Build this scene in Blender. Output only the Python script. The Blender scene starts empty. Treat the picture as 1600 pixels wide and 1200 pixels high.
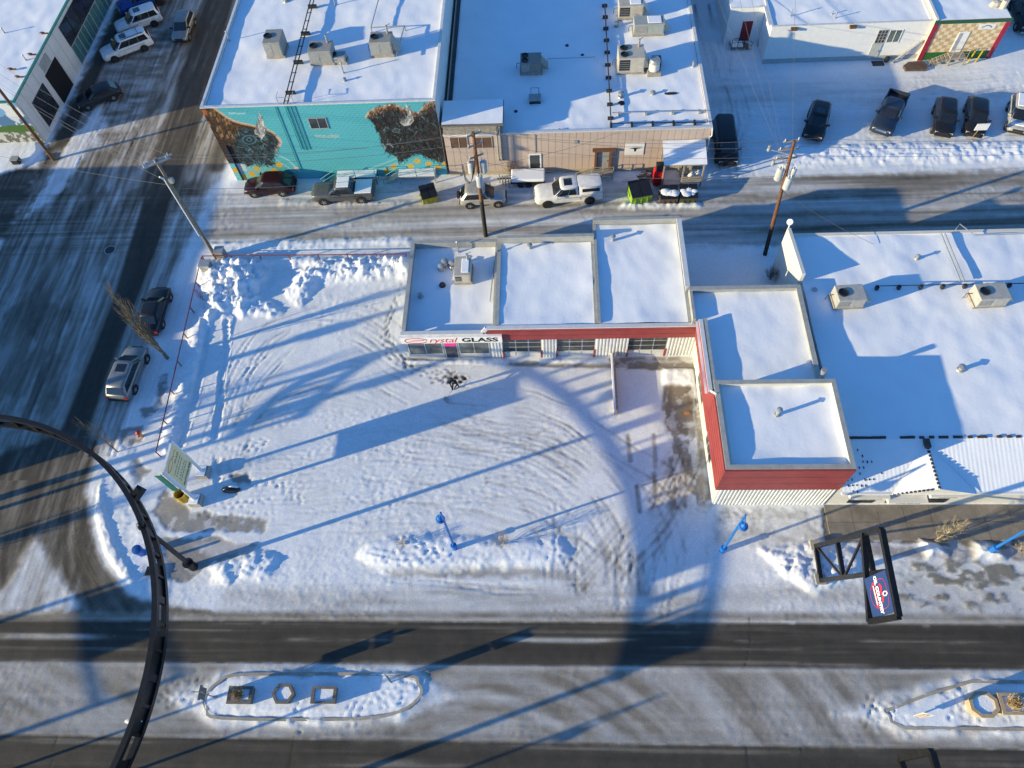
import bpy, bmesh, math, random
import numpy as np
from mathutils import Vector, Matrix
random.seed(7)
scene = bpy.context.scene
COL = scene.collection
# ------------------------------------------------------------------ camera, sky, sun, exposure
CAM_H = 48.0
YAW, PITCH, ROLL, FPX = math.radians(-6.04), math.radians(59.87), math.radians(-5.893), 1136.0
_d = np.array([math.sin(YAW)*math.cos(PITCH), math.cos(YAW)*math.cos(PITCH), -math.sin(PITCH)])
_r = np.array([math.cos(YAW), -math.sin(YAW), 0.0]); _u = np.cross(_r, _d)
RT = _r*math.cos(ROLL)+_u*math.sin(ROLL); UP = -_r*math.sin(ROLL)+_u*math.cos(ROLL)
cam_data = bpy.data.cameras.new('camera'); cam = bpy.data.objects.new('camera', cam_data); COL.objects.link(cam)
cam_data.sensor_width = 36.0; cam_data.lens = 36.0*FPX/1600.0; cam_data.clip_start = 0.5; cam_data.clip_end = 3000
cam.matrix_world = Matrix(((RT[0], UP[0], -_d[0], 0), (RT[1], UP[1], -_d[1], 0), (RT[2], UP[2], -_d[2], CAM_H), (0, 0, 0, 1)))
scene.camera = cam
SUN_EL, SUN_AZ = math.radians(12.6), math.radians(19.4)     # light travels towards +x, a little +y
world = bpy.data.worlds.new('World'); scene.world = world; world.use_nodes = True
wn = world.node_tree; wn.nodes.clear()
sky = wn.nodes.new('ShaderNodeTexSky'); sky.sky_type = 'NISHITA'; sky.sun_disc = False
sky.sun_elevation = SUN_EL; sky.sun_rotation = math.radians(270) - SUN_AZ
sky.air_density = 1.0; sky.dust_density = 0.3; sky.ozone_density = 5.4
bg = wn.nodes.new('ShaderNodeBackground'); bg.inputs['Strength'].default_value = 0.145
hs = wn.nodes.new('ShaderNodeHueSaturation'); hs.inputs['Saturation'].default_value = 1.06
wo = wn.nodes.new('ShaderNodeOutputWorld')
wn.links.new(sky.outputs[0], hs.inputs['Color']); wn.links.new(hs.outputs[0], bg.inputs['Color']); wn.links.new(bg.outputs[0], wo.inputs['Surface'])
sun_data = bpy.data.lights.new('sun', 'SUN'); sun_data.energy = 4.3; sun_data.angle = math.radians(0.53); sun_data.color = (1.0, 0.82, 0.47)
sun = bpy.data.objects.new('sun', sun_data); COL.objects.link(sun)
ldir = Vector((math.cos(SUN_EL)*math.cos(SUN_AZ), math.cos(SUN_EL)*math.sin(SUN_AZ), -math.sin(SUN_EL)))
sun.rotation_euler = ldir.to_track_quat('-Z', 'Y').to_euler(); sun.location = (-60, -40, 60)
scene.view_settings.view_transform = 'Standard'; scene.view_settings.look = 'None'
scene.view_settings.gamma = 1.0; scene.view_settings.use_curve_mapping = False
scene.view_settings.exposure = 0.9

# ------------------------------------------------------------------ helpers
def G(x, y, z=0.0):
    """ground (or height z) point seen at photo position x, y"""
    v = ((x-800)/FPX)*RT - ((y-600)/FPX)*UP + _d
    t = (z-CAM_H)/v[2]
    return float(v[0]*t), float(v[1]*t)
def Gs(pts, z=0.0): return np.array([G(a, b, z) for a, b in pts])

def mat(name, col, rough=0.6, metal=0.0, var=0.12, scale=2.5, bump=0.0, bscale=25.0, col2=None, spec=0.4):
    m = bpy.data.materials.new(name); m.use_nodes = True
    n = m.node_tree.nodes; l = m.node_tree.links; p = n['Principled BSDF']
    p.inputs['Roughness'].default_value = rough; p.inputs['Metallic'].default_value = metal
    p.inputs['Specular IOR Level'].default_value = spec
    tc = n.new('ShaderNodeTexCoord'); no = n.new('ShaderNodeTexNoise')
    no.inputs['Scale'].default_value = scale; no.inputs['Detail'].default_value = 5; no.inputs['Roughness'].default_value = 0.65
    l.new(tc.outputs['Object'], no.inputs['Vector'])
    mx = n.new('ShaderNodeMix'); mx.data_type = 'RGBA'
    a = [max(0, c*(1-var)) for c in col[:3]]+[1]; b = [min(1, c*(1+var)) for c in col[:3]]+[1]
    if col2: b = list(col2)+[1]
    mx.inputs[6].default_value = a; mx.inputs[7].default_value = b
    rp = n.new('ShaderNodeMapRange'); rp.inputs[1].default_value = 0.3; rp.inputs[2].default_value = 0.7
    l.new(no.outputs[0], rp.inputs[0]); l.new(rp.outputs[0], mx.inputs[0]); l.new(mx.outputs[2], p.inputs['Base Color'])
    if bump:
        nb = n.new('ShaderNodeTexNoise'); nb.inputs['Scale'].default_value = bscale; nb.inputs['Detail'].default_value = 4
        bu = n.new('ShaderNodeBump'); bu.inputs['Strength'].default_value = bump; bu.inputs['Distance'].default_value = 0.05
        l.new(tc.outputs['Object'], nb.inputs['Vector']); l.new(nb.outputs[0], bu.inputs['Height']); l.new(bu.outputs[0], p.inputs['Normal'])
    return m

def vcol_mat(name, rough=0.75, bump=0.35, bscale=14.0, var=0.10, rough_from_dark=False):
    """colour from the surface's own painted colour attribute, with fine grain"""
    m = bpy.data.materials.new(name); m.use_nodes = True
    n = m.node_tree.nodes; l = m.node_tree.links; p = n['Principled BSDF']
    p.inputs['Roughness'].default_value = rough; p.inputs['Specular IOR Level'].default_value = 0.3
    at = n.new('ShaderNodeAttribute'); at.attribute_name = 'paint'
    tc = n.new('ShaderNodeTexCoord'); no = n.new('ShaderNodeTexNoise'); no.inputs['Scale'].default_value = bscale
    no.inputs['Detail'].default_value = 4; no.inputs['Roughness'].default_value = 0.7
    l.new(tc.outputs['Object'], no.inputs['Vector'])
    rp = n.new('ShaderNodeMapRange'); rp.inputs[1].default_value = 0.25; rp.inputs[2].default_value = 0.75
    rp.inputs[3].default_value = 1-var; rp.inputs[4].default_value = 1+var
    l.new(no.outputs[0], rp.inputs[0])
    mx = n.new('ShaderNodeVectorMath'); mx.operation = 'SCALE'
    l.new(at.outputs['Color'], mx.inputs[0]); l.new(rp.outputs[0], mx.inputs['Scale']); l.new(mx.outputs[0], p.inputs['Base Color'])
    if bump:
        bu = n.new('ShaderNodeBump'); bu.inputs['Strength'].default_value = bump; bu.inputs['Distance'].default_value = 0.03
        l.new(no.outputs[0], bu.inputs['Height']); l.new(bu.outputs[0], p.inputs['Normal'])
    return m

def origin_of(o):
    v = Vector((0, 0, 0))
    while o is not None: v = v+o.location; o = o.parent
    return v
class MB:
    def __init__(s): s.v = []; s.f = []; s.m = []
    def add(s, vs, fs, mi=0):
        k = len(s.v); s.v += [tuple(map(float, p)) for p in vs]; s.f += [tuple(i+k for i in q) for q in fs]; s.m += [mi]*len(fs); return s
    def box(s, x0, y0, z0, x1, y1, z1, mi=0):
        x0, x1 = min(x0, x1), max(x0, x1); y0, y1 = min(y0, y1), max(y0, y1); z0, z1 = min(z0, z1), max(z0, z1)
        return s.add([(x0,y0,z0),(x1,y0,z0),(x1,y1,z0),(x0,y1,z0),(x0,y0,z1),(x1,y0,z1),(x1,y1,z1),(x0,y1,z1)],
                     [(0,3,2,1),(4,5,6,7),(0,1,5,4),(1,2,6,5),(2,3,7,6),(3,0,4,7)], mi)
    def bar(s, p0, p1, w, h=None, mi=0, up=(0, 0, 1)):
        h = h or w; p0 = Vector(p0); p1 = Vector(p1); d = (p1-p0).normalized(); u = Vector(up)
        if abs(d.dot(u)) > .98: u = Vector((0, 1, 0))
        a = d.cross(u).normalized()*(w/2); b = a.cross(d).normalized()*(h/2)
        vs = [p+i*a+j*b for p in (p0, p1) for i, j in ((-1,-1),(1,-1),(1,1),(-1,1))]
        return s.add(vs, [(0,1,2,3),(7,6,5,4),(0,4,5,1),(1,5,6,2),(2,6,7,3),(3,7,4,0)], mi)
    def tube(s, pts, r, n=6, cap=True, mi=0):
        pts = [Vector(p) for p in pts]; N = len(pts); rs = r if hasattr(r, '__len__') else [r]*N; vs = []
        ref = Vector((0.13, 0.27, 0.95))
        for i, p in enumerate(pts):
            d = (pts[min(i+1, N-1)]-pts[max(i-1, 0)]).normalized()
            rf = ref if abs(d.dot(ref)) < .9 else Vector((1, 0.1, 0))
            a = d.cross(rf).normalized(); b = d.cross(a)
            for k in range(n):
                t = 2*math.pi*k/n; vs.append(p+(a*math.cos(t)+b*math.sin(t))*rs[i])
        fs = [(i*n+k, i*n+(k+1) % n, (i+1)*n+(k+1) % n, (i+1)*n+k) for i in range(N-1) for k in range(n)]
        if cap: fs += [tuple(range(n-1, -1, -1)), tuple(range((N-1)*n, N*n))]
        return s.add(vs, fs, mi)
    def cyl(s, p0, p1, r0, r1=None, n=12, mi=0): return s.tube([p0, p1], [r0, r1 if r1 is not None else r0], n, True, mi)
    def quad(s, a, b, c, d, mi=0): return s.add([a, b, c, d], [(0, 1, 2, 3)], mi)
    def extr(s, poly, o, u, v, w, depth, mi=0):
        """2-D polygon in plane o+u*x+v*y, extruded by depth along w"""
        o = Vector(o); u = Vector(u); v = Vector(v); w = Vector(w); n = len(poly)
        a = [o+u*p[0]+v*p[1] for p in poly]; b = [p+w*depth for p in a]
        return s.add(a+b, [tuple(range(n))[::-1], tuple(range(n, 2*n))]+[(i, (i+1) % n, n+(i+1) % n, n+i) for i in range(n)], mi)
    def ball(s, c, r, n=10, sc=(1, 1, 1), mi=0, z0=-1.0):
        m = n//2; vs = []; fs = []
        for i in range(m+1):
            t = math.pi*i/m; z = max(math.cos(t), z0)
            for k in range(n):
                p = 2*math.pi*k/n
                vs.append((c[0]+r*sc[0]*math.sin(t)*math.cos(p), c[1]+r*sc[1]*math.sin(t)*math.sin(p), c[2]+r*sc[2]*z))
        for i in range(m):
            for k in range(n): fs.append((i*n+k, (i+1)*n+k, (i+1)*n+(k+1) % n, i*n+(k+1) % n))
        return s.add(vs, fs, mi)
    def mesh(s, name, mats, smooth=False, off=None):
        me = bpy.data.meshes.new(name)
        vs = s.v if off is None else [(a-off[0], b-off[1], c-off[2]) for a, b, c in s.v]
        me.from_pydata(vs, [], s.f)
        for m in (mats if isinstance(mats, (list, tuple)) else [mats]): me.materials.append(m)
        if any(s.m): me.polygons.foreach_set('material_index', s.m)
        bm = bmesh.new(); bm.from_mesh(me); bmesh.ops.recalc_face_normals(bm, faces=bm.faces); bm.to_mesh(me); bm.free()
        if smooth:
            me.polygons.foreach_set('use_smooth', [True]*len(me.polygons))
            try: me.set_sharp_from_angle(angle=math.radians(42))
            except Exception: pass
        return me
    def build(s, name, mats, parent=None, smooth=False, bevel=0):
        off = origin_of(parent) if parent is not None else None
        o = bpy.data.objects.new(name, s.mesh(name, mats, smooth, off)); COL.objects.link(o)
        if parent is not None: o.parent = parent
        if bevel:
            b = o.modifiers.new('bevel', 'BEVEL'); b.width = bevel; b.segments = 2; b.limit_method = 'ANGLE'
        return o
def piece(name, me, parent, loc=(0, 0, 0), rz=0.0):
    o = bpy.data.objects.new(name, me); COL.objects.link(o); o.parent = parent; o.location = loc; o.rotation_euler = (0, 0, rz); return o
def tag(o, label=None, cat=None, group=None, kind=None):
    if label: o['label'] = label
    if cat: o['category'] = cat
    if group: o['group'] = group
    if kind: o['kind'] = kind
    return o
def thing(name, label, cat, loc=(0, 0, 0), group=None):
    o = bpy.data.objects.new(name, None); COL.objects.link(o); o.location = loc; o.empty_display_size = 0.3
    return tag(o, label, cat, group)
def copy_tree(o, parent=None):
    c = o.copy(); COL.objects.link(c); c.parent = parent
    for ch in [x for x in o.children]: copy_tree(ch, c)
    return c
def text_mb(s, size, bold=0.0, align='CENTER', shear=0.0, spacing=1.0):
    cu = bpy.data.curves.new('t', 'FONT'); cu.body = s; cu.size = size; cu.offset = bold; cu.align_x = align; cu.align_y = 'CENTER'; cu.shear = shear
    cu.space_character = spacing; cu.resolution_u = 3
    ob = bpy.data.objects.new('t', cu); COL.objects.link(ob)
    me = bpy.data.meshes.new_from_object(ob.evaluated_get(bpy.context.evaluated_depsgraph_get()))
    vs = [tuple(v.co) for v in me.vertices]; fs = [tuple(p.vertices) for p in me.polygons]
    bpy.data.objects.remove(ob); bpy.data.meshes.remove(me); bpy.data.curves.remove(cu)
    return vs, fs
def put_text(mb, s, size, o, u, v, mi=0, **k):
    """flat lettering in plane o+u*x+v*y"""
    vs, fs = text_mb(s, size, **k); o = Vector(o); u = Vector(u); v = Vector(v)
    mb.add([o+u*p[0]+v*p[1] for p in vs], fs, mi)
def ribbon(mb, pts, w, o, u, v, mi=0):
    """flat painted stroke in plane o+u*x+v*y"""
    o = Vector(o); u = Vector(u); v = Vector(v); n = len(pts); L = []; R = []
    for i, p in enumerate(pts):
        a = pts[max(i-1, 0)]; b = pts[min(i+1, n-1)]; dx, dy = b[0]-a[0], b[1]-a[1]; q = math.hypot(dx, dy) or 1
        ww = w(i/(n-1)) if callable(w) else w; nx, ny = -dy/q*ww/2, dx/q*ww/2
        L.append(o+u*(p[0]+nx)+v*(p[1]+ny)); R.append(o+u*(p[0]-nx)+v*(p[1]-ny))
    mb.add(L+R, [(i, i+1, n+i+1, n+i) for i in range(n-1)], mi)
def spline(P, k=8, closed=False):
    P = [np.array(p, float) for p in P]; n = len(P); out = []
    for i in range(n if closed else n-1):
        p0 = P[(i-1) % n] if closed or i > 0 else P[0]; p1 = P[i]; p2 = P[(i+1) % n]; p3 = P[(i+2) % n] if closed or i+2 < n else P[-1]
        for j in range(k):
            t = j/k; out.append(tuple(.5*((2*p1)+(-p0+p2)*t+(2*p0-5*p1+4*p2-p3)*t*t+(-p0+3*p1-3*p2+p3)*t**3)))
    if not closed: out.append(tuple(P[-1]))
    return out

# ------------------------------------------------------------------ noise
_tab = np.random.RandomState(3).rand(256, 256)
def vnoise(x, y, seed=0):
    x = x+seed*37.7; y = y+seed*91.3
    xi = np.floor(x).astype(int); yi = np.floor(y).astype(int); fx = x-xi; fy = y-yi
    fx = fx*fx*(3-2*fx); fy = fy*fy*(3-2*fy); a = xi & 255; b = yi & 255; a1 = (xi+1) & 255; b1 = (yi+1) & 255
    return (_tab[a, b]*(1-fx)+_tab[a1, b]*fx)*(1-fy)+(_tab[a, b1]*(1-fx)+_tab[a1, b1]*fx)*fy
def fbm(x, y, o=4, seed=0, g=.5):
    s = 0; A = 1; T = 0
    for i in range(o): s = s+A*vnoise(x*2**i, y*2**i, seed+i); T += A; A *= g
    return s/T
def sstep(a, b, x):
    t = np.clip((x-a)/(b-a), 0, 1); return t*t*(3-2*t)

# ------------------------------------------------------------------ shared materials
SNOW = mat('snow', (.80, .83, .88), .85, var=.035, scale=1.2, bump=.35, bscale=9, spec=.15)
SNOW_ROOF = mat('roof_snow', (.81, .84, .89), .85, var=.03, scale=.5, bump=.15, bscale=4, spec=.15)
GALV = mat('galvanised_metal', (.42, .43, .43), .45, .55, var=.2, scale=5)
STEEL = mat('grey_painted_steel', (.33, .335, .33), .55, .2, var=.2, scale=4)
BEIGE_METAL = mat('beige_unit_paint', (.47, .44, .38), .55, .1, var=.15, scale=3)
DARK = mat('dark_metal', (.035, .037, .042), .45, .3, var=.3)
BLACK = mat('black_paint', (.014, .015, .018), .35, .0, var=.3, spec=.5)
RUBBER = mat('rubber', (.018, .018, .019), .85, var=.3)
GLASS = mat('window_glass', (.03, .036, .045), .08, .0, var=.4, scale=.8, spec=.9)
WHITE = mat('white_paint', (.74, .75, .75), .5, var=.06)
CREAM = mat('cream_paint', (.66, .64, .58), .6, var=.08, scale=1.2)
CONC = mat('concrete', (.34, .32, .29), .85, var=.22, scale=1.6, bump=.3, bscale=20)
WOOD = mat('weathered_wood', (.22, .155, .10), .85, var=.35, scale=4, bump=.3)
GREYWOOD = mat('grey_wood', (.30, .27, .23), .85, var=.3, scale=4, bump=.3)
POLEWOOD = mat('pole_wood', (.17, .085, .045), .85, var=.35, scale=5, bump=.4)
POLETAR = mat('tarred_wood', (.03, .025, .022), .8, var=.4, scale=5, bump=.4)
RED = mat('red_cladding', (.26, .05, .05), .5, var=.17, scale=.9)
BARK = mat('bark', (.15, .125, .095), .9, var=.35, scale=8)
DRYGRASS = mat('dry_grass', (.42, .31, .16), .9, var=.3, scale=8)
# ------------------------------------------------------------------ ground: one sheet, cut along its kerb lines into its roads and lots
gx = np.arange(-72, 58.01, .125)
gy = [-4.0]
while gy[-1] < 90: gy.append(gy[-1]+(.105 if gy[-1] < 32 else .16))
gy = np.array(gy); X, Y = np.meshgrid(gx, gy)
bare = .05+.07*fbm(X*.5, Y*.5, 3, 1); H = .05*fbm(X*.35, Y*.35, 3, 2)+.016*(fbm(X*1.7, Y*1.7, 3, 5)-.5)
tint = np.zeros(X.shape+(3,)); tw = np.zeros(X.shape)
n_fine = fbm(X*2.2, Y*2.2, 4, 11); n_mid = fbm(X*.6, Y*.6, 4, 21); n_big = fbm(X*.15, Y*.15, 3, 31)
def win(P, pad):
    i0, i1 = np.searchsorted(gx, [P[:, 0].min()-pad, P[:, 0].max()+pad]); j0, j1 = np.searchsorted(gy, [P[:, 1].min()-pad, P[:, 1].max()+pad])
    return slice(j0, j1), slice(i0, i1)
def sdist(P, x, y, closed=False):
    d = np.full(x.shape, 1e9); n = len(P)
    for i in range(n if closed else n-1):
        a = P[i]; b = P[(i+1) % n]; e = b-a; L = float(e@e) or 1e-9
        t = np.clip(((x-a[0])*e[0]+(y-a[1])*e[1])/L, 0, 1)
        d = np.minimum(d, np.hypot(x-a[0]-t*e[0], y-a[1]-t*e[1]))
    return d
def inside(P, x, y):
    r = np.zeros(x.shape, bool); n = len(P)
    for i in range(n):
        (x0, y0), (x1, y1) = P[i], P[(i+1) % n]
        if y0 == y1: continue
        r ^= ((y0 > y) != (y1 > y)) & (x < (x1-x0)*(y-y0)/(y1-y0)+x0)
    return r
def poly(P, soft=.3, rag=0.0, rs=.8):
    """window, mask of a filled outline with a soft, ragged edge"""
    P = np.asarray(P, float); w = win(P, soft+rag+.2); x, y = X[w], Y[w]
    d = sdist(P, x, y, True); d = np.where(inside(P, x, y), d, -d)
    if rag: d = d+rag*(fbm(x*rs*2, y*rs*2, 4, 77)-.5)*2
    return w, sstep(-soft, soft, d)
def stroke(P, width, soft=.1):
    P = np.asarray(P, float); w = win(P, width+soft); d = sdist(P, X[w], Y[w]); return w, 1-sstep(width/2-soft/2, width/2+soft/2, d), d
def setb(wm, val, h=None, k=1.0):
    w, m = wm[0], wm[1]*k; bare[w] = bare[w]*(1-m)+val*m if not callable(val) else bare[w]*(1-m)+val(X[w], Y[w])*m
    if h is not None: H[w] += h*m
def addc(wm, col, k=1.0):
    w, m = wm[0], wm[1]*k; tint[w] = tint[w]*(1-m[..., None])+np.array(col)*m[..., None]; tw[w] = np.maximum(tw[w]*(1-m), m)
S = lambda pts, k=8, z=0: np.array(spline(Gs(pts, z), k))

# --- side street, alleys, back lot
STREET = np.array([(-49.2, 5), (-49.2, 92), (-30.0, 92), (-30.2, 60), (-30.6, 50), (-31.6, 48), (-32.3, 41), (-32.9, 34), (-33.6, 28), (-34.3, 23.5), (-34.5, 19.5), (-33.6, 15.5), (-31.0, 12.4), (-27.2, 10.6), (-26, 5)])
setb(poly(STREET, .5, .5), lambda x, y: .22+.34*fbm(x*1.3, y*.13, 4, 41)+.30*(fbm(x*3.4, y*.35, 3, 141)-.45)+.14*sstep(.46, .60, fbm(x*.8, y*.30, 4, 42))*(x < -38)+.08, -.03)
setb(poly([(-30.5, 41.8), (-30.5, 48.7), (60, 49), (60, 40.5), (10, 40.8)], .6, .5), lambda x, y: .12+.26*fbm(x*.12, y*2.2, 4, 43)+.45*sstep(8, 24, x)*fbm(x*.1, y*1.2, 3, 44), -.03)
setb(stroke([(-30, 45.6), (60, 45.0)], 1.3, .9), lambda x, y: .26+.28*fbm(x*.12, y*2.5, 3, 45))
setb(stroke([(-30, 43.4), (60, 42.6)], 1.2, .9), lambda x, y: .25+.28*fbm(x*.12, y*2.5, 3, 46)+.15*sstep(10, 26, x))
setb(poly([(-72, 43.5), (-49, 43.5), (-49, 52.6), (-72, 52.6)], .5, .4), lambda x, y: .62+.3*fbm(x*.12, y*1.5, 3, 47))
setb(poly([(14.5, 49.2), (14.5, 64), (20, 64), (60, 63), (60, 49.4)], .5, .6), lambda x, y: .03+.13*fbm(x*.25, y*1.1, 4, 48))
setb(poly([(15, 58), (60, 57.5), (60, 61), (15, 62)], .8, .6), lambda x, y: .06+.22*fbm(x*.16, y*1.6, 4, 49))
# dark wheel lanes of the side street
setb(stroke([(-37.2, 14), (-36.2, 20), (-35.9, 28), (-35.7, 36), (-36.0, 44), (-36.2, 49)], 2.5, .5), lambda x, y: .93+.10*(fbm(x*2, y*.2, 3, 51)-.5))
setb(stroke([(-36.2, 49), (-36.3, 60), (-37.0, 74), (-37.4, 92)], 3.6, .8), lambda x, y: .80+.30*(fbm(x*2, y*.2, 3, 52)-.4))
setb(stroke([(-31.4, 52), (-31.6, 70), (-32, 92)], 1.6, .9), lambda x, y: .70+.3*(fbm(x*2, y*.2, 3, 53)-.3))
setb(stroke([(-44.6, 24), (-44.2, 34), (-43.4, 41), (-42.0, 47)], 2.6, 1.2), lambda x, y: .58+.5*(fbm(x*1.2, y*.25, 3, 54)-.45))
setb(stroke([(-39.6, 26), (-39.4, 46)], 1.0, .8), lambda x, y: .35+.4*fbm(x*2, y*.25, 3, 55), None, .7)
setb(stroke([(-33.0, 44), (-33.2, 49)], 2.2, .8), lambda x, y: .5+.5*(fbm(x*.6, y*.6, 3, 56)-.3))
setb(stroke([(-34.0, 21), (-33.9, 30), (-33.4, 40), (-32.8, 47)], 2.4, 1.0), lambda x, y: .22+.42*fbm(x*1.6, y*.3, 4, 59))
setb(poly([(-48.8, 55), (-48.8, 92), (-47.2, 92), (-47.2, 55)], .3, .3), lambda x, y: .85)
setb(poly([(-47.0, 54), (-47.0, 76), (-41, 76), (-40.5, 62), (-41.5, 55)], .8, .8), lambda x, y: .22+.55*fbm(x*.5, y*1.6, 4, 57))
setb(poly([(-48.2, 46), (-45.6, 49.5), (-44.3, 58), (-46.0, 62), (-47.2, 55)], .4, .5), lambda x, y: .08+.2*fbm(x, y, 3, 58), .05)
setb(poly(Gs([(-30, 215), (60, 222), (62, 238), (40, 262), (-30, 285)]), .12, .08), .04, .22)
# --- main road
setb(poly([(-72, 3.1), (-72, 10.4), (-31, 10.4), (-22, 10.25), (0, 10.2), (60, 10.3), (60, 3.1)], .15, .18), lambda x, y: .38+.24*fbm(x*.12, y*2.6, 4, 61)+.14*(fbm(x*.5, y*.5, 3, 62)-.4), -.03)
for c, pts in ((9.55, .6), (8.15, .6)):
    pass
setb(poly([(-72, 7.35), (-72, 10.1), (60, 10.05), (60, 7.45)], .12, .10), lambda x, y: .95-.16*sstep(.52, .72, fbm(x*.09, y*3.4, 4, 63))+.04*(fbm(x*.5, y*3, 3, 163)-.5))
setb(stroke([(-72, 9.0), (-27, 8.98), (60, 8.95)], .34, .35), lambda x, y: .93-.55*sstep(.42, .7, fbm(x*.14, y*1.3, 4, 64)))
setb(poly([(-72, -5), (-72, 3.15), (60, 3.15), (60, -5)], .10, .06), lambda x, y: .94-.16*sstep(.5, .72, fbm(x*.09, y*3.4, 4, 65)))
setb(stroke([(-72, 1.95), (60, 1.85)], .5, .4), lambda x, y: .90-.30*sstep(.45, .75, fbm(x*.12, y*1.5, 3, 66)))
setb(stroke([(-72, 10.45), (60, 10.4)], .5, .4), lambda x, y: .30+.35*fbm(x*.4, y*3, 3, 67), None, .8)
setb(stroke([(-72, 7.25), (60, 7.3)], .25, .2), lambda x, y: .22+.35*fbm(x*.3, y*3, 3, 68), .02)
setb(stroke([(-72, 3.3), (60, 3.3)], .3, .2), lambda x, y: .36+.3*fbm(x*.4, y*3, 3, 69), .02)
rr = np.hypot(X+4.5, Y+8.0); med = poly([(-12, 3.3), (-12, 7.2), (19, 7.2), (19, 3.3)], 1.2)
setb(med, lambda x, y: .27+.44*fbm(np.hypot(x+4.5, y+8)*1.7, np.arctan2(y+8, x+4.5)*4, 4, 70))
setb(poly([(-44, 3.4), (-44, 7.1), (-23.5, 7.1), (-23.5, 3.4)], .8), lambda x, y: .30+.36*fbm((x*.55+y*1.25)*1.1, (x*1.2-y*.5)*.15, 4, 71))
# --- corner sweep of brown slush, white wedge between the wheel lanes
setb(poly(Gs([(-90, 740), (60, 690), (130, 660), (152, 700), (136, 770), (150, 860), (200, 930), (330, 958), (0, 962), (-90, 962)]), .35, .25),
     lambda x, y: .60+.36*fbm(np.hypot(x+20, y-20)*2.4, np.arctan2(y-20, x+20)*3, 4, 72)+.1*(fbm(x*.4, y*.4, 3, 73)-.5))
setb(poly(Gs([(52, 838), (64, 842), (92, 900), (132, 952), (60, 960), (-90, 960), (0, 925), (30, 880)]), .5, .35), lambda x, y: .08+.4*fbm(x*2.4, y*.6, 4, 74), .03)
for k in range(13):
    r0 = 13.6+k*.27; a = np.linspace(math.radians(180-8), math.radians(238), 24)
    w, m, d = stroke(np.c_[-20+r0*np.cos(a)*.98, 20.5+r0*np.sin(a)*.82], .12, .1); H[w] += .025*m*(.4+vnoise(X[w], Y[w], k)); bare[w] -= .10*m*vnoise(X[w]*.8, Y[w]*.8, k+9)
# --- the lot in front of the glass shop
setb(poly([(-31.5, 22), (-29.6, 40), (-12, 40), (-11, 30), (11, 30), (11, 12), (-26, 11), (-31, 15), (-32.5, 20)], .6), lambda x, y: .01+.10*fbm(x*.5, y*.5, 4, 80)+.07*fbm(x*3, y*3, 3, 81))
setb(poly([(-22, 10.3), (-22, 12.2), (12, 12.4), (40, 13.6), (40, 10.3)], .4, .4), lambda x, y: .14+.22*fbm(x*.3, y*1.6, 4, 82))
lot = lambda pts, w=.2, dep=-.025, bb=.12, tw_=1.45, soft=.12: None
def track(pts, gauge=1.5, w=.22, dep=.03, b=.10, world=False, single=False):
    P = np.array(spline(pts if world else Gs(pts), 8)); P = P+np.c_[fbm(P[:, 0]*.22, P[:, 1]*.22, 2, 201)-.5, fbm(P[:, 0]*.22, P[:, 1]*.22, 2, 207)-.5]*1.1; T = np.gradient(P, axis=0); T /= np.linalg.norm(T, axis=1)[:, None]+1e-9; N = np.c_[-T[:, 1], T[:, 0]]
    for s in ((0,) if single else (-.5, .5)):
        Q = P+N*gauge*s; wn_, m, d = stroke(Q, w, .1); lug = (.6+.4*vnoise(X[wn_]*5, Y[wn_]*5, 3))*sstep(.18, .45, fbm(X[wn_]*.35, Y[wn_]*.35, 2, 210))
        H[wn_] -= dep*m*lug; wq, m2, d2 = stroke(Q, w+.2, .12); H[wq] += dep*.45*np.clip(m2, 0, 1)*(d2 > w/2)*sstep(.18, .45, fbm(X[wq]*.35, Y[wq]*.35, 2, 210)); bare[wn_] += b*m*lug
random.seed(11)
track([(650, 560), (600, 500), (545, 484), (480, 490), (420, 520), (380, 580), (366, 640)]); track([(640, 575), (570, 520), (500, 510), (440, 545), (400, 600)])
track([(620, 545), (560, 500), (470, 495), (390, 545), (350, 640), (330, 720)]); track([(640, 620), (560, 580), (470, 575), (420, 620), (395, 660)], dep=.02)
for k in range(9):
    o = random.uniform(-25, 25); q = random.uniform(-20, 20)
    track([(640+o, 590+q), (570+o, 530+q), (480+o, 520+q*1.3), (410+o*.5, 570+q*1.3), (370+o*.5, 640+q)], dep=random.uniform(.004, .016), b=.02)
track([(700, 618), (800, 622), (880, 650), (950, 690), (1030, 740), (1080, 800)], b=.14, dep=.028); track([(720, 660), (830, 670), (930, 720), (1010, 790), (1060, 870)], dep=.018)
track([(760, 770), (830, 790), (900, 830), (930, 900), (930, 950)], dep=.015); track([(820, 700), (900, 740), (960, 800), (985, 880), (990, 950)], dep=.018)
for k in range(16):
    o = random.uniform(-60, 80); q = random.uniform(-30, 40)
    track([(740+o, 640+q), (850+o, 680+q), (930+o, 740+q), (980+o*.6, 820+q), (1010+o*.3, 950)], dep=random.uniform(.002, .008), b=.02, w=random.uniform(.2, .45))
for k in range(10):
    y0 = random.uniform(690, 830); track([(random.uniform(340, 420), y0), (560, y0-random.uniform(0, 30)), (760, y0+random.uniform(-60, 10)), (900, y0-random.uniform(20, 90))], dep=.012, b=.03)
for k in range(10):
    x0 = random.uniform(880, 1090); track([(x0, 960), (x0+random.uniform(-20, 20), 880), (x0+random.uniform(-30, 40), 790)], dep=.02, b=.06)
track([(352, 500), (345, 620), (340, 760)], single=True, w=.5, dep=.10, b=-.02); track([(322, 470), (308, 600), (290, 690)], single=True, w=.6, dep=.10, b=0)
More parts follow.
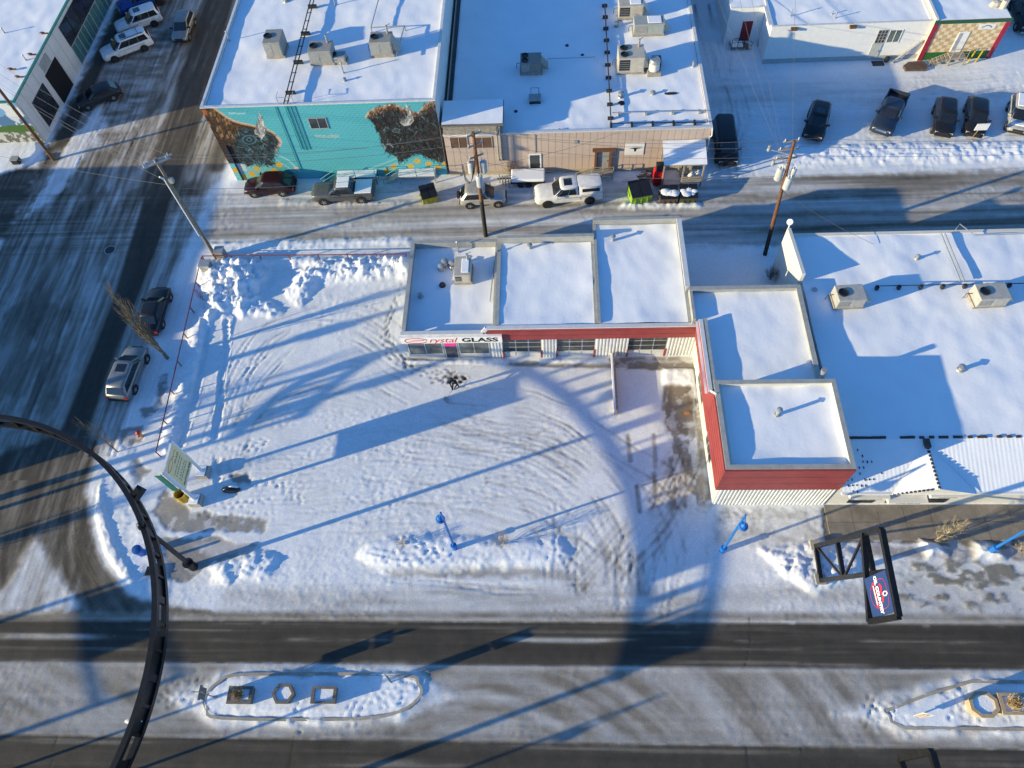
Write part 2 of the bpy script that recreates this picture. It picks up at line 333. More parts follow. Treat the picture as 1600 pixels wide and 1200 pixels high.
for k in range(70):
    q = random.uniform(0, 1); o = random.uniform(-1, 1); dp = random.uniform(.002, .0075); wd = random.uniform(.14, .32)
    if k % 3 == 0: P_ = [(640-120*q+o*20, 610+o*30), (560-80*q, 575+50*q), (470-40*q, 590+60*q+o*20), (400-30*q, 640+60*q), (360+o*20, 740)]
    elif k % 3 == 1: P_ = [(640+80*q, 650+40*o), (800+40*q, 650+30*o+60*q), (900+30*q, 700+70*q), (960+30*o, 790+60*q), (975+40*o, 950)]
    else: P_ = [(430+200*q, 800+o*60), (620+100*q, 760+o*60), (800+60*q, 800+o*50), (900+40*o, 880), (960+60*o, 955)]
    track(P_, dep=dp, b=random.uniform(0, .05), w=wd)
for k in range(22):
    o = random.uniform(-30, 30); track([(880+o*2, 950), (960+o, 850+o), (1040+o, 770), (1075+o*.4, 700)], dep=random.uniform(.003, .009), b=random.uniform(.02, .08))
for k in range(14):
    x0 = random.uniform(560, 900); track([(x0, 905+random.uniform(-4, 10)), (x0+120, 915+random.uniform(-8, 8)), (x0+240, 905+random.uniform(-20, 16))], dep=.015, b=.03, single=True)
for k in range(26):
    x0 = random.uniform(1110, 1560); y0 = random.uniform(50, 62); track([(14.6+random.uniform(0, 4), y0+random.uniform(-1, 3)), (24, y0), (45, y0+random.uniform(-1.5, 1.5))], world=True, dep=.02, b=.02)
for k in range(10): track([(16+random.uniform(-1, 2), 49), (17+random.uniform(-1, 1.5), 57), (16.5+random.uniform(-1, 1.5), 66), (16.5, 74)], world=True, dep=.02, b=.05)
for k in range(40):
    y0 = random.uniform(41.2, 48.2); track([(-31, y0+random.uniform(-.3, .3)), (0, y0+random.uniform(-.4, .4)), (50, y0+random.uniform(-.5, .3))], world=True, dep=random.uniform(.004, .016), b=.02)
for k in range(26):
    x0 = random.uniform(-48, -32); track([(x0, 22), (x0+random.uniform(-.4, .4), 40), (x0+random.uniform(-.6, .6), 75)], world=True, dep=.018, b=.04)
# dirty strip along the front of the lot, brown wash beside the kerb line
setb(poly(Gs([(600, 884), (750, 880), (880, 890), (900, 905), (700, 902), (610, 898)]), .25, .3), lambda x, y: .22+.30*fbm(x*.6, y*3, 3, 83))
setb(stroke(Gs([(540, 940), (700, 930), (900, 940), (1100, 944)]), .9, .8), lambda x, y: .16+.28*fbm(x*.4, y*3, 3, 84))
# bare concrete: corner pavement, wall foot, in front of the third garage door
CONC_C = (.27, .25, .225)
def conc(pts, col=CONC_C, soft=.12, rag=.35, k=.92, rs=.8, z=0):
    wm = poly(Gs(pts), soft, rag, rs); addc(wm, col, k); H[wm[0]] -= .05*wm[1]
for pts in ([(258, 762), (300, 800), (345, 803), (420, 812), (410, 832), (330, 832), (262, 830), (236, 800)], [(245, 842), (330, 838), (400, 850), (395, 870), (330, 880), (292, 912), (262, 905), (240, 870)],
            [(160, 740), (215, 715), (235, 735), (210, 760), (170, 775)], [(186, 672), (222, 665), (224, 690), (192, 702)], [(242, 632), (252, 590), (262, 585), (262, 606), (248, 640), (226, 655), (218, 640)],
            [(360, 742), (385, 738), (390, 752), (372, 758)]):
    conc(pts, (.235, .22, .20), k=.85)
addc(poly(Gs([(300, 850), (370, 845), (405, 856), (330, 872)]), .3, .2), (.22, .12, .10), .45)
conc([(630, 558), (780, 566), (930, 560), (1095, 556), (1098, 568), (950, 575), (780, 572), (632, 572)], (.24, .22, .19), rag=.12)
conc([(1042, 604), (1050, 600), (1085, 602), (1090, 640), (1092, 672), (1070, 680), (1045, 672), (1037, 650)], (.20, .155, .11), rag=.25)
conc([(1090, 556), (1098, 560), (1112, 780), (1100, 788), (1084, 640)], (.27, .24, .18), rag=.15)
conc([(978, 566), (1090, 562), (1092, 578), (1040, 580), (980, 576)], (.22, .19, .155), rag=.25)
for a, b in (((1042, 588), (1036, 640)), ((1050, 590), (1047, 640)), ((1075, 590), (1078, 640)), ((1068, 718), (1062, 775)), ((1075, 720), (1070, 790)), ((1022, 680), (1024, 730)), ((982, 680), (985, 720)), ((1022, 740), (1026, 790)), ((995, 760), (1000, 800))):
    wm = stroke(Gs([a, b]), .30, .22); setb(wm, lambda x, y: .38+.5*(fbm(x*3, y*2, 3, 85)-.35), -.02)
w_, m_ = poly(Gs([(1036, 660), (1094, 665), (1110, 790), (1050, 800), (1040, 720)]), .4, .5); m_ = m_*sstep(.46, .56, fbm(X[w_]*1.6, Y[w_]*.8, 4, 131)); addc((w_, m_), (.21, .165, .12), .75)
# pavement in front of the white shop, with grubby verge
PAVE = np.array(list(Gs([(1284, 793), (1660, 799), (1660, 872), (1560, 868), (1440, 850), (1330, 846), (1290, 845)])))
wm = poly(PAVE, .1, .3); addc(wm, (.17, .145, .115), .95); H[wm[0]] -= .05*wm[1]
setb(poly(Gs([(1120, 795), (1285, 792), (1290, 845), (1200, 850), (1110, 850)]), .3, .4), lambda x, y: .06+.36*fbm(x*2.4, y*2.4, 4, 86))
addc(poly(Gs([(1340, 852), (1600, 858), (1660, 862), (1660, 878), (1400, 872), (1345, 868)]), .15, .3), (.17, .085, .065), .6)
w, m = poly(Gs([(1398, 876), (1480, 868), (1660, 880), (1660, 950), (1450, 952), (1400, 930)]), .5, .6); nn = sstep(.44, .62, fbm(X[w]*1.1, Y[w]*2.2, 5, 87)); addc((w, m*nn), (.155, .135, .085), .8); H[w] += .04*m*nn
setb((w, m), lambda x, y: .18+.2*fbm(x, y, 3, 88), None, .6)
# --- heaps, banks and drifts
def heap(pts, h, soft=.8, rag=.5, lump=.5, f=1.3, seed=0, b=None, world=False):
    wm = poly(np.array(pts) if world else Gs(pts), soft, rag); x, y = X[wm[0]], Y[wm[0]]; h *= .72; lump *= .75; soft *= 1.25
    L = np.abs(fbm(x*f, y*f, 4, 90+seed)-.5)*2+.42*np.abs(fbm(x*f*2.9, y*f*2.9, 4, 95+seed)-.5)*2+.30*(.5-np.abs(fbm(x*f*5.5, y*f*5.5, 3, 99+seed)-.5)*2)
    H[wm[0]] += h*wm[1]*(1-lump+lump*1.8*L)
    if b is not None: setb(wm, b); tw[wm[0]] *= 1-wm[1]
heap([(322, 418), (360, 408), (400, 404), (412, 420), (404, 450), (382, 480), (335, 490), (322, 455)], 1.35, .9, .5, .75, 1.0, 1, .015)
heap([(375, 460), (420, 470), (440, 488), (380, 494)], .4, .4, .5, .8, 1.5, 7, .02)
heap([(455, 455), (470, 425), (500, 414), (570, 408), (640, 405), (640, 428), (560, 434), (500, 440), (468, 470)], .85, .7, .4, .75, 1.1, 2, .015)
heap([(400, 404), (636, 402), (636, 412), (405, 416)], .35, .4, .3, .5, 1.2, 3, .015)
heap([(312, 480), (330, 490), (300, 600), (262, 712), (250, 700), (290, 560)], .38, .4, .35, .6, 1.0, 4, .02)
heap([(562, 868), (575, 850), (640, 838), (800, 848), (872, 842), (890, 866), (860, 884), (600, 890)], .30, .45, .25, .30, .8, 5, .02)
heap([(330, 888), (400, 862), (430, 872), (420, 900), (340, 910)], .4, .4, .35, .6, 1.2, 8, .02)
heap([(170, 700), (200, 690), (215, 770), (250, 850), (262, 930), (225, 935), (170, 880), (150, 800), (150, 740)], .14, .5, .4, .6, 1.0, 9, .07)
heap([(1190, 862), (1270, 850), (1345, 870), (1340, 900), (1270, 925), (1230, 900)], .42, .4, .3, .6, 1.0, 10, .02)
heap([(1436, 842), (1462, 850), (1478, 866), (1448, 870)], .5, .3, .2, .4, 1.4, 12, .02); heap([(1520, 848), (1548, 852), (1570, 872), (1525, 872)], .5, .3, .2, .4, 1.4, 13, .02)
heap([(1250, 226), (1400, 226), (1660, 224), (1660, 250), (1400, 252), (1220, 262)], .25, .5, .4, .7, 1.3, 14, .02)
heap([(440, 312), (640, 316), (640, 322), (440, 322)], .16, .3, .3, .7, 1.6, 15); heap([(975, 318), (1090, 316), (1100, 324), (970, 326)], .25, .3, .3, .8, 1.6, 16, .03)
heap([(330, 380), (640, 372), (640, 382), (345, 400)], .18, .4, .3, .6, 1.4, 17, .05)
heap([(630, 563), (795, 563), (797, 572), (640, 570)], .18, .12, .1, .4, 1.5, 18, .02); heap([(840, 563), (950, 560), (955, 568), (845, 568)], .18, .12, .1, .4, 1.5, 19, .02)
heap([(1036, 576), (1080, 578), (1084, 602), (1038, 600)], .35, .2, .1, .3, 1.0, 20, .02)
setb(stroke(Gs([(0, 964), (330, 962), (700, 962), (1100, 962), (1700, 968)]), .45, .5), lambda x, y: .45+.3*fbm(x*.5, y*2, 3, 123), None, .8)
heap([(150, 800), (158, 760), (166, 800), (180, 850), (214, 905), (206, 915), (168, 868)], .22, .15, .1, .4, 2, 21, .10)
# footprints
def prints(pts, step=.36, spread=.16, dep=.07, b=.1, n=1):
    for q in range(n):
        P = np.array(spline(Gs(pts), 12)); L = np.r_[0, np.cumsum(np.hypot(*np.diff(P, axis=0).T))]; s = 0; k = 0
        off = random.uniform(-.5, .5)*(n > 1)
        while s < L[-1]:
            x = np.interp(s, L, P[:, 0]); y = np.interp(s, L, P[:, 1]); x2 = np.interp(min(s+.1, L[-1]), L, P[:, 0]); y2 = np.interp(min(s+.1, L[-1]), L, P[:, 1])
            t = math.atan2(y2-y, x2-x); e = spread*(1 if k % 2 else -1)+off+random.gauss(0, .05); cx = x-math.sin(t)*e; cy = y+math.cos(t)*e
            i0, i1 = np.searchsorted(gx, [cx-.3, cx+.3]); j0, j1 = np.searchsorted(gy, [cy-.3, cy+.3]); xx = X[j0:j1, i0:i1]-cx; yy = Y[j0:j1, i0:i1]-cy
            uu = xx*math.cos(t)+yy*math.sin(t); vv = -xx*math.sin(t)+yy*math.cos(t); r = (uu/.20)**2+(vv/.11)**2; m = np.exp(-r*1.3)
            H[j0:j1, i0:i1] += -dep*m+dep*.35*np.exp(-(r-2.2)**2); bare[j0:j1, i0:i1] += b*m
            s += step*random.uniform(.85, 1.2); k += 1
prints([(630, 445), (615, 480), (605, 520), (625, 560), (650, 580), (690, 590), (712, 600)], b=.28, dep=.05); prints([(620, 470), (600, 530), (630, 570), (700, 580)], b=.2, dep=.05)
for k in range(9):
    a = random.uniform(0, 6.28); prints([(690+26*math.cos(a), 588+8*math.sin(a)), (712+16*math.cos(a*2), 588+8*math.sin(a+1)), (722+12*math.cos(a+2), 586+9*math.sin(a+2))], b=.35, dep=.05)
for k in range(9): prints([(232+random.uniform(-15, 20), 1050+random.uniform(0, 50)), (270+random.uniform(-10, 20), 1060+random.uniform(0, 50)), (310+random.uniform(-10, 20), 1050+random.uniform(0, 60))], dep=.028, b=.0)
for a in ([(480, 1110), (470, 1085), (488, 1060)], [(545, 1115), (560, 1090), (580, 1075)], [(590, 1085), (620, 1100), (640, 1090)], [(470, 1120), (480, 1140)], [(560, 1110), (540, 1125)], [(610, 1070), (640, 1060), (660, 1070)],
          [(1370, 1090), (1400, 1110), (1380, 1140)], [(1480, 1080), (1500, 1110), (1520, 1135)], [(1500, 1075), (1512, 1105), (1530, 1135)], [(1360, 1120), (1390, 1130), (1430, 1140)], [(1550, 1090), (1562, 1130)], [(1360, 1090), (1350, 1130)], [(1475, 1080), (1485, 1130)],
          [(1050, 668), (1070, 700), (1084, 740), (1090, 790)], [(1080, 690), (1090, 740), (1098, 790)], [(1030, 700), (1048, 740), (1060, 790), (1100, 800)], [(1090, 790), (1130, 800), (1180, 795)], [(1075, 600), (1086, 650), (1080, 670)],
          [(580, 860), (640, 870), (700, 862)], [(620, 850), (650, 862), (690, 875)], [(1300, 860), (1280, 890), (1290, 910)], [(1210, 880), (1240, 870), (1250, 895)], [(320, 790), (360, 800), (400, 790)], [(270, 640), (280, 700), (262, 760)],
          [(370, 770), (420, 760), (470, 790)], [(340, 740), (380, 700), (420, 690)]):
    prints(a, dep=.045, b=.04, n=2)
for k in range(130):
    x0, y0 = random.uniform(300, 640), random.uniform(640, 800); a = random.uniform(-.6, .9); l = random.uniform(10, 34); prints([(x0, y0), (x0+l*.5*math.cos(a), y0-l*.5*math.sin(a)), (x0+l*math.cos(a), y0-l*math.sin(a))], dep=.02, b=.0)
for k in range(60):
    x0, y0 = random.uniform(560, 900), random.uniform(835, 900); a = random.uniform(-2, 2); prints([(x0, y0), (x0+7*math.cos(a), y0-7*math.sin(a)), (x0+15*math.cos(a), y0-15*math.sin(a))], dep=.02, b=.0)
# rough grain everywhere that is snow, cracks in the asphalt
fs = (fbm(X*.10, Y*4.2, 3, 151)-.5)*((Y < 10.3) | ((Y > 41.5) & (Y < 49)))+(fbm(X*4.2, Y*.12, 3, 152)-.5)*((X < -32) & (Y > 10.5)); bare += fs*np.where(bare > .8, .10, .34)*(tw < .3)*np.where((Y > 3.2) & (Y < 7.3), .25, 1)
sn = 1-sstep(.45, .8, bare)
H += sn*(.026*(fbm(X*3.6, Y*3.6, 3, 101)-.5)+.020*np.maximum(0, fbm(X*6.5, Y*6.5, 2, 104)-.58)*4)*(.25+1.0*sstep(.45, .7, fbm(X*.18, Y*.18, 3, 106)))
for P in ([(90, 1145), (84, 1175), (78, 1200)], [(1170, 965), (1172, 1000), (1164, 1040)], [(1250, 1168), (1252, 1200)], [(460, 1150), (452, 1200)], [(1165, 1168), (1170, 1200)]):
    w, m, d = stroke(Gs(P), .06, .06); bare[w] += .2*m; H[w] -= .01*m
# traffic islands rise inside their kerbs
ISL = [np.array([(-21.7, 5.4), (-21.0, 6.3), (-19.3, 6.75), (-9.6, 6.8), (-8.4, 6.3), (-8.2, 5.6), (-9.4, 4.7), (-12.3, 4.25), (-20.3, 4.2), (-21.4, 4.7)]),
       np.array([(19.6, 5.1), (22.2, 6.0), (24.9, 6.75), (57.5, 6.75), (57.5, 4.2), (20.4, 4.15), (19.7, 4.5)])]
for P in ISL:
    w, m = poly(np.array([(-24.3, 5.3), (-21, 6.7), (-9, 7.0), (-6.0, 5.7), (-9, 4.3), (-21, 4.0)]) if P is ISL[0] else np.array([(16.4, 4.9), (22, 6.3), (25, 6.9), (57, 6.9), (57, 4.1), (20, 3.95)]), .5, .5); H[w] += .05*m; setb((w, m), lambda x, y: .03+.16*fbm(x*.8, y*1.4, 3, 112), None, .85)
    w, m = poly(P, .45, .35); H[w] += .10*m*(.8+.5*fbm(X[w]*.9, Y[w]*.9, 3, 110)); setb((w, m), .02)
    w, m, d = stroke(np.vstack([P, P[:1]]), 1.1, .9); out = ~inside(P, X[w], Y[w]); setb((w, m*out), lambda x, y: .08+.3*fbm(x*.6, y*2.2, 3, 111), .05)
# flatten where buildings stand
for (x0, x1, y0, y1) in ((-11, 18.3, 30.2, 37), (11.1, 18.3, 18.1, 32), (18.4, 40, 18.2, 38), (-28.9, -9.2, 50.1, 90), (-9, 13.9, 50, 90)):
    H[(X > x0+.1) & (X < x1-.1) & (Y > y0+.1) & (Y < y1-.1)] = 0
bare = np.clip(bare+(n_fine-.5)*.10*(bare > .15), 0, 1)
stops = [0, .18, .36, .58, .82, 1.0]
cols = np.array([(.80, .84, .90), (.66, .68, .70), (.43, .425, .42), (.215, .195, .165), (.075, .066, .054), (.040, .036, .030)])
paint = np.stack([np.interp(bare, stops, cols[:, k]) for k in range(3)], -1)
paint *= (1+.10*(n_mid-.5)+.10*(n_big-.5))[..., None]
cn = (.8+.45*fbm(X*1.3, Y*1.3, 4, 120)); sp = sstep(.60, .68, fbm(X*1.6, Y*1.6, 4, 121))[..., None]*.55
ct = tint*cn[..., None]; ct = ct*(1-sp)+np.array((.62, .63, .65))*sp
paint = paint*(1-tw[..., None])+ct*tw[..., None]
GROUND = vcol_mat('snow_and_asphalt', .82, .30, 9.0, .17)
ny, nx = X.shape
V = np.stack([X, Y, H], -1).reshape(-1, 3); VC = np.c_[paint.reshape(-1, 3), np.ones(ny*nx)]
fx = .25*(X[:-1, :-1]+X[1:, 1:]+X[:-1, 1:]+X[1:, :-1]); fy = .25*(Y[:-1, :-1]+Y[1:, 1:]+Y[:-1, 1:]+Y[1:, :-1])
reg = np.zeros(fx.shape, int)
reg[(fx > 14.2) & (fy > 49)] = 5; reg[(fx > -32.2) & (fy > 41.5) & (fy < 48.8)] = 2; reg[(fx < -49) & (fy > 43.6) & (fy < 52.6)] = 2
reg[(fy < 41.5) & (fy > 10.6) & (fx > -31.8) & (fx < 11)] = 4
reg[inside(STREET, fx, fy) & (fy > 10.3)] = 1; reg[fy < 10.35] = 3; reg[inside(PAVE, fx, fy)] = 6
for i, P in enumerate(ISL): reg[inside(P, fx, fy)] = 7+i
j, i = np.mgrid[0:ny-1, 0:nx-1]; F = np.stack([j*nx+i, j*nx+i+1, (j+1)*nx+i+1, (j+1)*nx+i], -1).reshape(-1, 4); reg = reg.ravel()
def sheet(name, k, label=None):
    f = F[reg == k]; u, inv = np.unique(f, return_inverse=True); me = bpy.data.meshes.new(name)
    me.vertices.add(len(u)); me.vertices.foreach_set('co', V[u].ravel()); nf = len(f)
    me.loops.add(nf*4); me.loops.foreach_set('vertex_index', inv.reshape(-1).astype(np.int32)); me.polygons.add(nf)
    me.polygons.foreach_set('loop_start', np.arange(nf, dtype=np.int32)*4); me.polygons.foreach_set('loop_total', np.full(nf, 4, np.int32))
    me.polygons.foreach_set('use_smooth', np.ones(nf, bool)); me.update(calc_edges=True)
    ca = me.color_attributes.new('paint', 'FLOAT_COLOR', 'POINT'); ca.data.foreach_set('color', VC[u].ravel()); me.materials.append(GROUND)
    o = bpy.data.objects.new(name, me); COL.objects.link(o); o['kind'] = 'structure'; return o
SHEETS = [sheet(n, k) for n, k in (('snowy_ground', 0), ('side_street', 1), ('back_alley', 2), ('main_road', 3), ('parking_lot', 4), ('back_lot', 5), ('pavement', 6), ('traffic_island', 7), ('traffic_island', 8))]
PAVEMENT = SHEETS[6]
def gz(x, y):
    a = int(np.clip(np.searchsorted(gx, x), 0, nx-1)); b = int(np.clip(np.searchsorted(gy, y), 0, ny-1)); return float(H[b, a])
# the rest of the town's ground, out to the horizon
mb = MB(); a, b, c, d = gx[0], gx[-1], gy[0], gy[-1]; R_ = 900
mb.add([(-R_, -R_, .02), (R_, -R_, .02), (R_, R_, .02), (-R_, R_, .02), (a, c, .02), (b, c, .02), (b, d, .02), (a, d, .02)], [(0, 1, 5, 4), (1, 2, 6, 5), (2, 3, 7, 6), (3, 0, 4, 7)])
tag(mb.build('open_ground', mat('distant_snow', (.55, .56, .58), .85, var=.35, scale=.08)), kind='structure')
# kerbs round the islands
KERB = mat('kerb_concrete', (.36, .33, .28), .85, var=.25, scale=2)
for P in ISL:
    Q = np.array(spline(P, 4, True)) if P is ISL[0] else P; n = len(Q); T = np.roll(Q, -1, 0)-np.roll(Q, 1, 0); T /= np.linalg.norm(T, axis=1)[:, None]; N = np.c_[-T[:, 1], T[:, 0]]
    vs = [(p[0]+q[0]*w, p[1]+q[1]*w, z) for w, z in ((-.10, 0), (-.10, .155), (.08, .155), (.08, 0)) for p, q in zip(Q, N)]; mb = MB()
    mb.add(vs, [(r*n+i, r*n+(i+1) % n, (r+1)*n+(i+1) % n, (r+1)*n+i) for r in range(3) for i in range(n)]); tag(mb.build('kerb', KERB), kind='structure')
# ------------------------------------------------------------------ buildings
def Wy(x, y, Yp):
    v = ((x-800)/FPX)*RT-((y-600)/FPX)*UP+_d; t = Yp/v[1]; return float(v[0]*t), float(CAM_H+v[2]*t)
def Wx(x, y, Xp):
    v = ((x-800)/FPX)*RT-((y-600)/FPX)*UP+_d; t = Xp/v[0]; return float(v[1]*t), float(CAM_H+v[2]*t)
def roof_snow(parent, x0, x1, y0, y1, z, amp=.05, seed=0, drift=.0, name='roof_snow'):
    nx_ = max(3, int((x1-x0)/.3)); ny_ = max(3, int((y1-y0)/.3)); xs = np.linspace(x0, x1, nx_); ys = np.linspace(y0, y1, ny_); A, B = np.meshgrid(xs, ys)
    e = np.minimum(np.minimum(A-x0, x1-A), np.minimum(B-y0, y1-B))
    Z = z+amp*1.5*(fbm(A*.4, B*.4, 3, seed)-.5)*2+.05*(np.abs(fbm(A*.9+B*.3, B*.35, 3, seed+2)-.5)*2)+.012*(fbm(A*2, B*2, 2, seed+4)-.5)*2+drift*sstep(1.6, 0, e)*(fbm(A*.5, B*.5, 3, seed+9)-.25)
    vs = [tuple(p) for p in np.stack([A, B, Z], -1).reshape(-1, 3)]; mb = MB()
    mb.add(vs, [(j*nx_+i, j*nx_+i+1, (j+1)*nx_+i+1, (j+1)*nx_+i) for j in range(ny_-1) for i in range(nx_-1)])
    return mb.build(name, SNOW_ROOF, parent, True)
def walls(root, x0, x1, y0, y1, z1, m, sides='snwe', t=.22, names=None):
    out = {}
    R = {'s': (x0, y0, x1, y0+t), 'n': (x0, y1-t, x1, y1), 'w': (x0, y0+t, x0+t, y1-t), 'e': (x1-t, y0+t, x1, y1-t)}
    for s in sides:
        a = R[s]; b = MB(); b.box(a[0], a[1], -.3, a[2], a[3], z1); out[s] = b.build('wall', m[s] if isinstance(m, dict) else m, root)
    return out
def coping(root, x0, x1, y0, y1, z, m, w=.32, h=.09, sides='snwe', o=.05):
    R = {'s': (x0-o, y0-o, x1+o, y0-o+w), 'n': (x0-o, y1+o-w, x1+o, y1+o), 'w': (x0-o, y0-o+w, x0-o+w, y1+o-w), 'e': (x1+o-w, y0-o+w, x1+o, y1+o-w)}
    for s in sides:
        a = R[s]; b = MB(); b.box(a[0], a[1], z, a[2], a[3], z+h); b.build('coping', m, root)
def window(root, x0, x1, z0, z1, y, cols=2, rows=1, fm=WHITE, gm=GLASS, d=-1, fw=.07, name='window', depth=.05, axis='y'):
    """frame and panes on a wall facing -y (axis y) or +x / -x (axis x, then x0..x1 run along y)"""
    def bx(b, a0, a1, d0, d1, c0, c1):
        if axis == 'y': b.box(a0, d0, c0, a1, d1, c1)
        else: b.box(d0, a0, c0, d1, a1, c1)
    b = MB(); f0, f1 = y, y+d*depth
    bx(b, x0, x1, f0, f1, z0, z0+fw); bx(b, x0, x1, f0, f1, z1-fw, z1); bx(b, x0, x0+fw, f0, f1, z0+fw, z1-fw); bx(b, x1-fw, x1, f0, f1, z0+fw, z1-fw)
    cw = (x1-x0-2*fw)/cols; rh = (z1-z0-2*fw)/rows
    for i in range(1, cols): bx(b, x0+fw+cw*i-.025, x0+fw+cw*i+.025, f0, f1, z0+fw, z1-fw)
    for j in range(1, rows):
        for i in range(cols): bx(b, x0+fw+cw*i+.025, x0+fw+cw*(i+1)-.025, f0, f1, z0+fw+rh*j-.025, z0+fw+rh*j+.025)
    fr = b.build(name, fm, root)
    for i in range(cols):
        for j in range(rows):
            p = MB(); bx(p, x0+fw+cw*i+.026, x0+fw+cw*(i+1)-.026, y+d*.004, y+d*depth*.5, z0+fw+rh*j+.026, z0+fw+rh*(j+1)-.026); p.build('pane', gm, fr)
    return fr
class Paint:
    """a painted wall: colour raster laid on a real wall grid"""
    def __init__(s, x0, x1, z0, z1, Yp, base, res=.055):
        s.nx = int((x1-x0)/res)+1; s.nz = int((z1-z0)/res)+1; s.x = np.linspace(x0, x1, s.nx); s.z = np.linspace(z0, z1, s.nz); s.A, s.B = np.meshgrid(s.x, s.z)
        s.c = np.ones(s.A.shape+(3,))*np.array(base); s.Y = Yp
    def P(s, pts): return np.array([Wy(a, b, s.Y) for a, b in pts])
    def fill(s, P, col, soft=.04, rag=0, k=1.0):
        P = np.asarray(P); d = sdist(P, s.A, s.B, True); d = np.where(inside(P, s.A, s.B), d, -d)
        if rag: d = d+rag*(fbm(s.A*5, s.B*5, 3, 5)-.5)*2
        m = (sstep(-soft, soft, d)*k)[..., None]; s.c = s.c*(1-m)+np.array(col)*m; return m[..., 0] > .5
    def line(s, P, w, col, k=1.0):
        P = np.asarray(P, float); pad = w+.1
        i0, i1 = np.searchsorted(s.x, [P[:, 0].min()-pad, P[:, 0].max()+pad]); j0, j1 = np.searchsorted(s.z, [P[:, 1].min()-pad, P[:, 1].max()+pad])
        if i1 <= i0 or j1 <= j0: return
        q = (slice(j0, j1), slice(i0, i1)); d = sdist(P, s.A[q], s.B[q]); m = ((1-sstep(w/2-.02, w/2+.03, d))*k)[..., None]; s.c[q] = s.c[q]*(1-m)+np.array(col)*m
    def disc(s, p, r, col, k=1.0):
        d = np.hypot(s.A-p[0], s.B-p[1])+.12*(fbm(s.A*4, s.B*4, 2, 8)-.5); m = ((1-sstep(r-.04, r+.04, d))*k)[..., None]; s.c = s.c*(1-m)+np.array(col)*m
    def hairs(s, M, n, l, w, col, ang, spread=.5, k=.8):
        jj, ii = np.nonzero(M)
        for q in np.random.RandomState(n).randint(0, len(jj), n):
            x, z = s.x[ii[q]], s.z[jj[q]]; a = (ang(x, z) if callable(ang) else ang)+random.gauss(0, spread); L = l*random.uniform(.5, 1.4)
            b = a+random.uniform(-.7, .7); c = np.array(col)*random.uniform(.6, 1.4)
            s.line([(x, z), (x+L*.5*math.cos(a), z+L*.5*math.sin(a)), (x+L*.5*(math.cos(a)+math.cos(b)), z+L*.5*(math.sin(a)+math.sin(b)))], w*random.uniform(.7, 1.3), c, k)
    def build(s, name, root, m, block=(.42, .21), depth=.012, y=None):
        Yy = np.full(s.A.shape, s.Y if y is None else y)
        if block:
            row = np.floor(s.B/block[1]); u = s.A/block[0]+.5*(row % 2); du = np.minimum(u-np.floor(u), np.ceil(u)-u)*block[0]; dz = np.minimum(s.B/block[1]-row, 1-(s.B/block[1]-row))*block[1]
            jt = np.exp(-(np.minimum(du, dz)/.03)**2); Yy = Yy+depth*jt; s.c *= (1-.22*jt)[..., None]
        v = np.stack([s.A, Yy, s.B], -1).reshape(-1, 3); j, i = np.mgrid[0:s.nz-1, 0:s.nx-1]; n_ = s.nx
        f = np.stack([j*n_+i, j*n_+i+1, (j+1)*n_+i+1, (j+1)*n_+i], -1).reshape(-1, 4); me = bpy.data.meshes.new(name); o_ = origin_of(root)
        me.vertices.add(len(v)); me.vertices.foreach_set('co', (v-np.array(o_)).ravel()); nf = len(f); me.loops.add(nf*4); me.loops.foreach_set('vertex_index', f.ravel().astype(np.int32))
        me.polygons.add(nf); me.polygons.foreach_set('loop_start', np.arange(nf, dtype=np.int32)*4); me.polygons.foreach_set('loop_total', np.full(nf, 4, np.int32)); me.update(calc_edges=True)
        ca = me.color_attributes.new('paint', 'FLOAT_COLOR', 'POINT'); ca.data.foreach_set('color', np.c_[np.clip(s.c, 0, 1).reshape(-1, 3), np.ones(len(v))].ravel()); me.materials.append(m)
        o = bpy.data.objects.new(name, me); COL.objects.link(o); o.parent = root; return o
WALLPAINT = vcol_mat('wall_paint', .7, .12, 9, .08)
TEALM = mat('teal_metal', (.03, .22, .25), .5, var=.15)

# ===== mural building
YM = 50.0
B = thing('mural_building', 'flat-roofed block with two bison heads painted on its turquoise wall', 'building', (-19, YM, 0))
wl = mat('mural_side_wall', (.62, .62, .61), .8, var=.1, scale=.8)
walls(B, -29, -9.25, YM+.03, 92, 8.2, wl, 'nwe')
b = MB(); b.box(-28.99, YM+.02, -.3, -9.26, YM+.25, 8.19); b.build('wall', wl, B)
pt = Paint(-29, -9.25, -.2, 8.2, YM, (.085, .41, .48)); TL = lambda q: [(300+a/8, 150+b/8) for a, b in q]; TR = lambda q: [(530+a/8, 150+b/8) for a, b in q]
pt.c *= (1+.14*(fbm(pt.A*.4, pt.B*.4, 3, 3)-.5))[..., None]
for q, w in (([(1040, 720), (1200, 800), (1350, 940)], .16), ([(1000, 760), (1150, 860), (1300, 960)], .10)): pt.line(pt.P(TL(q)), w, (.35, .62, .64), .7)
for q, w in (([(360, 920), (540, 850), (740, 775)], .18), ([(450, 985), (650, 920), (950, 830)], .12), ([(430, 960), (620, 880), (800, 820)], .3)): pt.line(pt.P(TR(q)), w, (.30, .60, .63), .55)
pt.fill(pt.P(TL([(420, 850), (640, 860), (1000, 880), (1040, 980), (600, 1040), (520, 1030)])), (.22, .52, .54), .2, .2, .6)
pt.fill(pt.P(TR([(800, 850), (950, 760), (1100, 770), (1330, 820), (1360, 990), (700, 1000)])), (.10, .46, .52), .2, .2, .5)
pt.fill(pt.P(TL([(550, 850), (650, 850), (690, 935), (590, 945)])), (.5, .55, .56))
for q in ((810, 910), (650, 1010), (750, 975), (1030, 935), (1085, 860), (545, 930), (1300, 905)): pt.disc(pt.P(TL([q]))[0], .30 if q[0] != 1300 else .2, (.62, .38, .03) if q[0] != 1300 else (.6, .5, .45))
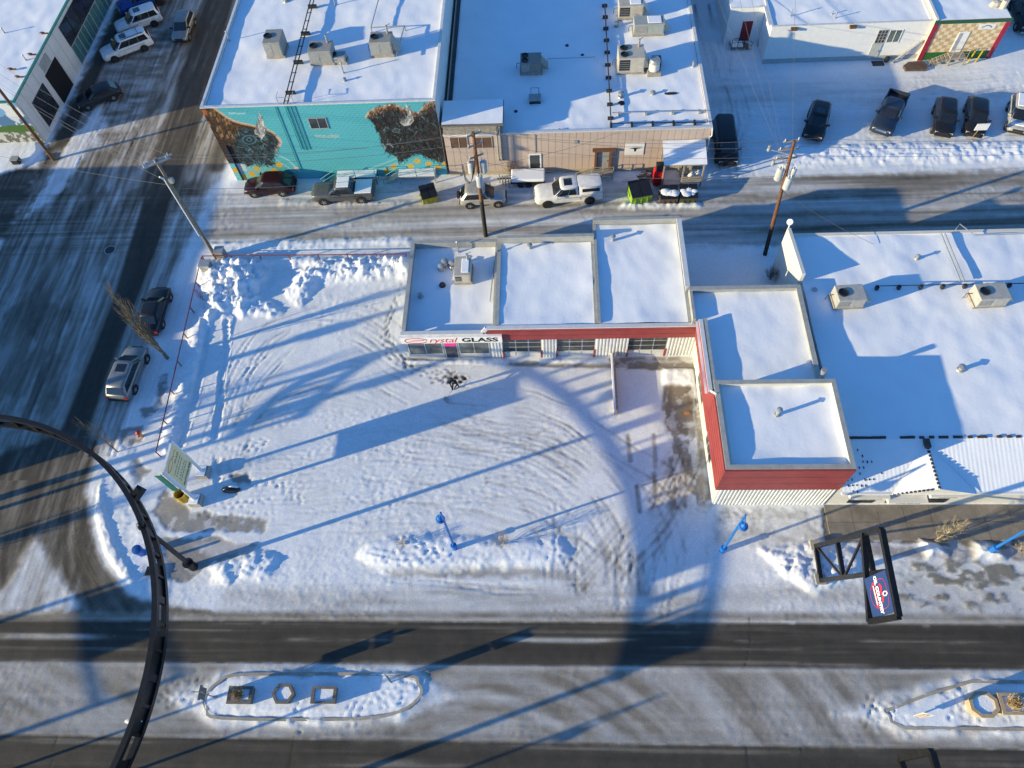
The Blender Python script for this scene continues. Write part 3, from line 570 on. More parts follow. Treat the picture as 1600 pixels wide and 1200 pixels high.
for q in ((975, 815), (1120, 850), (680, 885), (1010, 950), (1235, 890), (590, 940), (890, 880), (1330, 850)): pt.disc(pt.P(TR([q]))[0], .30, (.62, .38, .03), .9)
# left animal
oL = pt.P(TL([(85, 150), (270, 160), (350, 215), (420, 270), (520, 320), (620, 350), (720, 370), (800, 390), (920, 420), (1000, 460), (1060, 510), (1100, 560), (1090, 620), (1050, 655), (1045, 700), (1012, 730), (1008, 800), (1032, 850), (990, 872), (930, 850), (860, 835), (780, 845), (700, 885), (640, 845), (560, 845), (440, 835), (380, 760), (250, 560), (120, 300)]))
pt.line(oL[:13], .34, (.66, .48, .33), .8); mL = pt.fill(oL, (.034, .023, .02), .05, .12)
fL = pt.P(TL([(505, 500), (560, 425), (680, 400), (790, 410), (900, 440), (1000, 490), (1060, 560), (1030, 700), (1010, 850), (760, 840), (560, 830), (545, 660), (510, 580)])); mf = pt.fill(fL, (.022, .05, .065), .1, .15)
for r, (p0, p1, p2) in enumerate((([180, 190], [260, 200], [330, 230]), ([215, 310], [290, 285], [400, 290]), ([330, 420], [390, 330], [470, 320]), ([350, 490], [440, 380], [560, 370]), ([445, 500], [500, 430], [580, 390]), ([470, 580], [520, 520], [560, 470]))):
    Q = spline([p0, p1, p2], 4)
    for a in Q:
        for s_ in range(3):
            c = pt.P(TL([(a[0]+random.gauss(0, 14), a[1]+random.gauss(0, 12))]))[0]; pt.line([c, c+np.array([-.06, -.30])+np.random.RandomState(int(a[0])).randn(2)*.05], .13, np.array((.22, .125, .06))*random.choice((.15, .25, .45, .7, 1.5)), .9)
pt.fill(pt.P(TL([(110, 175), (165, 165), (180, 230), (150, 240)])), (.45, .12, .04), .08, .1); pt.hairs(mL, 300, .35, .05, (.10, .055, .03), -1.2, .5, .5)
pt.line(oL[1:12], .15, (.5, .26, .13), .8); pt.line(oL[10:15], .22, (.62, .42, .35), .8)
pt.hairs(mf, 330, .42, .045, (.035, .095, .125), lambda x, z: math.sin(x*2)*1.2-1.2, .6); pt.hairs(mf, 300, .4, .07, (.008, .012, .016), -1.3, .6); pt.hairs(mf, 45, .35, .04, (.16, .28, .32), -1.4, .7)
for rx, c in ((82, (.07, .16, .20)), (64, (.015, .035, .05)), (30, (.06, .14, .18)), (12, (.008, .012, .02))): pt.line(pt.P(TL([(715+rx*math.cos(a)*1.0, 548+rx*.66*math.sin(a)) for a in np.linspace(0, 6.3, 20)])), .10, c)
hl = pt.P(TL([(835, 208), (870, 270), (905, 340), (922, 400), (918, 470), (870, 545), (832, 495), (790, 475), (780, 440), (815, 380), (830, 300)])); mh = pt.fill(hl, (.62, .62, .60)); pt.hairs(mh, 60, .4, .05, (.12, .12, .13), 1.4, .2)
# right animal
oR = pt.P(TR([(345, 265), (380, 210), (450, 170), (520, 160), (600, 130), (680, 125), (760, 150), (830, 185), (930, 215), (990, 225), (1020, 200), (1080, 130), (1150, 85), (1220, 70), (1300, 400), (1345, 810), (1250, 832), (1180, 790), (1100, 765), (1060, 745), (1000, 722), (920, 735), (880, 765), (800, 795), (735, 850), (728, 765), (640, 722), (580, 692), (540, 640), (520, 560), (500, 480), (450, 400), (430, 340)]))
pt.line(oR[:14], .30, (.62, .45, .32), .85); mR = pt.fill(oR, (.022, .02, .021), .05, .14)
band = mR & (sdist(oR[:14], pt.A, pt.B) < .45); pt.hairs(band, 200, .30, .07, (.11, .045, .025), 1.2, .5); pt.hairs(band, 70, .3, .05, (.38, .23, .13), 1.2, .4)
pt.hairs(mR, 480, .36, .04, (.035, .065, .08), -1.5, .6); pt.hairs(mR, 160, .40, .05, (.06, .03, .02), -1.4, .6); pt.hairs(mR, 80, .42, .035, (.14, .23, .26), -1.4, .6); pt.hairs(mR, 300, .4, .07, (.006, .006, .007), -1.4, .6)
hr = pt.P(TR([(825, 85), (870, 150), (915, 245), (932, 310), (890, 360), (810, 376), (760, 332), (772, 312), (850, 285), (855, 220)])); mh = pt.fill(hr, (.64, .63, .60)); pt.hairs(mh, 60, .35, .05, (.14, .14, .14), 1.3, .3)
pt.line(pt.P(TR([(665, 440), (700, 405), (760, 420), (740, 455), (690, 455), (665, 440)])), .035, (.16, .24, .27)); pt.disc(pt.P(TR([(712, 432)]))[0], .09, (.2, .26, .3)); pt.disc(pt.P(TR([(712, 432)]))[0], .07, (.01, .01, .01))
pt.line(pt.P(TR([(540, 600), (570, 640), (575, 660)])), .10, (.3, .4, .43)); pt.line(pt.P(TR([(590, 605), (640, 600), (670, 640)])), .07, (.3, .35, .37)); pt.hairs(band & (pt.A > 0), 1, .1, .05, (.1, .1, .1), 1) if (band & (pt.A > 0)).any() else None
# faded brush lettering between the heads and the small pale signature
for k, (x0, y0, n_, c, w) in enumerate(((492, 213, 9, (.34, .47, .45), .09), (357, 177, 9, (.42, .66, .68), .05))):
    for i in range(n_):
        x = x0+i*(4.3 if k == 0 else 2.9); pt.line(pt.P([(x, y0+random.uniform(-3, 1)*(1 if k == 0 else .5)), (x+1.4, y0+random.uniform(1, 4)*(1 if k == 0 else .5)), (x+2.6, y0-random.uniform(0, 3)*(1 if k == 0 else .5)), (x+3.6, y0+1)]), w, c, .8)
pt.build('mural_wall', B, WALLPAINT)
roof_snow(B, -28.75, -9.5, YM+.2, 91.7, 8.0, .05, 2, .05)
CAPW = mat('white_coping', (.66, .67, .68), .5, .2, var=.1)
coping(B, -29, -9.25, YM, 92, 8.2, CAPW, .22, .10, 'snwe')
p0 = Wy(479, 184, YM); p1 = Wy(521, 201, YM); window(B, p0[0]+.05, p1[0]-.35, p1[1]+.05, p0[1], YM-.005, 2, 1, mat('silver_frame', (.5, .5, .5), .4, .5))
for px_, py_, py2 in ((432, 172, 266), (446, 168, 233), (452, 168, 234), (458, 166, 233)):
    a = Wy(px_, py_, YM); e = Wy(px_+(py2-py_)*.40, py2, YM); m = MB(); m.tube([(a[0], YM-.06, 8.15), (a[0], YM-.06, max(.1, e[1]))], .03, 6); m.build('conduit', TEALM, B)
m = MB(); a = Wy(356, 232, YM); m.tube([(a[0], YM-.07, 4.2), (a[0], YM-.07, .1)], .07, 6); m.build('downpipe', mat('navy_pipe', (.01, .03, .07), .4), B)
m = MB()
for s in (-.16, .16): m.bar((-21.65+s, YM-.1, 8.45), (-21.62+s, 90, 8.45), .06, .1)
for i in range(34): m.bar((-21.85, 50.3+i*1.2, 8.4), (-21.42, 50.3+i*1.2, 8.4), .05, .05)
for i in range(9): m.box(-22.0, 51.5+i*4, 7.95, -21.2, 51.65+i*4, 8.36)
m.build('cable_tray', DARK, B)
m = MB()
for x in (-22.3, -21.0): m.tube([(x, YM+.1, 8.2), (x, YM-.0, 9.0), (x, YM+.7, 9.0)], .025, 5)
m.tube([(-22.3, YM, 9.0), (-21.0, YM, 9.0)], .025, 5); m.build('roof_hoop', GALV, B)
m = MB()
for a, e in (((-15.3, 65, 8.5), (-15.6, 59.6, 8.5)), ((-15.6, 59.6, 8.5), (-12.6, 59.7, 8.5)), ((-12.6, 59.7, 8.5), (-12.9, 55.5, 8.5)), ((-15.3, 65, 8.5), (-15.2, 90, 8.5))): m.tube([a, e], .05, 6); m.cyl((a[0], a[1], 7.9), a, .06, n=6)
m.build('gas_pipe', STEEL, B)
def vent(parent, x, y, z, h, r=.12, m=GALV, cap=True, name='roof_vent'):
    b = MB(); b.cyl((x, y, z-.15), (x, y, z+h), r, n=10); b.cyl((x, y, z-.1), (x, y, z+.08), r*2.0, r*1.5, 10)
    if cap: b.cyl((x, y, z+h+.03), (x, y, z+h+.11), r*1.7, r*.6, 10); b.cyl((x, y, z+h-.02), (x, y, z+h+.04), r*.6, n=8)
    return b.build(name, m, parent, True)
for px_, py_, h, r in ((359, 64, .9, .05), (539, 127, .25, .1), (537, 115, 1.0, .06), (524, 8, .6, .06), (447, 2, .5, .2)): a = G(px_, py_, 8); vent(B, a[0], a[1], 8, h, r)

# ===== tan building
YT = 49.9
T = thing('tan_building', 'long low building with pinkish tan panel wall and snowy roof', 'building', (2.5, YT, 0))
TAN = mat('tan_panel', (.50, .405, .35), .75, var=.06, scale=1.0, bump=.1); TANB = mat('tan_base', (.40, .35, .25), .8, var=.12)
walls(T, -9.0, 13.95, YT+.06, 92, 4.62, TAN, 'snwe')
pw = 22.9/38; m = MB(); m.box(-pw/2+.012, 0, .42, pw/2-.012, .055, 4.6); me = m.mesh('wall_panel', TAN)
for i in range(38): piece('wall_panel', me, T, (-8.97+pw*(i+.5)-2.5, 0, 0))
m = MB(); m.box(-8.98, YT-.02, -.3, 13.94, YT+.05, .415); m.build('wall_base', TANB, T)
roof_snow(T, -8.75, 13.7, YT+.25, 91.7, 4.5, .05, 12, .05); coping(T, -9.0, 13.95, YT+.0, 92, 4.62, CAPW, .28, .10, 'sne')
# raised corner with clerestory band
m = MB(); m.box(-8.95, YT-.035, 4.74, -3.85, YT+2.9, 5.62); m.build('wall', GREYWOOD, T)
m = MB(); m.box(-9.05, YT-.12, 5.62, -3.75, YT+3.0, 5.78); m.build('coping', mat('dark_flashing', (.16, .15, .14), .6), T); roof_snow(T, -9.0, -3.8, YT-.08, YT+2.95, 5.86, .02, 3)
m = MB(); m.box(-9.0, YT-.08, 4.56, -3.9, YT-.004, 4.735); m.build('white_trim', WHITE, T)
BRWN = mat('brown_glazing', (.13, .075, .055), .35, var=.3, scale=2)
for a, e in ((702, 730), (737, 768)): p0 = Wy(a, 214, YT); p1 = Wy(e+2, 231, YT); window(T, p0[0], p1[0], p1[1], p0[1], YT-.005, 2, 1, TAN, BRWN, fw=.05)
p0 = Wy(827, 238, YT); p1 = Wy(846, 268, YT); DX = p0[0]
d_ = window(T, DX-.1, DX+1.05, .15, 2.35, YT-.005, 1, 1, WHITE, GLASS, fw=.13, name='door'); m = MB(); m.box(DX+.8, YT-.10, 1.0, DX+.84, YT-.055, 1.25); m.build('handle', DARK, d_)
p0 = Wy(930, 238, YT); WX = p0[0]+.25
m = MB(); m.box(WX, YT-.05, .35, WX+1.0, YT-.004, 2.45); d_ = m.build('door', mat('grey_door', (.30, .30, .29), .6), T); m = MB(); m.box(WX+.85, YT-.1, 1.3, WX+.9, YT-.05, 1.4); m.build('handle', DARK, d_)
RUST = mat('stained_timber', (.14, .065, .035), .75, var=.3, scale=5); m = MB()
for x in (WX-.28, WX+1.06): m.box(x, YT-.22, .3, x+.2, YT-.004, 2.55)
m.box(WX-.5, YT-.28, 2.55, WX+1.5, YT-.004, 2.78); m.build('door_surround', RUST, T)
p0 = Wy(978, 224, YT); p1 = Wy(1005, 241, YT); sg = MB(); sg.box(p0[0], YT-.05, p1[1], p1[0], YT-.004, p0[1]); sg = sg.build('longhorn_sign', WHITE, T)
cx, cz = (p0[0]+p1[0])/2+.05, (p0[1]+p1[1])/2; m = MB()
m.add([(cx+a, YT-.056, cz+c) for a, c in ((-.62, .10), (-.25, .05), (-.14, .05), (-.06, -.26), (.06, -.26), (.14, .05), (.25, .05), (.62, .10), (.22, .16), (-.22, .16))], [tuple(range(10))])
m.add([(cx+a, YT-.056, cz+c) for a, c in ((-.55, .25), (.55, .25), (.55, .29), (-.55, .29))], [(0, 1, 2, 3)]); m.build('emblem', BLACK, sg)
p0 = Wy(900, 221, YT); m = MB(); m.box(p0[0]-.16, YT-.06, p0[1]-.16, p0[0]+.16, YT-.004, p0[1]+.16); m.build('wall_vent', STEEL, T)
for px_ in (776, 781): p0 = Wy(px_, 206, YT); m = MB(); m.tube([(p0[0], YT-.16, 5.6), (p0[0], YT-.16, 1.9), (p0[0]+.2, YT-.1, 1.8)], .08, 7); m.build('flue_pipe', STEEL, T)
p0 = Wy(835, 209, YT); m = MB(); m.tube([(p0[0], YT-.05, 4.5), (p0[0], YT-.05, 2.5)], .025, 5); m.build('conduit', GALV, T)
m = MB(); m.tube([(13.98, YT-.03, 4.6), (14.05, YT-.1, 3.9), (13.9, YT-.1, 3.7), (13.9, YT-.1, .3)], .06, 6); m.build('downpipe', WHITE, T)
# pipes and bits on the tan roof
m = MB(); P = [G(a, e, 4.9) for a, e in ((945, 5), (955, 192), (1103, 190))]
m.tube([(P[0][0], P[0][1], 4.85), (P[1][0], P[1][1], 4.85), (P[2][0], P[2][1], 4.85)], .06, 6); a, e = P[1]
for i in range(10): q = P[0][1]+(a*0+P[1][1]-P[0][1])*i/9.5; m.box(P[0][0]+(P[1][0]-P[0][0])*i/9.5-.25, q-.08, 4.35, P[0][0]+(P[1][0]-P[0][0])*i/9.5+.25, q+.08, 4.78)
for i in range(5): x = P[1][0]+(P[2][0]-P[1][0])*i/4.5; m.box(x-.08, P[1][1]-.25, 4.35, x+.08, P[1][1]+.25, 4.78)
m.build('gas_pipe', DARK, T)
m = MB(); P = [G(a, e, 4.8) for a, e in ((957, 176), (1108, 173), (855, 92), (930, 89))]; m.tube([(P[0][0], P[0][1], 4.8), (P[1][0], P[1][1], 4.8)], .035, 6); m.tube([(P[2][0], P[2][1], 4.8), (P[3][0], P[3][1], 4.8)], .03, 6)
for i in range(4): x = P[0][0]+.6+(P[1][0]-P[0][0])*i/3.6; m.box(x-.1, P[0][1]-.15, 4.35, x+.1, P[0][1]+.15, 4.75)
m.build('thin_pipe', STEEL, T)
for px_, py_, h, r in ((970, 150, .45, .16), (971, 160, .12, .18), (1020, 146, .25, .14), (963, 40, .4, .15), (886, 70, .1, .1), (910, 85, .1, .1), (806, 173, .12, .1), (1083, 103, .5, .10), (874, 203, .2, .1)): a = G(px_, py_, 4.6); vent(T, a[0], a[1], 4.5, h, r, DARK if h < .2 else GALV, h > .2)
m = MB(); a = G(1048, 146, 4.55); m.ball((a[0], a[1], 4.55), .55, 10, (1.1, .35, .12)); m.build('roof_debris', DARK, T)
m = MB(); m.box(-8.85, YT+.3, 4.5, -8.5, 92, 4.68); m.build('roof_gutter', DARK, T)

# lean-to shelter at the east end
X0, X1 = 9.95, 13.55
L = thing('lean_to_shelter', 'open timber lean-to with snow-covered roof over stored clutter', 'shelter', (11.7, 48.8, 0))
for x in (X0+.1, 11.75, X1-.1):
    for y in (47.75, 49.7): m = MB(); m.box(x-.06, y-.06, 0, x+.06, y+.06, 2.7 if y < 49 else 3.2); m.build('post', GREYWOOD, L)
m = MB(); m.add([(X0, 47.5, 2.72), (X1, 47.5, 2.72), (X1, 49.82, 3.32), (X0, 49.82, 3.32), (X0, 47.5, 2.84), (X1, 47.5, 2.84), (X1, 49.82, 3.44), (X0, 49.82, 3.44)], [(0, 3, 2, 1), (4, 5, 6, 7), (0, 1, 5, 4), (1, 2, 6, 5), (2, 3, 7, 6), (3, 0, 4, 7)]); m.build('roof', GREYWOOD, L)
A_, B_ = np.meshgrid(np.linspace(X0-.03, X1+.03, 16), np.linspace(47.45, 49.8, 11)); m = MB(); Z_ = 2.87+(B_-47.5)*.258+.05*fbm(A_*1.5, B_*1.5, 3, 7)
m.add(np.stack([A_, B_, Z_], -1).reshape(-1, 3), [(j*16+i, j*16+i+1, (j+1)*16+i+1, (j+1)*16+i) for j in range(10) for i in range(15)]); m.build('snow_cover', SNOW_ROOF, L, True)
m = MB()
for z in (.75, .98, 1.2): m.box(11.8, 47.66, z-.07, X1-.16, 47.72, z+.07)
m.build('board_rail', GREYWOOD, L)

# ===== the glass shop (L-shaped)
YC = 30.1
C = thing('glass_shop', 'L-shaped glass repair shop with red fascia and three garage doors', 'building', (2, YC, 0))
CW = mat('shop_side_wall', (.62, .60, .53), .75, var=.08, scale=.8); SHEETM = mat('white_corrugated', (.66, .67, .66), .45, .1, var=.14, scale=1.4); GREYP = mat('grey_parapet', (.36, .37, .36), .6, .15, var=.15, scale=1.5)
CAPG = mat('parapet_cap', (.40, .40, .37), .5, .2, var=.15)
U = [(-11, -4.02, YC+.02, 39.0, 3.55, 2.86), (-4.0, 3.48, YC+.02, 38.3, 4.10, 4.0), (3.5, 10.2, YC+.02, 39.9, 4.20, 4.04)]
wn_ = walls(C, *U[0][:5], GREYP, 'wne'); walls(C, *U[1][:5], GREYP, 'nwe'); walls(C, *U[2][:5], GREYP, 'nwe')
for i, (x0, x1, y0, y1, zt, zr) in enumerate(U):
    roof_snow(C, x0+.2, x1-.2, y0+.2, y1-.2, zr, .03, 30+i, .22 if i else .1); coping(C, x0, x1, y0, y1, zt, CAPG if i else GREYP, .30 if i < 2 else .24, .07, 'nw' if i == 0 else 'w', .03)
    if i: b = MB(); b.box(x0, y1-.16, zt-.02, x1, y1, 4.72); b.build('parapet', GREYP, C); b = MB(); b.box(x0-.03, y1-.24, 4.72, x1+.03, y1+.05, 4.78); b.build('coping', CAPG, C)
b = MB(); b.box(10.04, YC+2.9, 4.19, 10.2, 39.7, 4.72); b.build('parapet', GREYP, C); b = MB(); b.box(9.96, YC+2.9, 4.72, 10.32, 39.66, 4.79); b.build('coping', CAPW, C)
# rear right block and front wing
U4 = (10.22, 18.15, 24.22, 32.9, 4.85, 4.42); U5 = (10.95, 18.45, 18.0, 24.2, 6.1, 5.72)
walls(C, *U4[:5], GREYP, 'ne'); walls(C, *U5[:5], CW, 'snwe')
m = MB(); m.box(10.95, 24.22, -.3, 11.15, YC, 4.84); m.build('wall', CW, C); m = MB(); m.box(10.22, YC+.02, -.3, 10.42, 32.68, 4.84); m.build('wall', GREYP, C)
roof_snow(C, 10.42, 17.95, 24.2, 32.7, U4[5], .03, 41, .15); roof_snow(C, 11.1, 18.25, 18.2, 24.0, U5[5], .03, 42, .22)
coping(C, 10.22, 18.15, 24.5, 32.9, 4.85, CAPG, .34, .07, 'ne', .03); coping(C, 10.75, 18.45, 18.0, 24.2, 6.1, CAPG, .30, .07, 'nswe', .06)
b = MB(); b.box(10.9, 24.3, 4.85, 11.15, YC+.0, 4.92); b.build('coping', CAPG, C)
# front: piers of corrugated sheet, doors, shop window
def sheet_wall(x0, x1, z0, z1, y, name='corrugated_wall', m=SHEETM, pitch=.24, axis='y'):
    n = max(1, int(round((x1-x0)/pitch))); p = (x1-x0)/n; pts = []
    for i in range(n):
        a = x0+i*p; pts += [(a, 0), (a+p*.45, 0), (a+p*.55, -.06), (a+p*.9, -.06)]
    pts.append((x1, 0)); b = MB(); k = len(pts)
    if axis == 'y': vs = [(a, y+d, z) for z in (z0, z1) for a, d in pts]
    else: vs = [(y+d, a, z) for z in (z0, z1) for a, d in pts]
    b.add(vs, [(i, i+1, k+i+1, k+i) for i in range(k-1)]); return b.build(name, m, C)
DW = [(785, 846), (868, 928), (977, 1037)]; DXs = []
for a, e in DW: p0 = Wy(a+2, 555, YC)[0]; p1 = Wy(e, 555, YC)[0]; DXs.append((p0, p1))
ZF = 2.62   # underside of fascia
edges = [-4.55]+[v for d in DXs for v in d]+[10.95]
for i in range(0, len(edges), 2): sheet_wall(edges[i], edges[i+1], -.1, ZF+.1, YC)
DOORP = mat('garage_door_panel', (.60, .61, .60), .5, .1, var=.06); DOORG = mat('garage_glass', (.045, .052, .06), .12, var=.5, scale=.9, spec=.8)
for x0, x1 in DXs:
    b = MB(); b.box(x0, YC+.12, -.05, x1, YC+.18, ZF+.05); d = b.build('garage_door', DOORP, C)
    cw = (x1-x0)/3
    for r in range(4):
        z0 = .05+r*.64; z1 = z0+.60
        for k in range(3):
            b = MB(); b.box(x0+cw*k+.05, YC+.085, z0+.03, x0+cw*(k+1)-.05, YC+.118, z1-.03); b.build('door_panel' if r == 0 else 'pane', DOORP if r == 0 else DOORG, d)
    for s in (x0-.06, x1-.06): b = MB(); b.box(s, YC-.075, 0, s+.12, YC+.1, 1.0); b.build('guard_post', RED, C)
SHOPG = mat('shop_glass', (.10, .12, .13), .06, var=.7, scale=.6, spec=.9)
b = MB(); b.box(-10.95, YC+.03, -.3, -4.55, YC+.2, ZF+.6); b.build('wall', mat('shop_back', (.25, .25, .24), .8), C)
FR = mat('aluminium_frame', (.55, .57, .58), .4, .4, var=.08)
window(C, -10.9, -8.15, .15, 2.45, YC+.02, 2, 1, FR, SHOPG, fw=.10, name='shop_window'); window(C, -7.0, -4.58, .15, 2.45, YC+.02, 2, 1, FR, SHOPG, fw=.10, name='shop_window')
for x0, x1 in ((-10.8, -8.25), (-6.9, -4.68)): b = MB(); b.box(x0, YC-.05, .2, x1, YC-.032, .78); b.build('sill_panel', FR, C)
d_ = window(C, -8.1, -7.05, .05, 2.45, YC+.02, 1, 1, FR, mat('door_glass', (.05, .055, .075), .1, spec=.8), fw=.08, name='door'); b = MB(); b.box(-8.0, YC-.04, 1.75, -7.15, YC-.03, 2.35); b.build('door_poster', mat('magenta_poster', (.75, .05, .32), .6), d_); b = MB(); b.box(-7.2, YC-.08, 1.0, -7.16, YC-.03, 1.3); b.build('handle', DARK, d_)
# red fascia
def fascia(x0, x1, z0, z1, y, name='fascia'):
    n = 5; b = MB(); h = (z1-z0)/n
    for i in range(n): b.box(x0, y-.015*(i % 2), z0+h*i, x1, y+.1, z0+h*(i+1)-.012)
    return b.build(name, RED, C)
fascia(-4.6, 10.86, ZF, 4.06, YC-.12); b = MB(); b.box(-4.7, YC-.16, 4.065, 10.9, YC+.16, 4.16); b.build('coping', CAPW, C)
b = MB(); b.box(-11.1, YC-.16, 3.5, -4.95, YC+.16, 3.6); b.build('coping', CAPW, C); b = MB(); b.bar((-4.95, YC, 3.55), (-4.62, YC, 4.11), .32, .09, up=(0, 1, 0)); b.build('coping', CAPW, C)
b = MB(); b.box(-11.0, YC-.10, ZF, -4.7, YC+.02, 3.49); b.build('fascia', CW, C)
sheet_wall(10.95, 18.45, -.1, 3.0, 17.985)
for k in range(6): b = MB(); b.box(10.62, 17.83-.012*(k % 2), 3.0+k*.515, 18.5, 17.95, 3.0+k*.515+.505); b.build('cladding_strip', RED, C)
# west face of the wing: stepped red cladding
b = MB(); y_ = [(YC-.12, 3.0), (25.6, 3.0), (25.6, 2.75), (22.2, 2.75), (22.2, 2.9), (21.4, 2.9), (21.4, 3.0), (17.96, 3.0), (17.96, 6.08), (23.2, 6.08), (24.1, 4.84), (YC-.12, 4.84)]
b.extr(y_, (10.60, 0, 0), (0, 1, 0), (0, 0, 1), (1, 0, 0), .12); b.build('fascia', RED, C)
for k in range(1, 6): b = MB(); b.box(10.585, 18.0, 3.0+k*.515-.02, 10.60, 23.1, 3.0+k*.515); b.build('cladding_seam', mat('red_seam', (.30, .03, .02), .6) if k == 1 else bpy.data.materials['red_seam'], C)
b = MB(); b.bar((10.72, 23.15, 6.15), (10.72, 24.1, 4.9), .28, .08, up=(1, 0, 0)); b.bar((10.72, 24.1, 4.9), (10.72, YC-.1, 4.9), .28, .08); b.build('coping', CAPW, C)
window(C, 25.2, 27.6, .9, 2.7, 10.95, 3, 2, FR, GLASS, axis='x', fw=.08); window(C, 20.5, 22.6, .9, 2.7, 10.95, 3, 2, FR, GLASS, axis='x', fw=.08)
# shop sign: swash script in red, block capitals in black
sb = MB(); sb.box(-11.15, YC-.34, 2.66, -3.55, YC-.11, 3.47); SG = sb.build('shop_sign', mat('sign_white', (.78, .79, .79), .4), C)
sy = YC-.346; sx = lambda a: -11.15+(a-40)/(1395-40)*7.6; sz = lambda a, x=0: 3.47-(a-118-(x-700)*(-.014))/128*.81
REDL = mat('sign_red', (.62, .03, .03), .5, var=0); BLK = mat('sign_black', (.012, .012, .016), .5, var=0)
m = MB(); sc = lambda q: [(sx(a), sz(c, a)) for a, c in q]
def scr(q, w=.045): ribbon(m, spline(sc(q), 6), w, (0, sy, 0), (1, 0, 0), (0, 0, 1))
scr([(395, 190), (380, 165), (300, 145), (200, 148), (120, 165), (100, 200), (140, 232), (240, 245), (330, 238), (385, 212)], .085)
scr([(150, 205), (230, 182), (330, 180), (350, 186), (260, 196), (180, 206)], .045)
put_text(m, 'rystal', .90, (sx(598), sy, sz(186, 598)), (1.08, 0, 0), (0, 0, 1), bold=.004, shear=.32, spacing=.98)
m.build('script_lettering', REDL, SG)
m = MB(); put_text(m, 'GLASS', .72, (sx(1100), sy, sz(180, 1100)), (1.34, 0, 0), (0, 0, 1), bold=.026); m.build('block_lettering', BLK, SG)
# roof fittings of the shop
for px_, py_, z, h, r, cap in ((828, 392, 3.75, .75, .13, True), (925, 388, 3.75, .3, .14, True), (925, 441, 3.75, .3, .14, True), (957, 378, 3.9, .7, .13, True), (998, 389, 3.9, .1, .13, False), (695, 410, 3.05, .25, .17, True), (690, 418, 3.05, .25, .17, True), (707, 414, 3.05, .35, .17, True), (691, 444, 3.05, .06, .14, False), (657, 462, 3.05, .2, .12, True), (716, 392, 3.05, 1.1, .05, True), (1214, 648, 5.75, .75, .12, True), (1180, 612, 5.3, .4, .1, True), (1237, 612, 5.3, .4, .1, True)):
    a = G(px_, py_, z); vent(C, a[0], a[1], z-.05, h, r, GALV if cap else DARK, cap)
m = MB(); a = G(1287, 605, 5.0); m.cyl((18.05, 24.6, 4.3), (17.95, 24.9, 6.0), .16, n=12); m.cyl((17.95, 24.9, 6.0), (17.95, 24.9, 6.25), .2, .2, 12); m.build('flue', GALV, C, True)
m = MB(); m.bar((-4.3, 36.9, 3.4), (-4.55, 33.2, 3.1), .3, .04, up=(1, 0, 0)); m.build('leaning_panel', GREYP, C)

# ===== white shop to the east
YR = 18.0
R2 = thing('white_shop', 'long white shop with a snowy tiled front roof and small gable', 'building', (28, YR, 0))
walls(R2, 18.6, 44, YR+.0, 38.3, 3.1, CREAM, 'snwe'); roof_snow(R2, 18.65, 43.9, 20.85, 38.2, 4.22, .06, 51, .05)
b = MB(); b.box(18.6, 20.9, 3.1, 18.9, 38.3, 4.15); b.box(18.6, 38.0, 3.1, 44, 38.3, 4.3); b.build('wall', CREAM, R2)
b = MB(); b.extr([(33.6, 0), (38.6, 0), (38.6, 4.6), (33.6, 5.3)], (18.32, 0, 0), (0, 1, 0), (0, 0, 1), (1, 0, 0), .26); b.build('end_wall', CREAM, R2)
b = MB(); b.cyl((18.4, 38.75, 5.1), (18.36, 38.69, 5.17), 0.25, .22, 14); b.cyl((18.4, 38.6, 4.4), (18.4, 38.66, 5.1), .05, n=6); b.build('satellite_dish', WHITE, R2, True)
# tiled front slope: snow over rolls
def slope(x0, x1, ya, za, yb, zb, seed=0):
    n = int((x1-x0)/.06); k = 12; A_, T_ = np.meshgrid(np.linspace(x0, x1, n), np.linspace(0, 1, k)); w = .011*np.abs(np.sin(A_*math.pi/.27))*(.4+1.1*fbm(A_*.7, T_*3, 3, seed+3)); st = .02*((T_*8) % 1)
    Y_ = ya+(yb-ya)*T_; Z_ = za+(zb-za)*T_+w+.03*fbm(A_*.8, Y_*.8, 3, seed)-st*.5; b = MB()
    b.add(np.stack([A_, Y_, Z_], -1).reshape(-1, 3), [(j*n+i, j*n+i+1, (j+1)*n+i+1, (j+1)*n+i) for j in range(k-1) for i in range(n-1)]); return b.build('tiled_snow_roof', SNOW_ROOF, R2, True)
slope(18.62, 44, 20.9, 4.2, 17.6, 3.14, 61)
TILE = mat('dark_roof_tile', (.07, .055, .05), .8, var=.3)
b = MB(); b.box(0, 0, 0, .30, .16, .10); me = b.mesh('ridge_tile', TILE)
for i in [q for q in range(84) if random.random() < (.9 if q < 10 else .55)]: piece('ridge_tile', me, R2, (18.65+i*.302-28+random.uniform(-.015, .015), 20.84-YR, 4.20+random.uniform(-.03, .02)))
b = MB()
for k in range(230):     # tile noses melted out of the snow
    x = 18.7+abs(random.gauss(0, 1.3)) if k < 150 else random.uniform(18.7, 26); t = random.uniform(.1, 1) if k < 150 else random.uniform(.0, .6); x = 18.6+round((x-18.6)/.27)*.27+.13
    if x > 22 or (x > 20.4 and k % 5) or k % 2 == 0 or fbm(np.array([x*1.1]), np.array([t*3]), 2, 300)[0] < .5: continue
    t = round(t*9)/9; y = 20.9+(17.65-20.9)*t; z = 4.2+(3.14-4.2)*t+.055; b.box(x-.02-.02*random.random(), y-.10*random.random()-.03, z-.03, x+.025, y+.05, z+.012)
tag(b.build('roof_tile_noses', TILE, R2), kind='stuff')
b = MB(); b.box(18.55, 17.45, 3.0, 44, 17.6, 3.16); b.build('gutter', WHITE, R2)
gx0, gxa, gx1 = 21.6, 24.0, 26.9
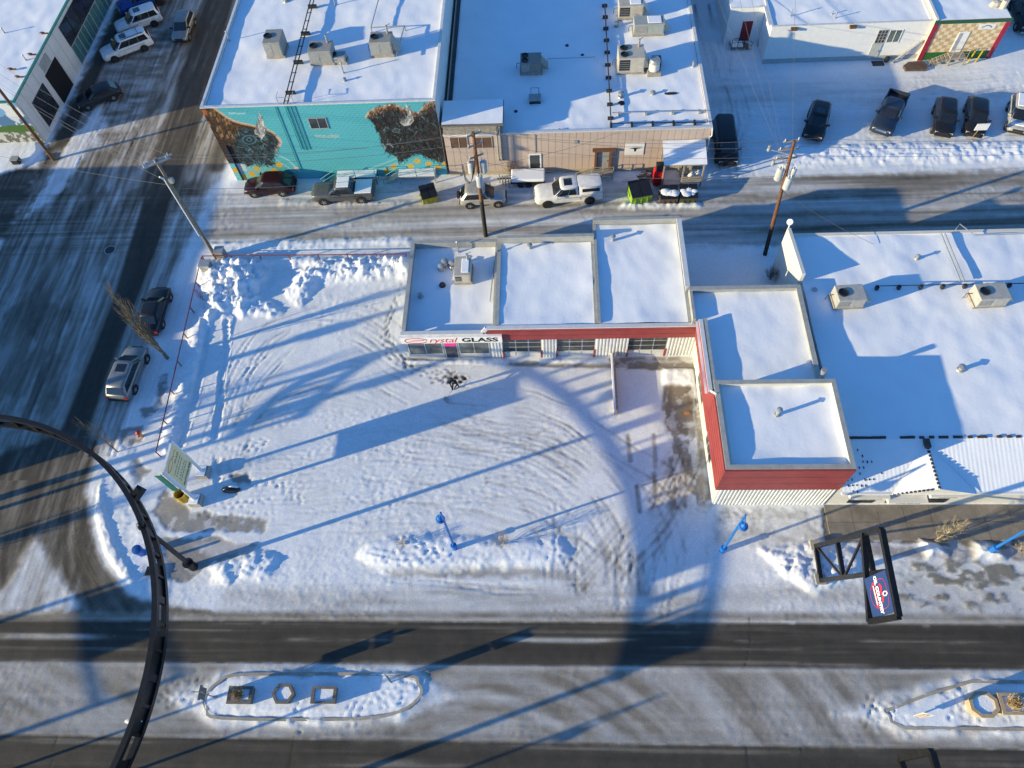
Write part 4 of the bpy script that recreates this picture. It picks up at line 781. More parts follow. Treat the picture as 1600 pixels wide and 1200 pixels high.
b = MB(); b.add([(gx0, 17.5, 3.15), (gx1, 17.5, 3.15), (gxa+.2, 17.5, 4.02)], [(0, 1, 2)]); b.add([(gx0, 17.62, 3.15), (gx1, 17.62, 3.15), (gxa+.2, 17.62, 4.02)], [(0, 1, 2)]); b.build('gable', CREAM, R2)
for s, (xa, xb) in enumerate(((gx0, gxa+.2), (gx1, gxa+.2))):
    n = 14; k = 10; vs = []
    for j in range(k):
        t = j/(k-1)
        for i in range(n):
            u = i/(n-1); x = xa+(xb-xa)*u; z = 3.18+.88*u; yb_ = 17.4+(20.75-17.4)*u*.98; vs.append((x, 17.4+(yb_-17.4)*t, z+.012*abs(math.sin((17.4+(yb_-17.4)*t)*math.pi/.27))+.03))
    b = MB(); b.add(vs, [(j*n+i, j*n+i+1, (j+1)*n+i+1, (j+1)*n+i) for j in range(k-1) for i in range(n-1)]); b.build('gable_snow_roof', SNOW_ROOF, R2, True)
b = MB()
for i in range(12): b.box(gxa+.12, 17.45+i*.27, 4.06, gxa+.28, 17.6+i*.27, 4.14)
b.box(gxa+.0, 20.2, 4.1, gxa+.35, 20.8, 4.32)
for i in range(10): b.box(gx0+.1+i*.22, 17.36, 3.2+i*.085, gx0+.27+i*.22, 17.46, 3.27+i*.085)
tag(b.build('gable_ridge_tiles', TILE, R2), kind='stuff')
BRG = mat('shopfront_glass', (.14, .12, .105), .15, var=.25, scale=1, spec=.7); BAND = mat('sign_board', (.72, .73, .73), .5, var=.05)
for (x0, x1, z1, z0, proud) in ((19.6, 22.1, 2.9, 1.9, .35), (22.1, 24.6, 2.9, 1.6, .55), (24.7, 26.8, 2.9, 2.0, .30), (31.4, 34.5, 2.9, 1.8, .4)):
    f = window(R2, x0, x1, z0, z1, YR-.005, 3, 1, WHITE, BRG, fw=.05, name='shop_window')
    b = MB(); b.box(x0-.02, YR-proud, z0-.28, x1+.02, YR-.06, z0-.02); s_ = b.build('sign_board', BAND, R2)
    b = MB()
    for i in range(9): xx = x0+.5+i*(x1-x0-1)/9; b.add([(xx, YR-proud-.004, z0-.19), (xx+.10+.05*(i % 3), YR-proud-.004, z0-.19), (xx+.10+.05*(i % 3), YR-proud-.004, z0-.12), (xx, YR-proud-.004, z0-.12)], [(0, 1, 2, 3)])
    b.build('small_lettering', BLK, s_)
    f = window(R2, x0+.3, x1-.5, .3, z0-.32, YR-.005, 2, 1, DARK, GLASS, fw=.05, name='dark_recess_glass')  # dark frame and panes stand in for the shaded recess below the board
b = MB(); b.box(26.85, YR-.04, 1.9, 28.3, YR-.004, 2.9); b.build('dark_panel', DARK, R2)
for px_, py_, h, r in ((1501, 577, .35, .16), (1433, 403, .3, .1), (1273, 452, .05, .12)): a = G(px_, py_, 4.3); vent(R2, a[0], a[1], 4.25, h, r, GALV, h > .1)
m = MB(); y = 32.9; m.tube([(23.6, y, 4.6), (43, y, 4.6)], .035, 6)
for i in range(13): m.box(23.7+i*1.55, y-.12, 4.15, 23.9+i*1.55, y+.12, 4.55)
m.build('gas_pipe', DARK, R2)
for o in (0, .28): m = MB(); a = G(1470, 366, 4.5); e = G(1500, 440, 4.5); m.tube([(a[0]+o, a[1], 4.55), (e[0]+o, e[1], 4.55)], .06, 6); m.build('roof_duct', GALV, R2)
m = MB(); a = G(1504, 360, 4.6); m.tube([(a[0]-.3, a[1]+.3, 4.2), (a[0]-.3, a[1]+.3, 5.0), (a[0]+.8, a[1]-.4, 4.5), (43, a[1]-.3, 4.5)], .04, 6); m.build('gas_pipe', STEEL, R2)

# ===== white building at the back with a chequered annex
YW = 64.2
W2 = thing('white_building', 'plain white single-storey building with grey base behind the parked cars', 'building', (29, YW, 0))
walls(W2, 21.4, 36.3, YW, 92, 4.0, WHITE, 'snwe'); roof_snow(W2, 21.6, 36.2, YW+.2, 91.8, 3.95, .05, 71); b = MB(); b.box(21.37, YW-.04, -.3, 36.3, YW-.003, .5); b.build('wall_base', mat('grey_base', (.36, .40, .40), .8), W2)
coping(W2, 21.4, 36.3, YW, 92, 4.0, CAPW, .2, .06, 'sw')
walls(W2, 18.0, 21.38, 67.4, 92, 3.9, WHITE, 'sw'); roof_snow(W2, 18.1, 21.4, 67.6, 91, 3.9, .04, 72); b = MB(); b.box(21.1, 64.45, 3.9, 21.36, 67.4, 4.06); b.build('coping', CAPW, W2)
p0 = Wy(1155, 75, 67.4); b = MB(); b.box(p0[0]-.25, 67.34, .4, p0[0]+.75, 67.396, 2.5); d_ = b.build('door', mat('dark_red_door', (.20, .02, .025), .5), W2); b = MB(); b.box(p0[0]+.55, 67.28, 1.35, p0[0]+.6, 67.34, 1.45); b.build('handle', DARK, d_)
p0 = Wy(1366, 66, YW); p1 = Wy(1413, 44, YW); GRNG = mat('greenish_glass', (.09, .13, .125), .15, var=.35, scale=1.5, spec=.8)
window(W2, p0[0]+.0, p0[0]+.95, p0[1]-.1, p1[1]-.1, YW-.005, 3, 4, STEEL, GLASS, fw=.04); window(W2, p0[0]+1.05, p1[0], p0[1]-.1, p1[1]-.1, YW-.005, 2, 1, WHITE, GRNG, fw=.06)
b = MB(); b.box(p0[0]-.1, YW-.06, .1, p0[0]+.85, YW-.004, p0[1]-.15); d_ = b.build('door', mat('pale_grey_door', (.42, .45, .44), .5), W2); b = MB(); b.box(p0[0]+.7, YW-.12, 1.0, p0[0]+.75, YW-.06, 1.1); b.build('handle', DARK, d_)
b = MB(); b.tube([(36.1, YW-.1, 2.0), (34.2, YW-.4, .25), (33.9, YW-.6, .1)], .11, 8); b.build('downpipe', GALV, W2)
for px_, py_ in ((1242, 38), (1335, 33)): p0 = Wy(px_, py_, YW); b = MB(); b.box(p0[0]-.3, YW-.35, 3.7, p0[0]+.3, YW-.003, 3.9); b.build('wall_light', mat('brown_light', (.12, .07, .05), .6), W2)
for px_, py_, h in ((1235, 25, .7), (1305, 28, .5), (1300, 22, .3)): a = G(px_, py_, 4); vent(W2, a[0], a[1], 3.95, h, .05)
N2 = thing('chequered_annex', 'low annex with tan and cream chequered wall between dark red edges', 'building', (39.8, YW, 0))
walls(N2, 36.33, 43.3, YW-.3, 92, 4.1, mat('annex_cream', (.66, .58, .43), .7, var=.06), 'snwe'); roof_snow(N2, 36.4, 43.2, YW-.15, 91.8, 4.12, .05, 73)
b = MB(); b.box(36.3, YW-.36, 3.85, 43.35, YW-.303, 4.2); b.build('top_band', mat('dark_green_paint', (.02, .09, .055), .5), N2); b = MB(); b.box(36.75, YW-.34, -.2, 42.8, YW-.303, .85); b.build('wall_base', mat('green_paint', (.02, .12, .03), .6), N2)
for x in (36.32, 42.85): b = MB(); b.box(x, YW-.38, -.2, x+.45, YW-.303, 3.845); b.build('red_edge', mat('crimson_paint', (.28, .02, .05), .5), N2)
b = MB(); b.box(0, -.006, 0, .43, 0, .36); me = b.mesh('painted_square', mat('tan_paint', (.52, .36, .19), .7))
for i in range(14):
    for j in range(8):
        if (i+j) % 2 == 0 and 36.78+i*.43+.43 < 42.85 and not (39.0 < 36.78+i*.43+.2 < 40.0 and j < 5): piece('painted_square', me, N2, (36.78+i*.43-39.8, -.303, .87+j*.365))
b = MB(); b.box(39.05, YW-.36, .85, 40.05, YW-.303, 2.95); d_ = b.build('door', WHITE, N2); b = MB(); b.box(39.1, YW-.38, .95, 39.42, YW-.361, 2.85); b.build('door_light', mat('pale_glass', (.32, .35, .42), .2), d_)
b = MB(); b.box(40.6, YW-.33, 3.15, 42.1, YW-.303, 3.7); s_ = b.build('wall_sign', BAND, N2); b = MB(); ribbon(b, [(-.45+.9*t/8, .10-.22*((t-4)/4)**2) for t in range(9)], .10, (41.35, YW-.335, 3.44), (1, 0, 0), (0, 0, 1)); b.build('emblem', mat('grey_emblem', (.15, .2, .28), .5), s_)
b = MB(); b.box(36.35, YW-.2, 4.1, 36.6, 92, 4.35); b.build('coping', CREAM, N2); a = G(1555, 8, 4.2); b = MB(); b.ball((a[0], a[1], 4.3), .6, 8, (1, .7, .6)); b.cyl((a[0]+.6, a[1]-.3, 4.1), (a[0]+.6, a[1]-.3, 4.9), .3, n=9); b.build('roof_fan', BEIGE_METAL, N2)

# ===== building across the side street
XL = -49.6; YL = 55.8
K = thing('teal_trim_building', 'white metal building with teal roof trim and a landscape mural on its end', 'building', (-60, YL, 0))
MW = mat('white_metal_wall', (.60, .60, .59), .6, .1, var=.08, scale=.8); walls(K, -72, XL, YL+.03, 92, 4.85, MW, 'nwe')
roof_snow(K, -71.8, XL-.2, YL+.2, 91.8, 4.8, .04, 81); coping(K, -72, XL, YL, 92, 4.85, mat('teal_coping', (.03, .20, .17), .5), .22, .14, 'se')
for yy in np.arange(57.2, 91, 1.5): b = MB(); b.box(XL, yy, .1, XL+.015, yy+.03, 4.84); b.build('wall_seam', STEEL, K)
a = [Wx(*q, XL) for q in ((49, 168), (61, 142), (86, 175), (72, 199))]; y0, y1, z0, z1 = a[0][0]+.4, a[1][0]-.1, max(.3, a[3][1]), a[0][1]
window(K, y0, y0+3.0, .5, 3.3, XL+.004, 3, 4, DARK, GLASS, d=1, axis='x', fw=.1, name='garage_door'); b = MB(); b.box(XL+.004, y0+3.9, .1, XL+.03, y0+6.9, 3.4); b.build('doorway_dark_sheet', mat('doorway_dark', (.006, .006, .007), .9), K)  # near-black sheet on the wall paints the unlit inside of an open doorway
b = MB(); b.box(XL+.004, y0+4.2, 3.5, XL+.05, y0+6.0, 4.5); b.build('wall_grille', STEEL, K)
TG = mat('teal_glass', (.06, .17, .17), .2, var=.3, scale=1.2, spec=.7)
for i in range(8):
    window(K, 67.6+i*2.0, 69.55+i*2.0, 2.3, 4.5, XL+.004, 1, 1, DARK, GLASS, d=1, axis='x', fw=.05); window(K, 67.6+i*2.0, 69.55+i*2.0, .2, 2.25, XL+.004, 2, 1, FR, TG, d=1, axis='x', fw=.05)
for q in ((66, 52), (47, 85), (16, 108), (27, 120)): a = G(*q, 5); b = MB(); b.bar((a[0]-.1, a[1], 4.95), (a[0]+.6, a[1], 5.0), .1); b.ball((a[0], a[1], 5.05), .3, 8, (1, .5, .3)); b.build('wall_lamp', mat('lamp_red_brown', (.10, .03, .03), .5), K)
for q in ((7, 51), (40, 93)): a = G(*q, 4.9); vent(K, a[0], a[1], 4.85, .5, .06)
pl = Paint(-72, XL, 0, 4.85, YL, (.10, .28, .55), .09); pl.c = np.where((pl.B > 3.0)[..., None], (.16, .35, .62), pl.c)
nz_ = fbm(pl.A*.7, pl.B*.9, 4, 5); mt = pl.B < 2.9+1.2*fbm(pl.A*.5, pl.B*0, 3, 9); pl.c = np.where((mt & (pl.B > 2.0))[..., None], np.where((nz_ > .5)[..., None], (.55, .62, .68), (.07, .18, .36)), pl.c); pl.c = np.where(((nz_ > .56) & (pl.B > 3.3))[..., None], (.66, .70, .74), pl.c)
pl.c = np.where((pl.B < 2.05+.3*fbm(pl.A*.6, pl.A*0, 2, 3))[..., None], (.055, .14, .03), pl.c); pl.c = np.where((pl.B < 1.25+.35*fbm(pl.A*.9, pl.A*0, 2, 6))[..., None], np.where((fbm(pl.A*2.5, pl.B*2.5, 3, 2) > .53)[..., None], (.45, .47, .46), (.12, .13, .11)), pl.c)
pl.build('landscape_wall', K, WALLPAINT, None)
b = MB(); b.box(-71.99, YL+.02, -.3, XL-.01, YL+.2, 4.84); b.build('wall', MW, K)
# buildings beyond the frame whose shade falls on the street and road
O = thing('brick_block', 'brown brick block standing across the side street, out of the frame', 'building', (-66, 30, 0)); BRK = mat('brown_brick', (.20, .11, .08), .85, var=.25)
walls(O, -76, -55.5, 15.2, 43.4, 5.9, BRK, 'snwe'); roof_snow(O, -75.8, -55.7, 15.4, 43.2, 5.6, .04, 91); coping(O, -76, -55.5, 15.2, 43.4, 5.9, CAPG, .3, .08)
# ------------------------------------------------------------------ vehicles
def paintmat(name, c, rough=.28, metal=.0): return mat(name, c, rough+.08, metal, var=.16, scale=2.5, spec=.5)
TYRE = RUBBER; RIM = mat('alloy_rim', (.42, .43, .44), .35, .7, var=.1); RIMD = mat('dark_rim', (.05, .05, .055), .4, .5)
LAMP = mat('headlamp_lens', (.55, .57, .58), .15, spec=.8); TAIL = mat('tail_lamp', (.35, .012, .012), .25, spec=.7); TRIM = mat('black_trim', (.02, .02, .022), .55); CHROME = mat('chrome', (.55, .56, .57), .2, .9, var=.05)
CARGLASS = mat('car_glass', (.012, .014, .017), .06, spec=.9, var=.2)
_wheel = {}
def wheel_meshes(r, w, rim):
    k = (r, w, rim.name)
    if k not in _wheel:
        b = MB(); n = 18; prof = [(r*.62, -w/2), (r*.92, -w/2), (r, -w*.32), (r, w*.32), (r*.92, w/2), (r*.62, w/2)]; vs = [(p[0]*math.cos(2*math.pi*i/n), p[1], p[0]*math.sin(2*math.pi*i/n)) for p in prof for i in range(n)]
        b.add(vs, [(j*n+i, j*n+(i+1) % n, (j+1)*n+(i+1) % n, (j+1)*n+i) for j in range(5) for i in range(n)]); ty = b.mesh('tyre', TYRE, True)
        b = MB()
        for s in (-1, 1): b.cyl((0, s*w*.30, 0), (0, s*w*.34, 0), r*.63, r*.63, 18, 1)
        for i in range(5):
            a = 2*math.pi*i/5
            for s in (-1, 1): b.bar((0, s*w*.40, 0), (r*.58*math.cos(a), s*w*.40, r*.58*math.sin(a)), r*.20, .04, up=(0, 1, 0))
        for s in (-1, 1): b.cyl((0, s*w*.36, 0), (0, s*w*.46, 0), r*.17, r*.14, 8)
        _wheel[k] = (ty, b.mesh('rim', [rim, TRIM]))
    return _wheel[k]
def car(name, label, cat, paint, L=4.7, W=1.86, Hh=1.72, wb=2.75, kind='suv', rim=None, snow=(), roofbox=False, sunroof=False, rails=False, spare=False, two_tone=None, group=None, roofm=None):
    root = thing(name, label, cat, group=group); rim = rim or RIM; h = L/2; hw = W/2
    r = .36 if kind != 'sedan' else .33
    if kind == 'pickup': r = .41
    belt = {'suv': 1.06, 'sedan': .92, 'pickup': 1.22, 'van': 1.10, 'hatch': .97, 'big': 1.16}[kind]; hood = belt-(.10 if kind != 'pickup' else .04); zb = .30 if kind in ('sedan', 'hatch') else .38
    xw = {'suv': h-1.12, 'sedan': h-1.25, 'pickup': h-1.60, 'van': h-.95, 'hatch': h-1.15, 'big': h-1.45}[kind]          # windscreen foot
    st = [(-h, zb+.18, belt*.80, .86), (-h+.07, zb+.06, belt*.95, .94), (-h+.30, zb, belt, .985), (-h+1.0, zb, belt, 1.0), (0, zb, belt, 1.0), (xw-.1, zb, belt, 1.0), (xw+.15, zb, belt-.02, .99),
          (h-.55, zb, hood, .97), (h-.32, zb, hood-.045, .945), (h-.16, zb+.01, hood-.10, .88), (h-.05, zb+.05, hood-.19, .78), (h, zb+.12, hood-.36, .66)]
    if kind == 'sedan': st[0] = (-h, zb+.18, .78, .82); st[1] = (-h+.10, zb+.06, .92, .90); st[2] = (-h+.35, zb, .97, .96)
    if kind == 'pickup':
        xb = xw-2.35; bedz = .86; st = [(-h, zb+.15, bedz, .93), (-h+.05, zb+.08, bedz, .965), (-h+.3, zb, bedz, .98), (xb-.02, zb, bedz, .98), (xb, zb, belt, .99)]+[s for s in st if s[0] > xb]
    b = MB(); prof = lambda x, z0, z1, k: [(x, hw*k*a, z0+(z1-z0)*c) for a, c in ((.0, 0), (.80, 0), (.95, .10), (1.0, .42), (.985, .72), (.945, .90), (.86, .985), (0, 1.03))]
    n = 14
    for s in st:
        p = prof(*s); p = p+[(q[0], -q[1], q[2]) for q in p[-2:0:-1]]; b.v += p
    for i in range(len(st)-1):
        for k in range(n): b.f.append((i*n+k, i*n+(k+1) % n, (i+1)*n+(k+1) % n, (i+1)*n+k)); b.m.append(0)
    b.f += [tuple(range(n)), tuple(range((len(st)-1)*n, len(st)*n))]; b.m += [0, 0]
    body = b.build('body', paint, root, True)
    if two_tone:
        b = MB(); b.box(-h+.35, -hw-.006, zb-.02, h-.5, hw+.006, zb+.22); b.build('sill_cladding', two_tone, root)
    # cabin
    if kind == 'pickup': xr, xr2, xf, xf2 = xw-2.30, xw-2.10, xw+.02, xw-.72
    elif kind == 'sedan': xr, xr2, xf, xf2 = -h+.62, -h+1.35, xw+.05, xw-.85
    elif kind == 'van': xr, xr2, xf, xf2 = -h+.06, -h+.22, xw+.15, xw-.65
    elif kind == 'hatch': xr, xr2, xf, xf2 = -h+.12, -h+.80, xw+.05, xw-.85
    else: xr, xr2, xf, xf2 = -h+.06, -h+(.62 if kind == 'suv' else .36), xw+.12, xw-.82
    wb_, wt = hw*.93, hw*.76; z0, z1 = belt-.04, Hh
    def shell(nm, xr, xr2, xf, xf2, m, roofm=None):
        lev = [(z0, xr, xf, wb_), (z1-.10, xr+(xr2-xr)*.85, xf+(xf2-xf)*.86, wt+.045), (z1-.03, xr2-.02, xf2+.05, wt), (z1, xr2+.16, xf2-.12, wt-.12)]; b = MB()
        for z, a, c, w in lev: k = 1.0 if z > z0 else 1.15; b.v += [(a+.22, -w, z), (c-.28*k, -w, z), (c-.09*k, -w*.90, z), (c, -w*.58, z), (c, w*.58, z), (c-.09*k, w*.90, z), (c-.28*k, w, z), (a+.22, w, z), (a, w*.74, z), (a, -w*.74, z)]
        for i in range(3):
            for k in range(10): b.f.append((i*10+k, i*10+(k+1) % 10, (i+1)*10+(k+1) % 10, (i+1)*10+k)); b.m.append(0)
        b.f.append(tuple(range(30, 40))); b.m.append(0); return b.build(nm, m, root, True), lev
    cab, lev = shell('cabin', xr, xr2, xf, xf2, roofm or paint)
    def glass(nm, A, B_, C_, D_, u0, u1, v0, v1, off=.012, m=None):
        A, B_, C_, D_ = map(Vector, (A, B_, C_, D_)); f = lambda u, v: (A*(1-u)+B_*u)*(1-v)+(D_*(1-u)+C_*u)*v
        nn = (B_-A).cross(D_-A).normalized(); q = [f(u0, v0), f(u1, v0), f(u1, v1), f(u0, v1)]; b = MB(); b.add([p+nn*off for p in q]+[p-nn*.02 for p in q], [(0, 1, 2, 3), (0, 4, 5, 1), (1, 5, 6, 2), (2, 6, 7, 3), (3, 7, 4, 0)]); return b.build(nm, m or CARGLASS, root)
    (za, ra, fa, wa), (zc, rc, fc, wc) = lev[0], lev[1]
    glass('windscreen', (fa, -wa*.66, za), (fa, wa*.66, za), (fc, wc*.66, zc), (fc, -wc*.66, zc), -.02, 1.02, .05, .98, .02)
    glass('rear_window', (ra, wa*.74, za), (ra, -wa*.74, za), (rc, -wc*.74, zc), (rc, wc*.74, zc), -.03, 1.03, .15, .95, .015)
    for s in (-1, 1):
        q = ((fa, s*wa*.66, za), (fa-.16, s*wa*.93, za), (fc-.13, s*wc*.93, zc), (fc, s*wc*.66, zc)); q = q if s > 0 else (q[1], q[0], q[3], q[2]); glass('windscreen_corner', *q, 0, 1, .05, .98, .016); q = ((fa-.12, s*wa*.90, za), (fa-.30, s*wa, za), (fc-.26, s*wc, zc), (fc-.10, s*wc*.90, zc)); q = q if s > 0 else (q[1], q[0], q[3], q[2]); glass('windscreen_corner', *q, 0, 1, .05, .98, .014)
    cuts = {'suv': ((.03, .26), (.29, .60), (.63, .93)), 'big': ((.03, .30), (.33, .60), (.63, .92)), 'van': ((.04, .34), (.37, .66), (.69, .95)), 'sedan': ((.10, .48), (.52, .92)), 'hatch': ((.08, .46), (.50, .92)), 'pickup': ((.05, .42), (.47, .92))}[kind]
    for u0, u1 in cuts:
        glass('side_window', (ra+.2, -wa, za), (fa-.22, -wa, za), (fc-.22, -wc, zc), (rc+.2, -wc, zc), u0-.012, u1+.012, .10, .95)
        glass('side_window', (fa-.22, wa, za), (ra+.2, wa, za), (rc+.2, wc, zc), (fc-.22, wc, zc), 1-u1-.012, 1-u0+.012, .10, .95)
    # wheels and arches
    ty, rm = wheel_meshes(r, .24, rim); wx = wb/2+(.08 if kind != 'pickup' else .05)
    for x in (wx, wx-wb):
        for s in (-1, 1):
            b = MB(); b.cyl((x, s*(hw-.28), r+.03), (x, s*(hw+.008), r+.03), r+.07, r+.07, 18); b.build('wheel_arch', TRIM, root)
            w = thing('wheel', None, None); w.parent = root; w.location = (x, s*(hw-.10), r)
            for nm, me in (('tyre', ty), ('rim', rm)): piece(nm, me, w)
    for s in (-1, 1):
        b = MB(); b.bar((xw-.28, s*(hw*.93), belt+.08), (xw-.30, s*(hw+.20), belt+.12), .12, .17); b.build('mirror', TRIM if two_tone else paint, root)
        b = MB(); b.box(h-.22, s*hw*.52, hood-.33, h-.055, s*hw*.80, hood-.17); b.build('headlight', LAMP, root)
        b = MB(); b.box(-h-.012, s*hw*.66, belt*.62, -h+.035, s*hw*.92, belt*.90 if kind != 'big' else belt*1.05); b.build('tail_light', TAIL, root)
        b = MB(); b.box(-h+.9, s*(hw+.004), belt*.80, xw-.35, s*(hw-.02), belt*.82); b.build('door_trim', TRIM, root)
    b = MB(); b.box(h-.10, -hw*.48, hood-.36, h+.012, hw*.48, hood-.18); b.build('grille', CHROME if kind in ('pickup', 'big') else TRIM, root)
    b = MB(); b.box(h-.12, -hw*.76, zb+.02, h+.05, hw*.76, zb+.20); b.build('bumper', TRIM if kind != 'pickup' else CHROME, root); b = MB(); b.box(-h-.06, -hw*.82, zb+.05, -h+.10, hw*.82, zb+.24); b.build('bumper', TRIM if kind != 'pickup' else CHROME, root)
    if kind == 'pickup':
        for s in (-1, 1): b = MB(); b.box(-h+.04, s*hw*.965, bedz-.05, xb, s*hw*.87, belt); b.build('bed_side', paint, root)
        b = MB(); b.box(-h, -hw*.86, bedz-.03, -h+.08, hw*.86, belt-.01); b.build('tailgate', paint, root)
        b = MB(); b.box(-h+.09, -hw*.86, bedz+.03, xb-.01, hw*.86, bedz+.05); b.build('bed_floor', SNOW if 'bed' in snow else TRIM, root)
        if 'canopy' in snow:
            z0, z1 = belt, Hh-.02; c2, l2 = shell('canopy', -h+.03, -h+.16, xb+.22, xb+.16, paint); (za, ra, fa, wa), (zc, rc, fc, wc) = l2[0], l2[1]
            glass('side_window', (ra, -wa, za), (fa-.22, -wa, za), (fc-.1, -wc, zc), (rc, -wc, zc), .12, .9, .35, .85); glass('side_window', (fa-.22, wa, za), (ra, wa, za), (rc, wc, zc), (fc-.1, wc, zc), .1, .88, .35, .85)
            z0, z1 = belt-.04, Hh
        if 'cover' in snow: b = MB(); b.box(-h+.1, -hw*.88, belt-.02, xb-.05, hw*.88, belt+.06); b.build('snow_cover', SNOW, root, bevel=.03)
    if 'roof' in snow: b = MB(); b.box(xr2+.12, -wt+.10, Hh-.03, xf2-.15, wt-.10, Hh+.05); b.build('snow_cover', SNOW, root, bevel=.03)
    if 'hood' in snow: b = MB(); b.box(xw+.15, -hw*.8, hood-.05, h-.4, hw*.8, hood+.045); b.build('snow_cover', SNOW, root, bevel=.03)
    if sunroof: b = MB(); b.box(xf2-.95, -wt*.55, Hh-.01, xf2-.25, wt*.55, Hh+.012); b.build('sunroof', CARGLASS, root)
    if rails:
        for s in (-1, 1): b = MB(); b.bar((xr2+.25, s*(wt-.06), Hh+.05), (xf2-.25, s*(wt-.06), Hh+.05), .04, .05); b.build('roof_rail', TRIM, root)
        for x in (xr2+.7, xf2-.7): b = MB(); b.bar((x, -wt+.06, Hh+.07), (x, wt-.06, Hh+.07), .05, .03); b.build('roof_bar', TRIM, root)
    if spare: b = MB(); b.cyl((-h-.22, 0, .95), (-h-.01, 0, .95), .34, .34, 16); b.build('spare_wheel', TRIM, root)
    root['wb'] = wb; root['hw'] = hw; root['wx'] = wx
    return root
def park(c, F, Rr, side):
    """set a car on its visible wheels: photo points where the front and rear wheel on that side touch the ground"""
    f = np.array(G(*F)); r = np.array(G(*Rr)); d = f-r; a = math.atan2(d[1], d[0]); m = (f+r)/2; nrm = np.array((math.sin(a), -math.cos(a)))*(1 if side == 'L' else -1)
    wb, hw, wx = c['wb'], c['hw'], c['wx']; p = m+nrm*(hw-.05); p = p-np.array((math.cos(a), math.sin(a)))*(wx-wb/2)
    c.location = (p[0], p[1], gz(*p)-.01); c.rotation_euler = (0, 0, a)
    for k in ('wb', 'hw', 'wx'): del c[k]
def park_c(c, F, Rr):
    f = np.array(G(*F)); r = np.array(G(*Rr)); d = f-r; p = (f+r)/2; c.location = (p[0], p[1], gz(*p)-.01); c.rotation_euler = (0, 0, math.atan2(d[1], d[0]))
    for k in ('wb', 'hw', 'wx'): del c[k]
P_WHITE = paintmat('white_car_paint', (.68, .69, .69)); P_SILV = paintmat('silver_car_paint', (.24, .25, .25), .3, .5); P_PALE = paintmat('pale_silver_paint', (.48, .47, .44), .32, .4); P_BLACK = paintmat('black_car_paint', (.012, .012, .014), .18)
P_GREY = paintmat('grey_car_paint', (.11, .115, .12), .3, .4); P_MAR = paintmat('maroon_car_paint', (.028, .006, .009), .22, .2); P_BLUE = paintmat('blue_car_paint', (.012, .06, .26), .28); P_NAVY = paintmat('navy_car_paint', (.03, .045, .075), .22, .3); P_CHAR = paintmat('charcoal_car_paint', (.03, .03, .033), .25, .2)
park(car('parked_suv', 'long white SUV with roof bars parked nose-in by the teal-trim building', 'car', P_WHITE, 5.5, 1.98, 1.88, 3.25, 'big', snow=(), rails=True, sunroof=True, rim=RIMD), (180, 98), (230, 79), 'L')
park(car('parked_suv', 'white SUV with large dark sunroof, between the blue pickup and the roof-barred SUV', 'car', P_WHITE, 5.1, 1.98, 1.88, 2.95, 'big', sunroof=True, rim=RIMD), (200, 57), (246, 41), 'L')
park(car('pickup_truck', 'bright blue pickup at the top of the row of nose-in vehicles', 'pickup truck', P_BLUE, 5.5, 1.98, 1.85, 3.3, 'pickup', rim=RIMD), (204, 26), (255, 7), 'L')
park(car('parked_suv', 'silver crossover driving down the shaded side street', 'car', P_SILV, 4.5, 1.82, 1.66, 2.65, 'suv', two_tone=TRIM), (298, 64), (307, 38), 'L')
park(car('parked_hatchback', 'dark charcoal hatchback angled to the kerb in deep shade', 'car', P_CHAR, 4.4, 1.78, 1.50, 2.65, 'hatch'), (140, 173), (181, 157), 'L')
park(car('parked_sedan', 'black sedan parked beside the bare column-shaped tree', 'car', P_BLACK, 4.7, 1.82, 1.46, 2.75, 'sedan'), (269, 468), (257, 511), 'R')
park(car('parked_wagon', 'silver wagon with dark sunroof parked along the side street', 'car', P_SILV, 4.75, 1.88, 1.66, 2.80, 'suv', sunroof=True), (233, 564), (214, 613), 'R')
park(car('parked_suv', 'dark maroon SUV below the left painted bison head', 'car', P_MAR, 4.6, 1.84, 1.68, 2.65, 'hatch'), (396, 309), (447, 307), 'L')
park(car('pickup_truck', 'grey crew-cab pickup with snow on roof and bed, against the mural wall', 'pickup truck', P_GREY, 5.6, 1.95, 1.85, 3.4, 'pickup', snow=('roof', 'cover'), sunroof=True), (505, 321), (569, 318), 'L')
park(car('parked_suv', 'small pale silver SUV with a rear-mounted spare wheel, behind the utility pole', 'car', P_PALE, 4.1, 1.76, 1.70, 2.5, 'suv', spare=True, snow=()), (779, 324), (735, 326), 'R')
park(car('pickup_truck', 'white pickup with a white box canopy over its bed', 'pickup truck', P_WHITE, 5.95, 2.02, 1.95, 3.7, 'pickup', snow=('canopy',), sunroof=True, rim=RIMD), (851, 325), (926, 318), 'L')
park_c(car('parked_van', 'long black van squeezed beside the tan building', 'van', P_BLACK, 5.3, 2.0, 1.9, 3.3, 'van', rim=RIMD), (1135, 262), (1126, 203))
park_c(car('parked_suv', 'black SUV standing alone at the left end of the back lot', 'car', P_BLACK, 4.6, 1.88, 1.68, 2.75, 'suv', sunroof=True), (1267, 222), (1279, 176))
park_c(car('pickup_truck', 'navy pickup with open black bed, angled in the back lot', 'pickup truck', P_NAVY, 5.7, 1.98, 1.88, 3.5, 'pickup'), (1370, 218), (1399, 158))
park_c(car('parked_suv', 'black SUV second from right among the dark cars in the back lot', 'car', P_BLACK, 4.5, 1.84, 1.66, 2.7, 'suv', sunroof=False), (1469, 217), (1472, 170))
park_c(car('parked_sedan', 'black car behind the white signboard in the back lot', 'car', P_BLACK, 4.7, 1.84, 1.56, 2.8, 'hatch'), (1518, 215), (1521, 168))
park_c(car('parked_suv', 'silver SUV with snow on its bonnet at the right edge of the back lot', 'car', P_PALE, 4.6, 1.84, 1.70, 2.7, 'suv', snow=('hood', 'roof')), (1584, 212), (1588, 166))
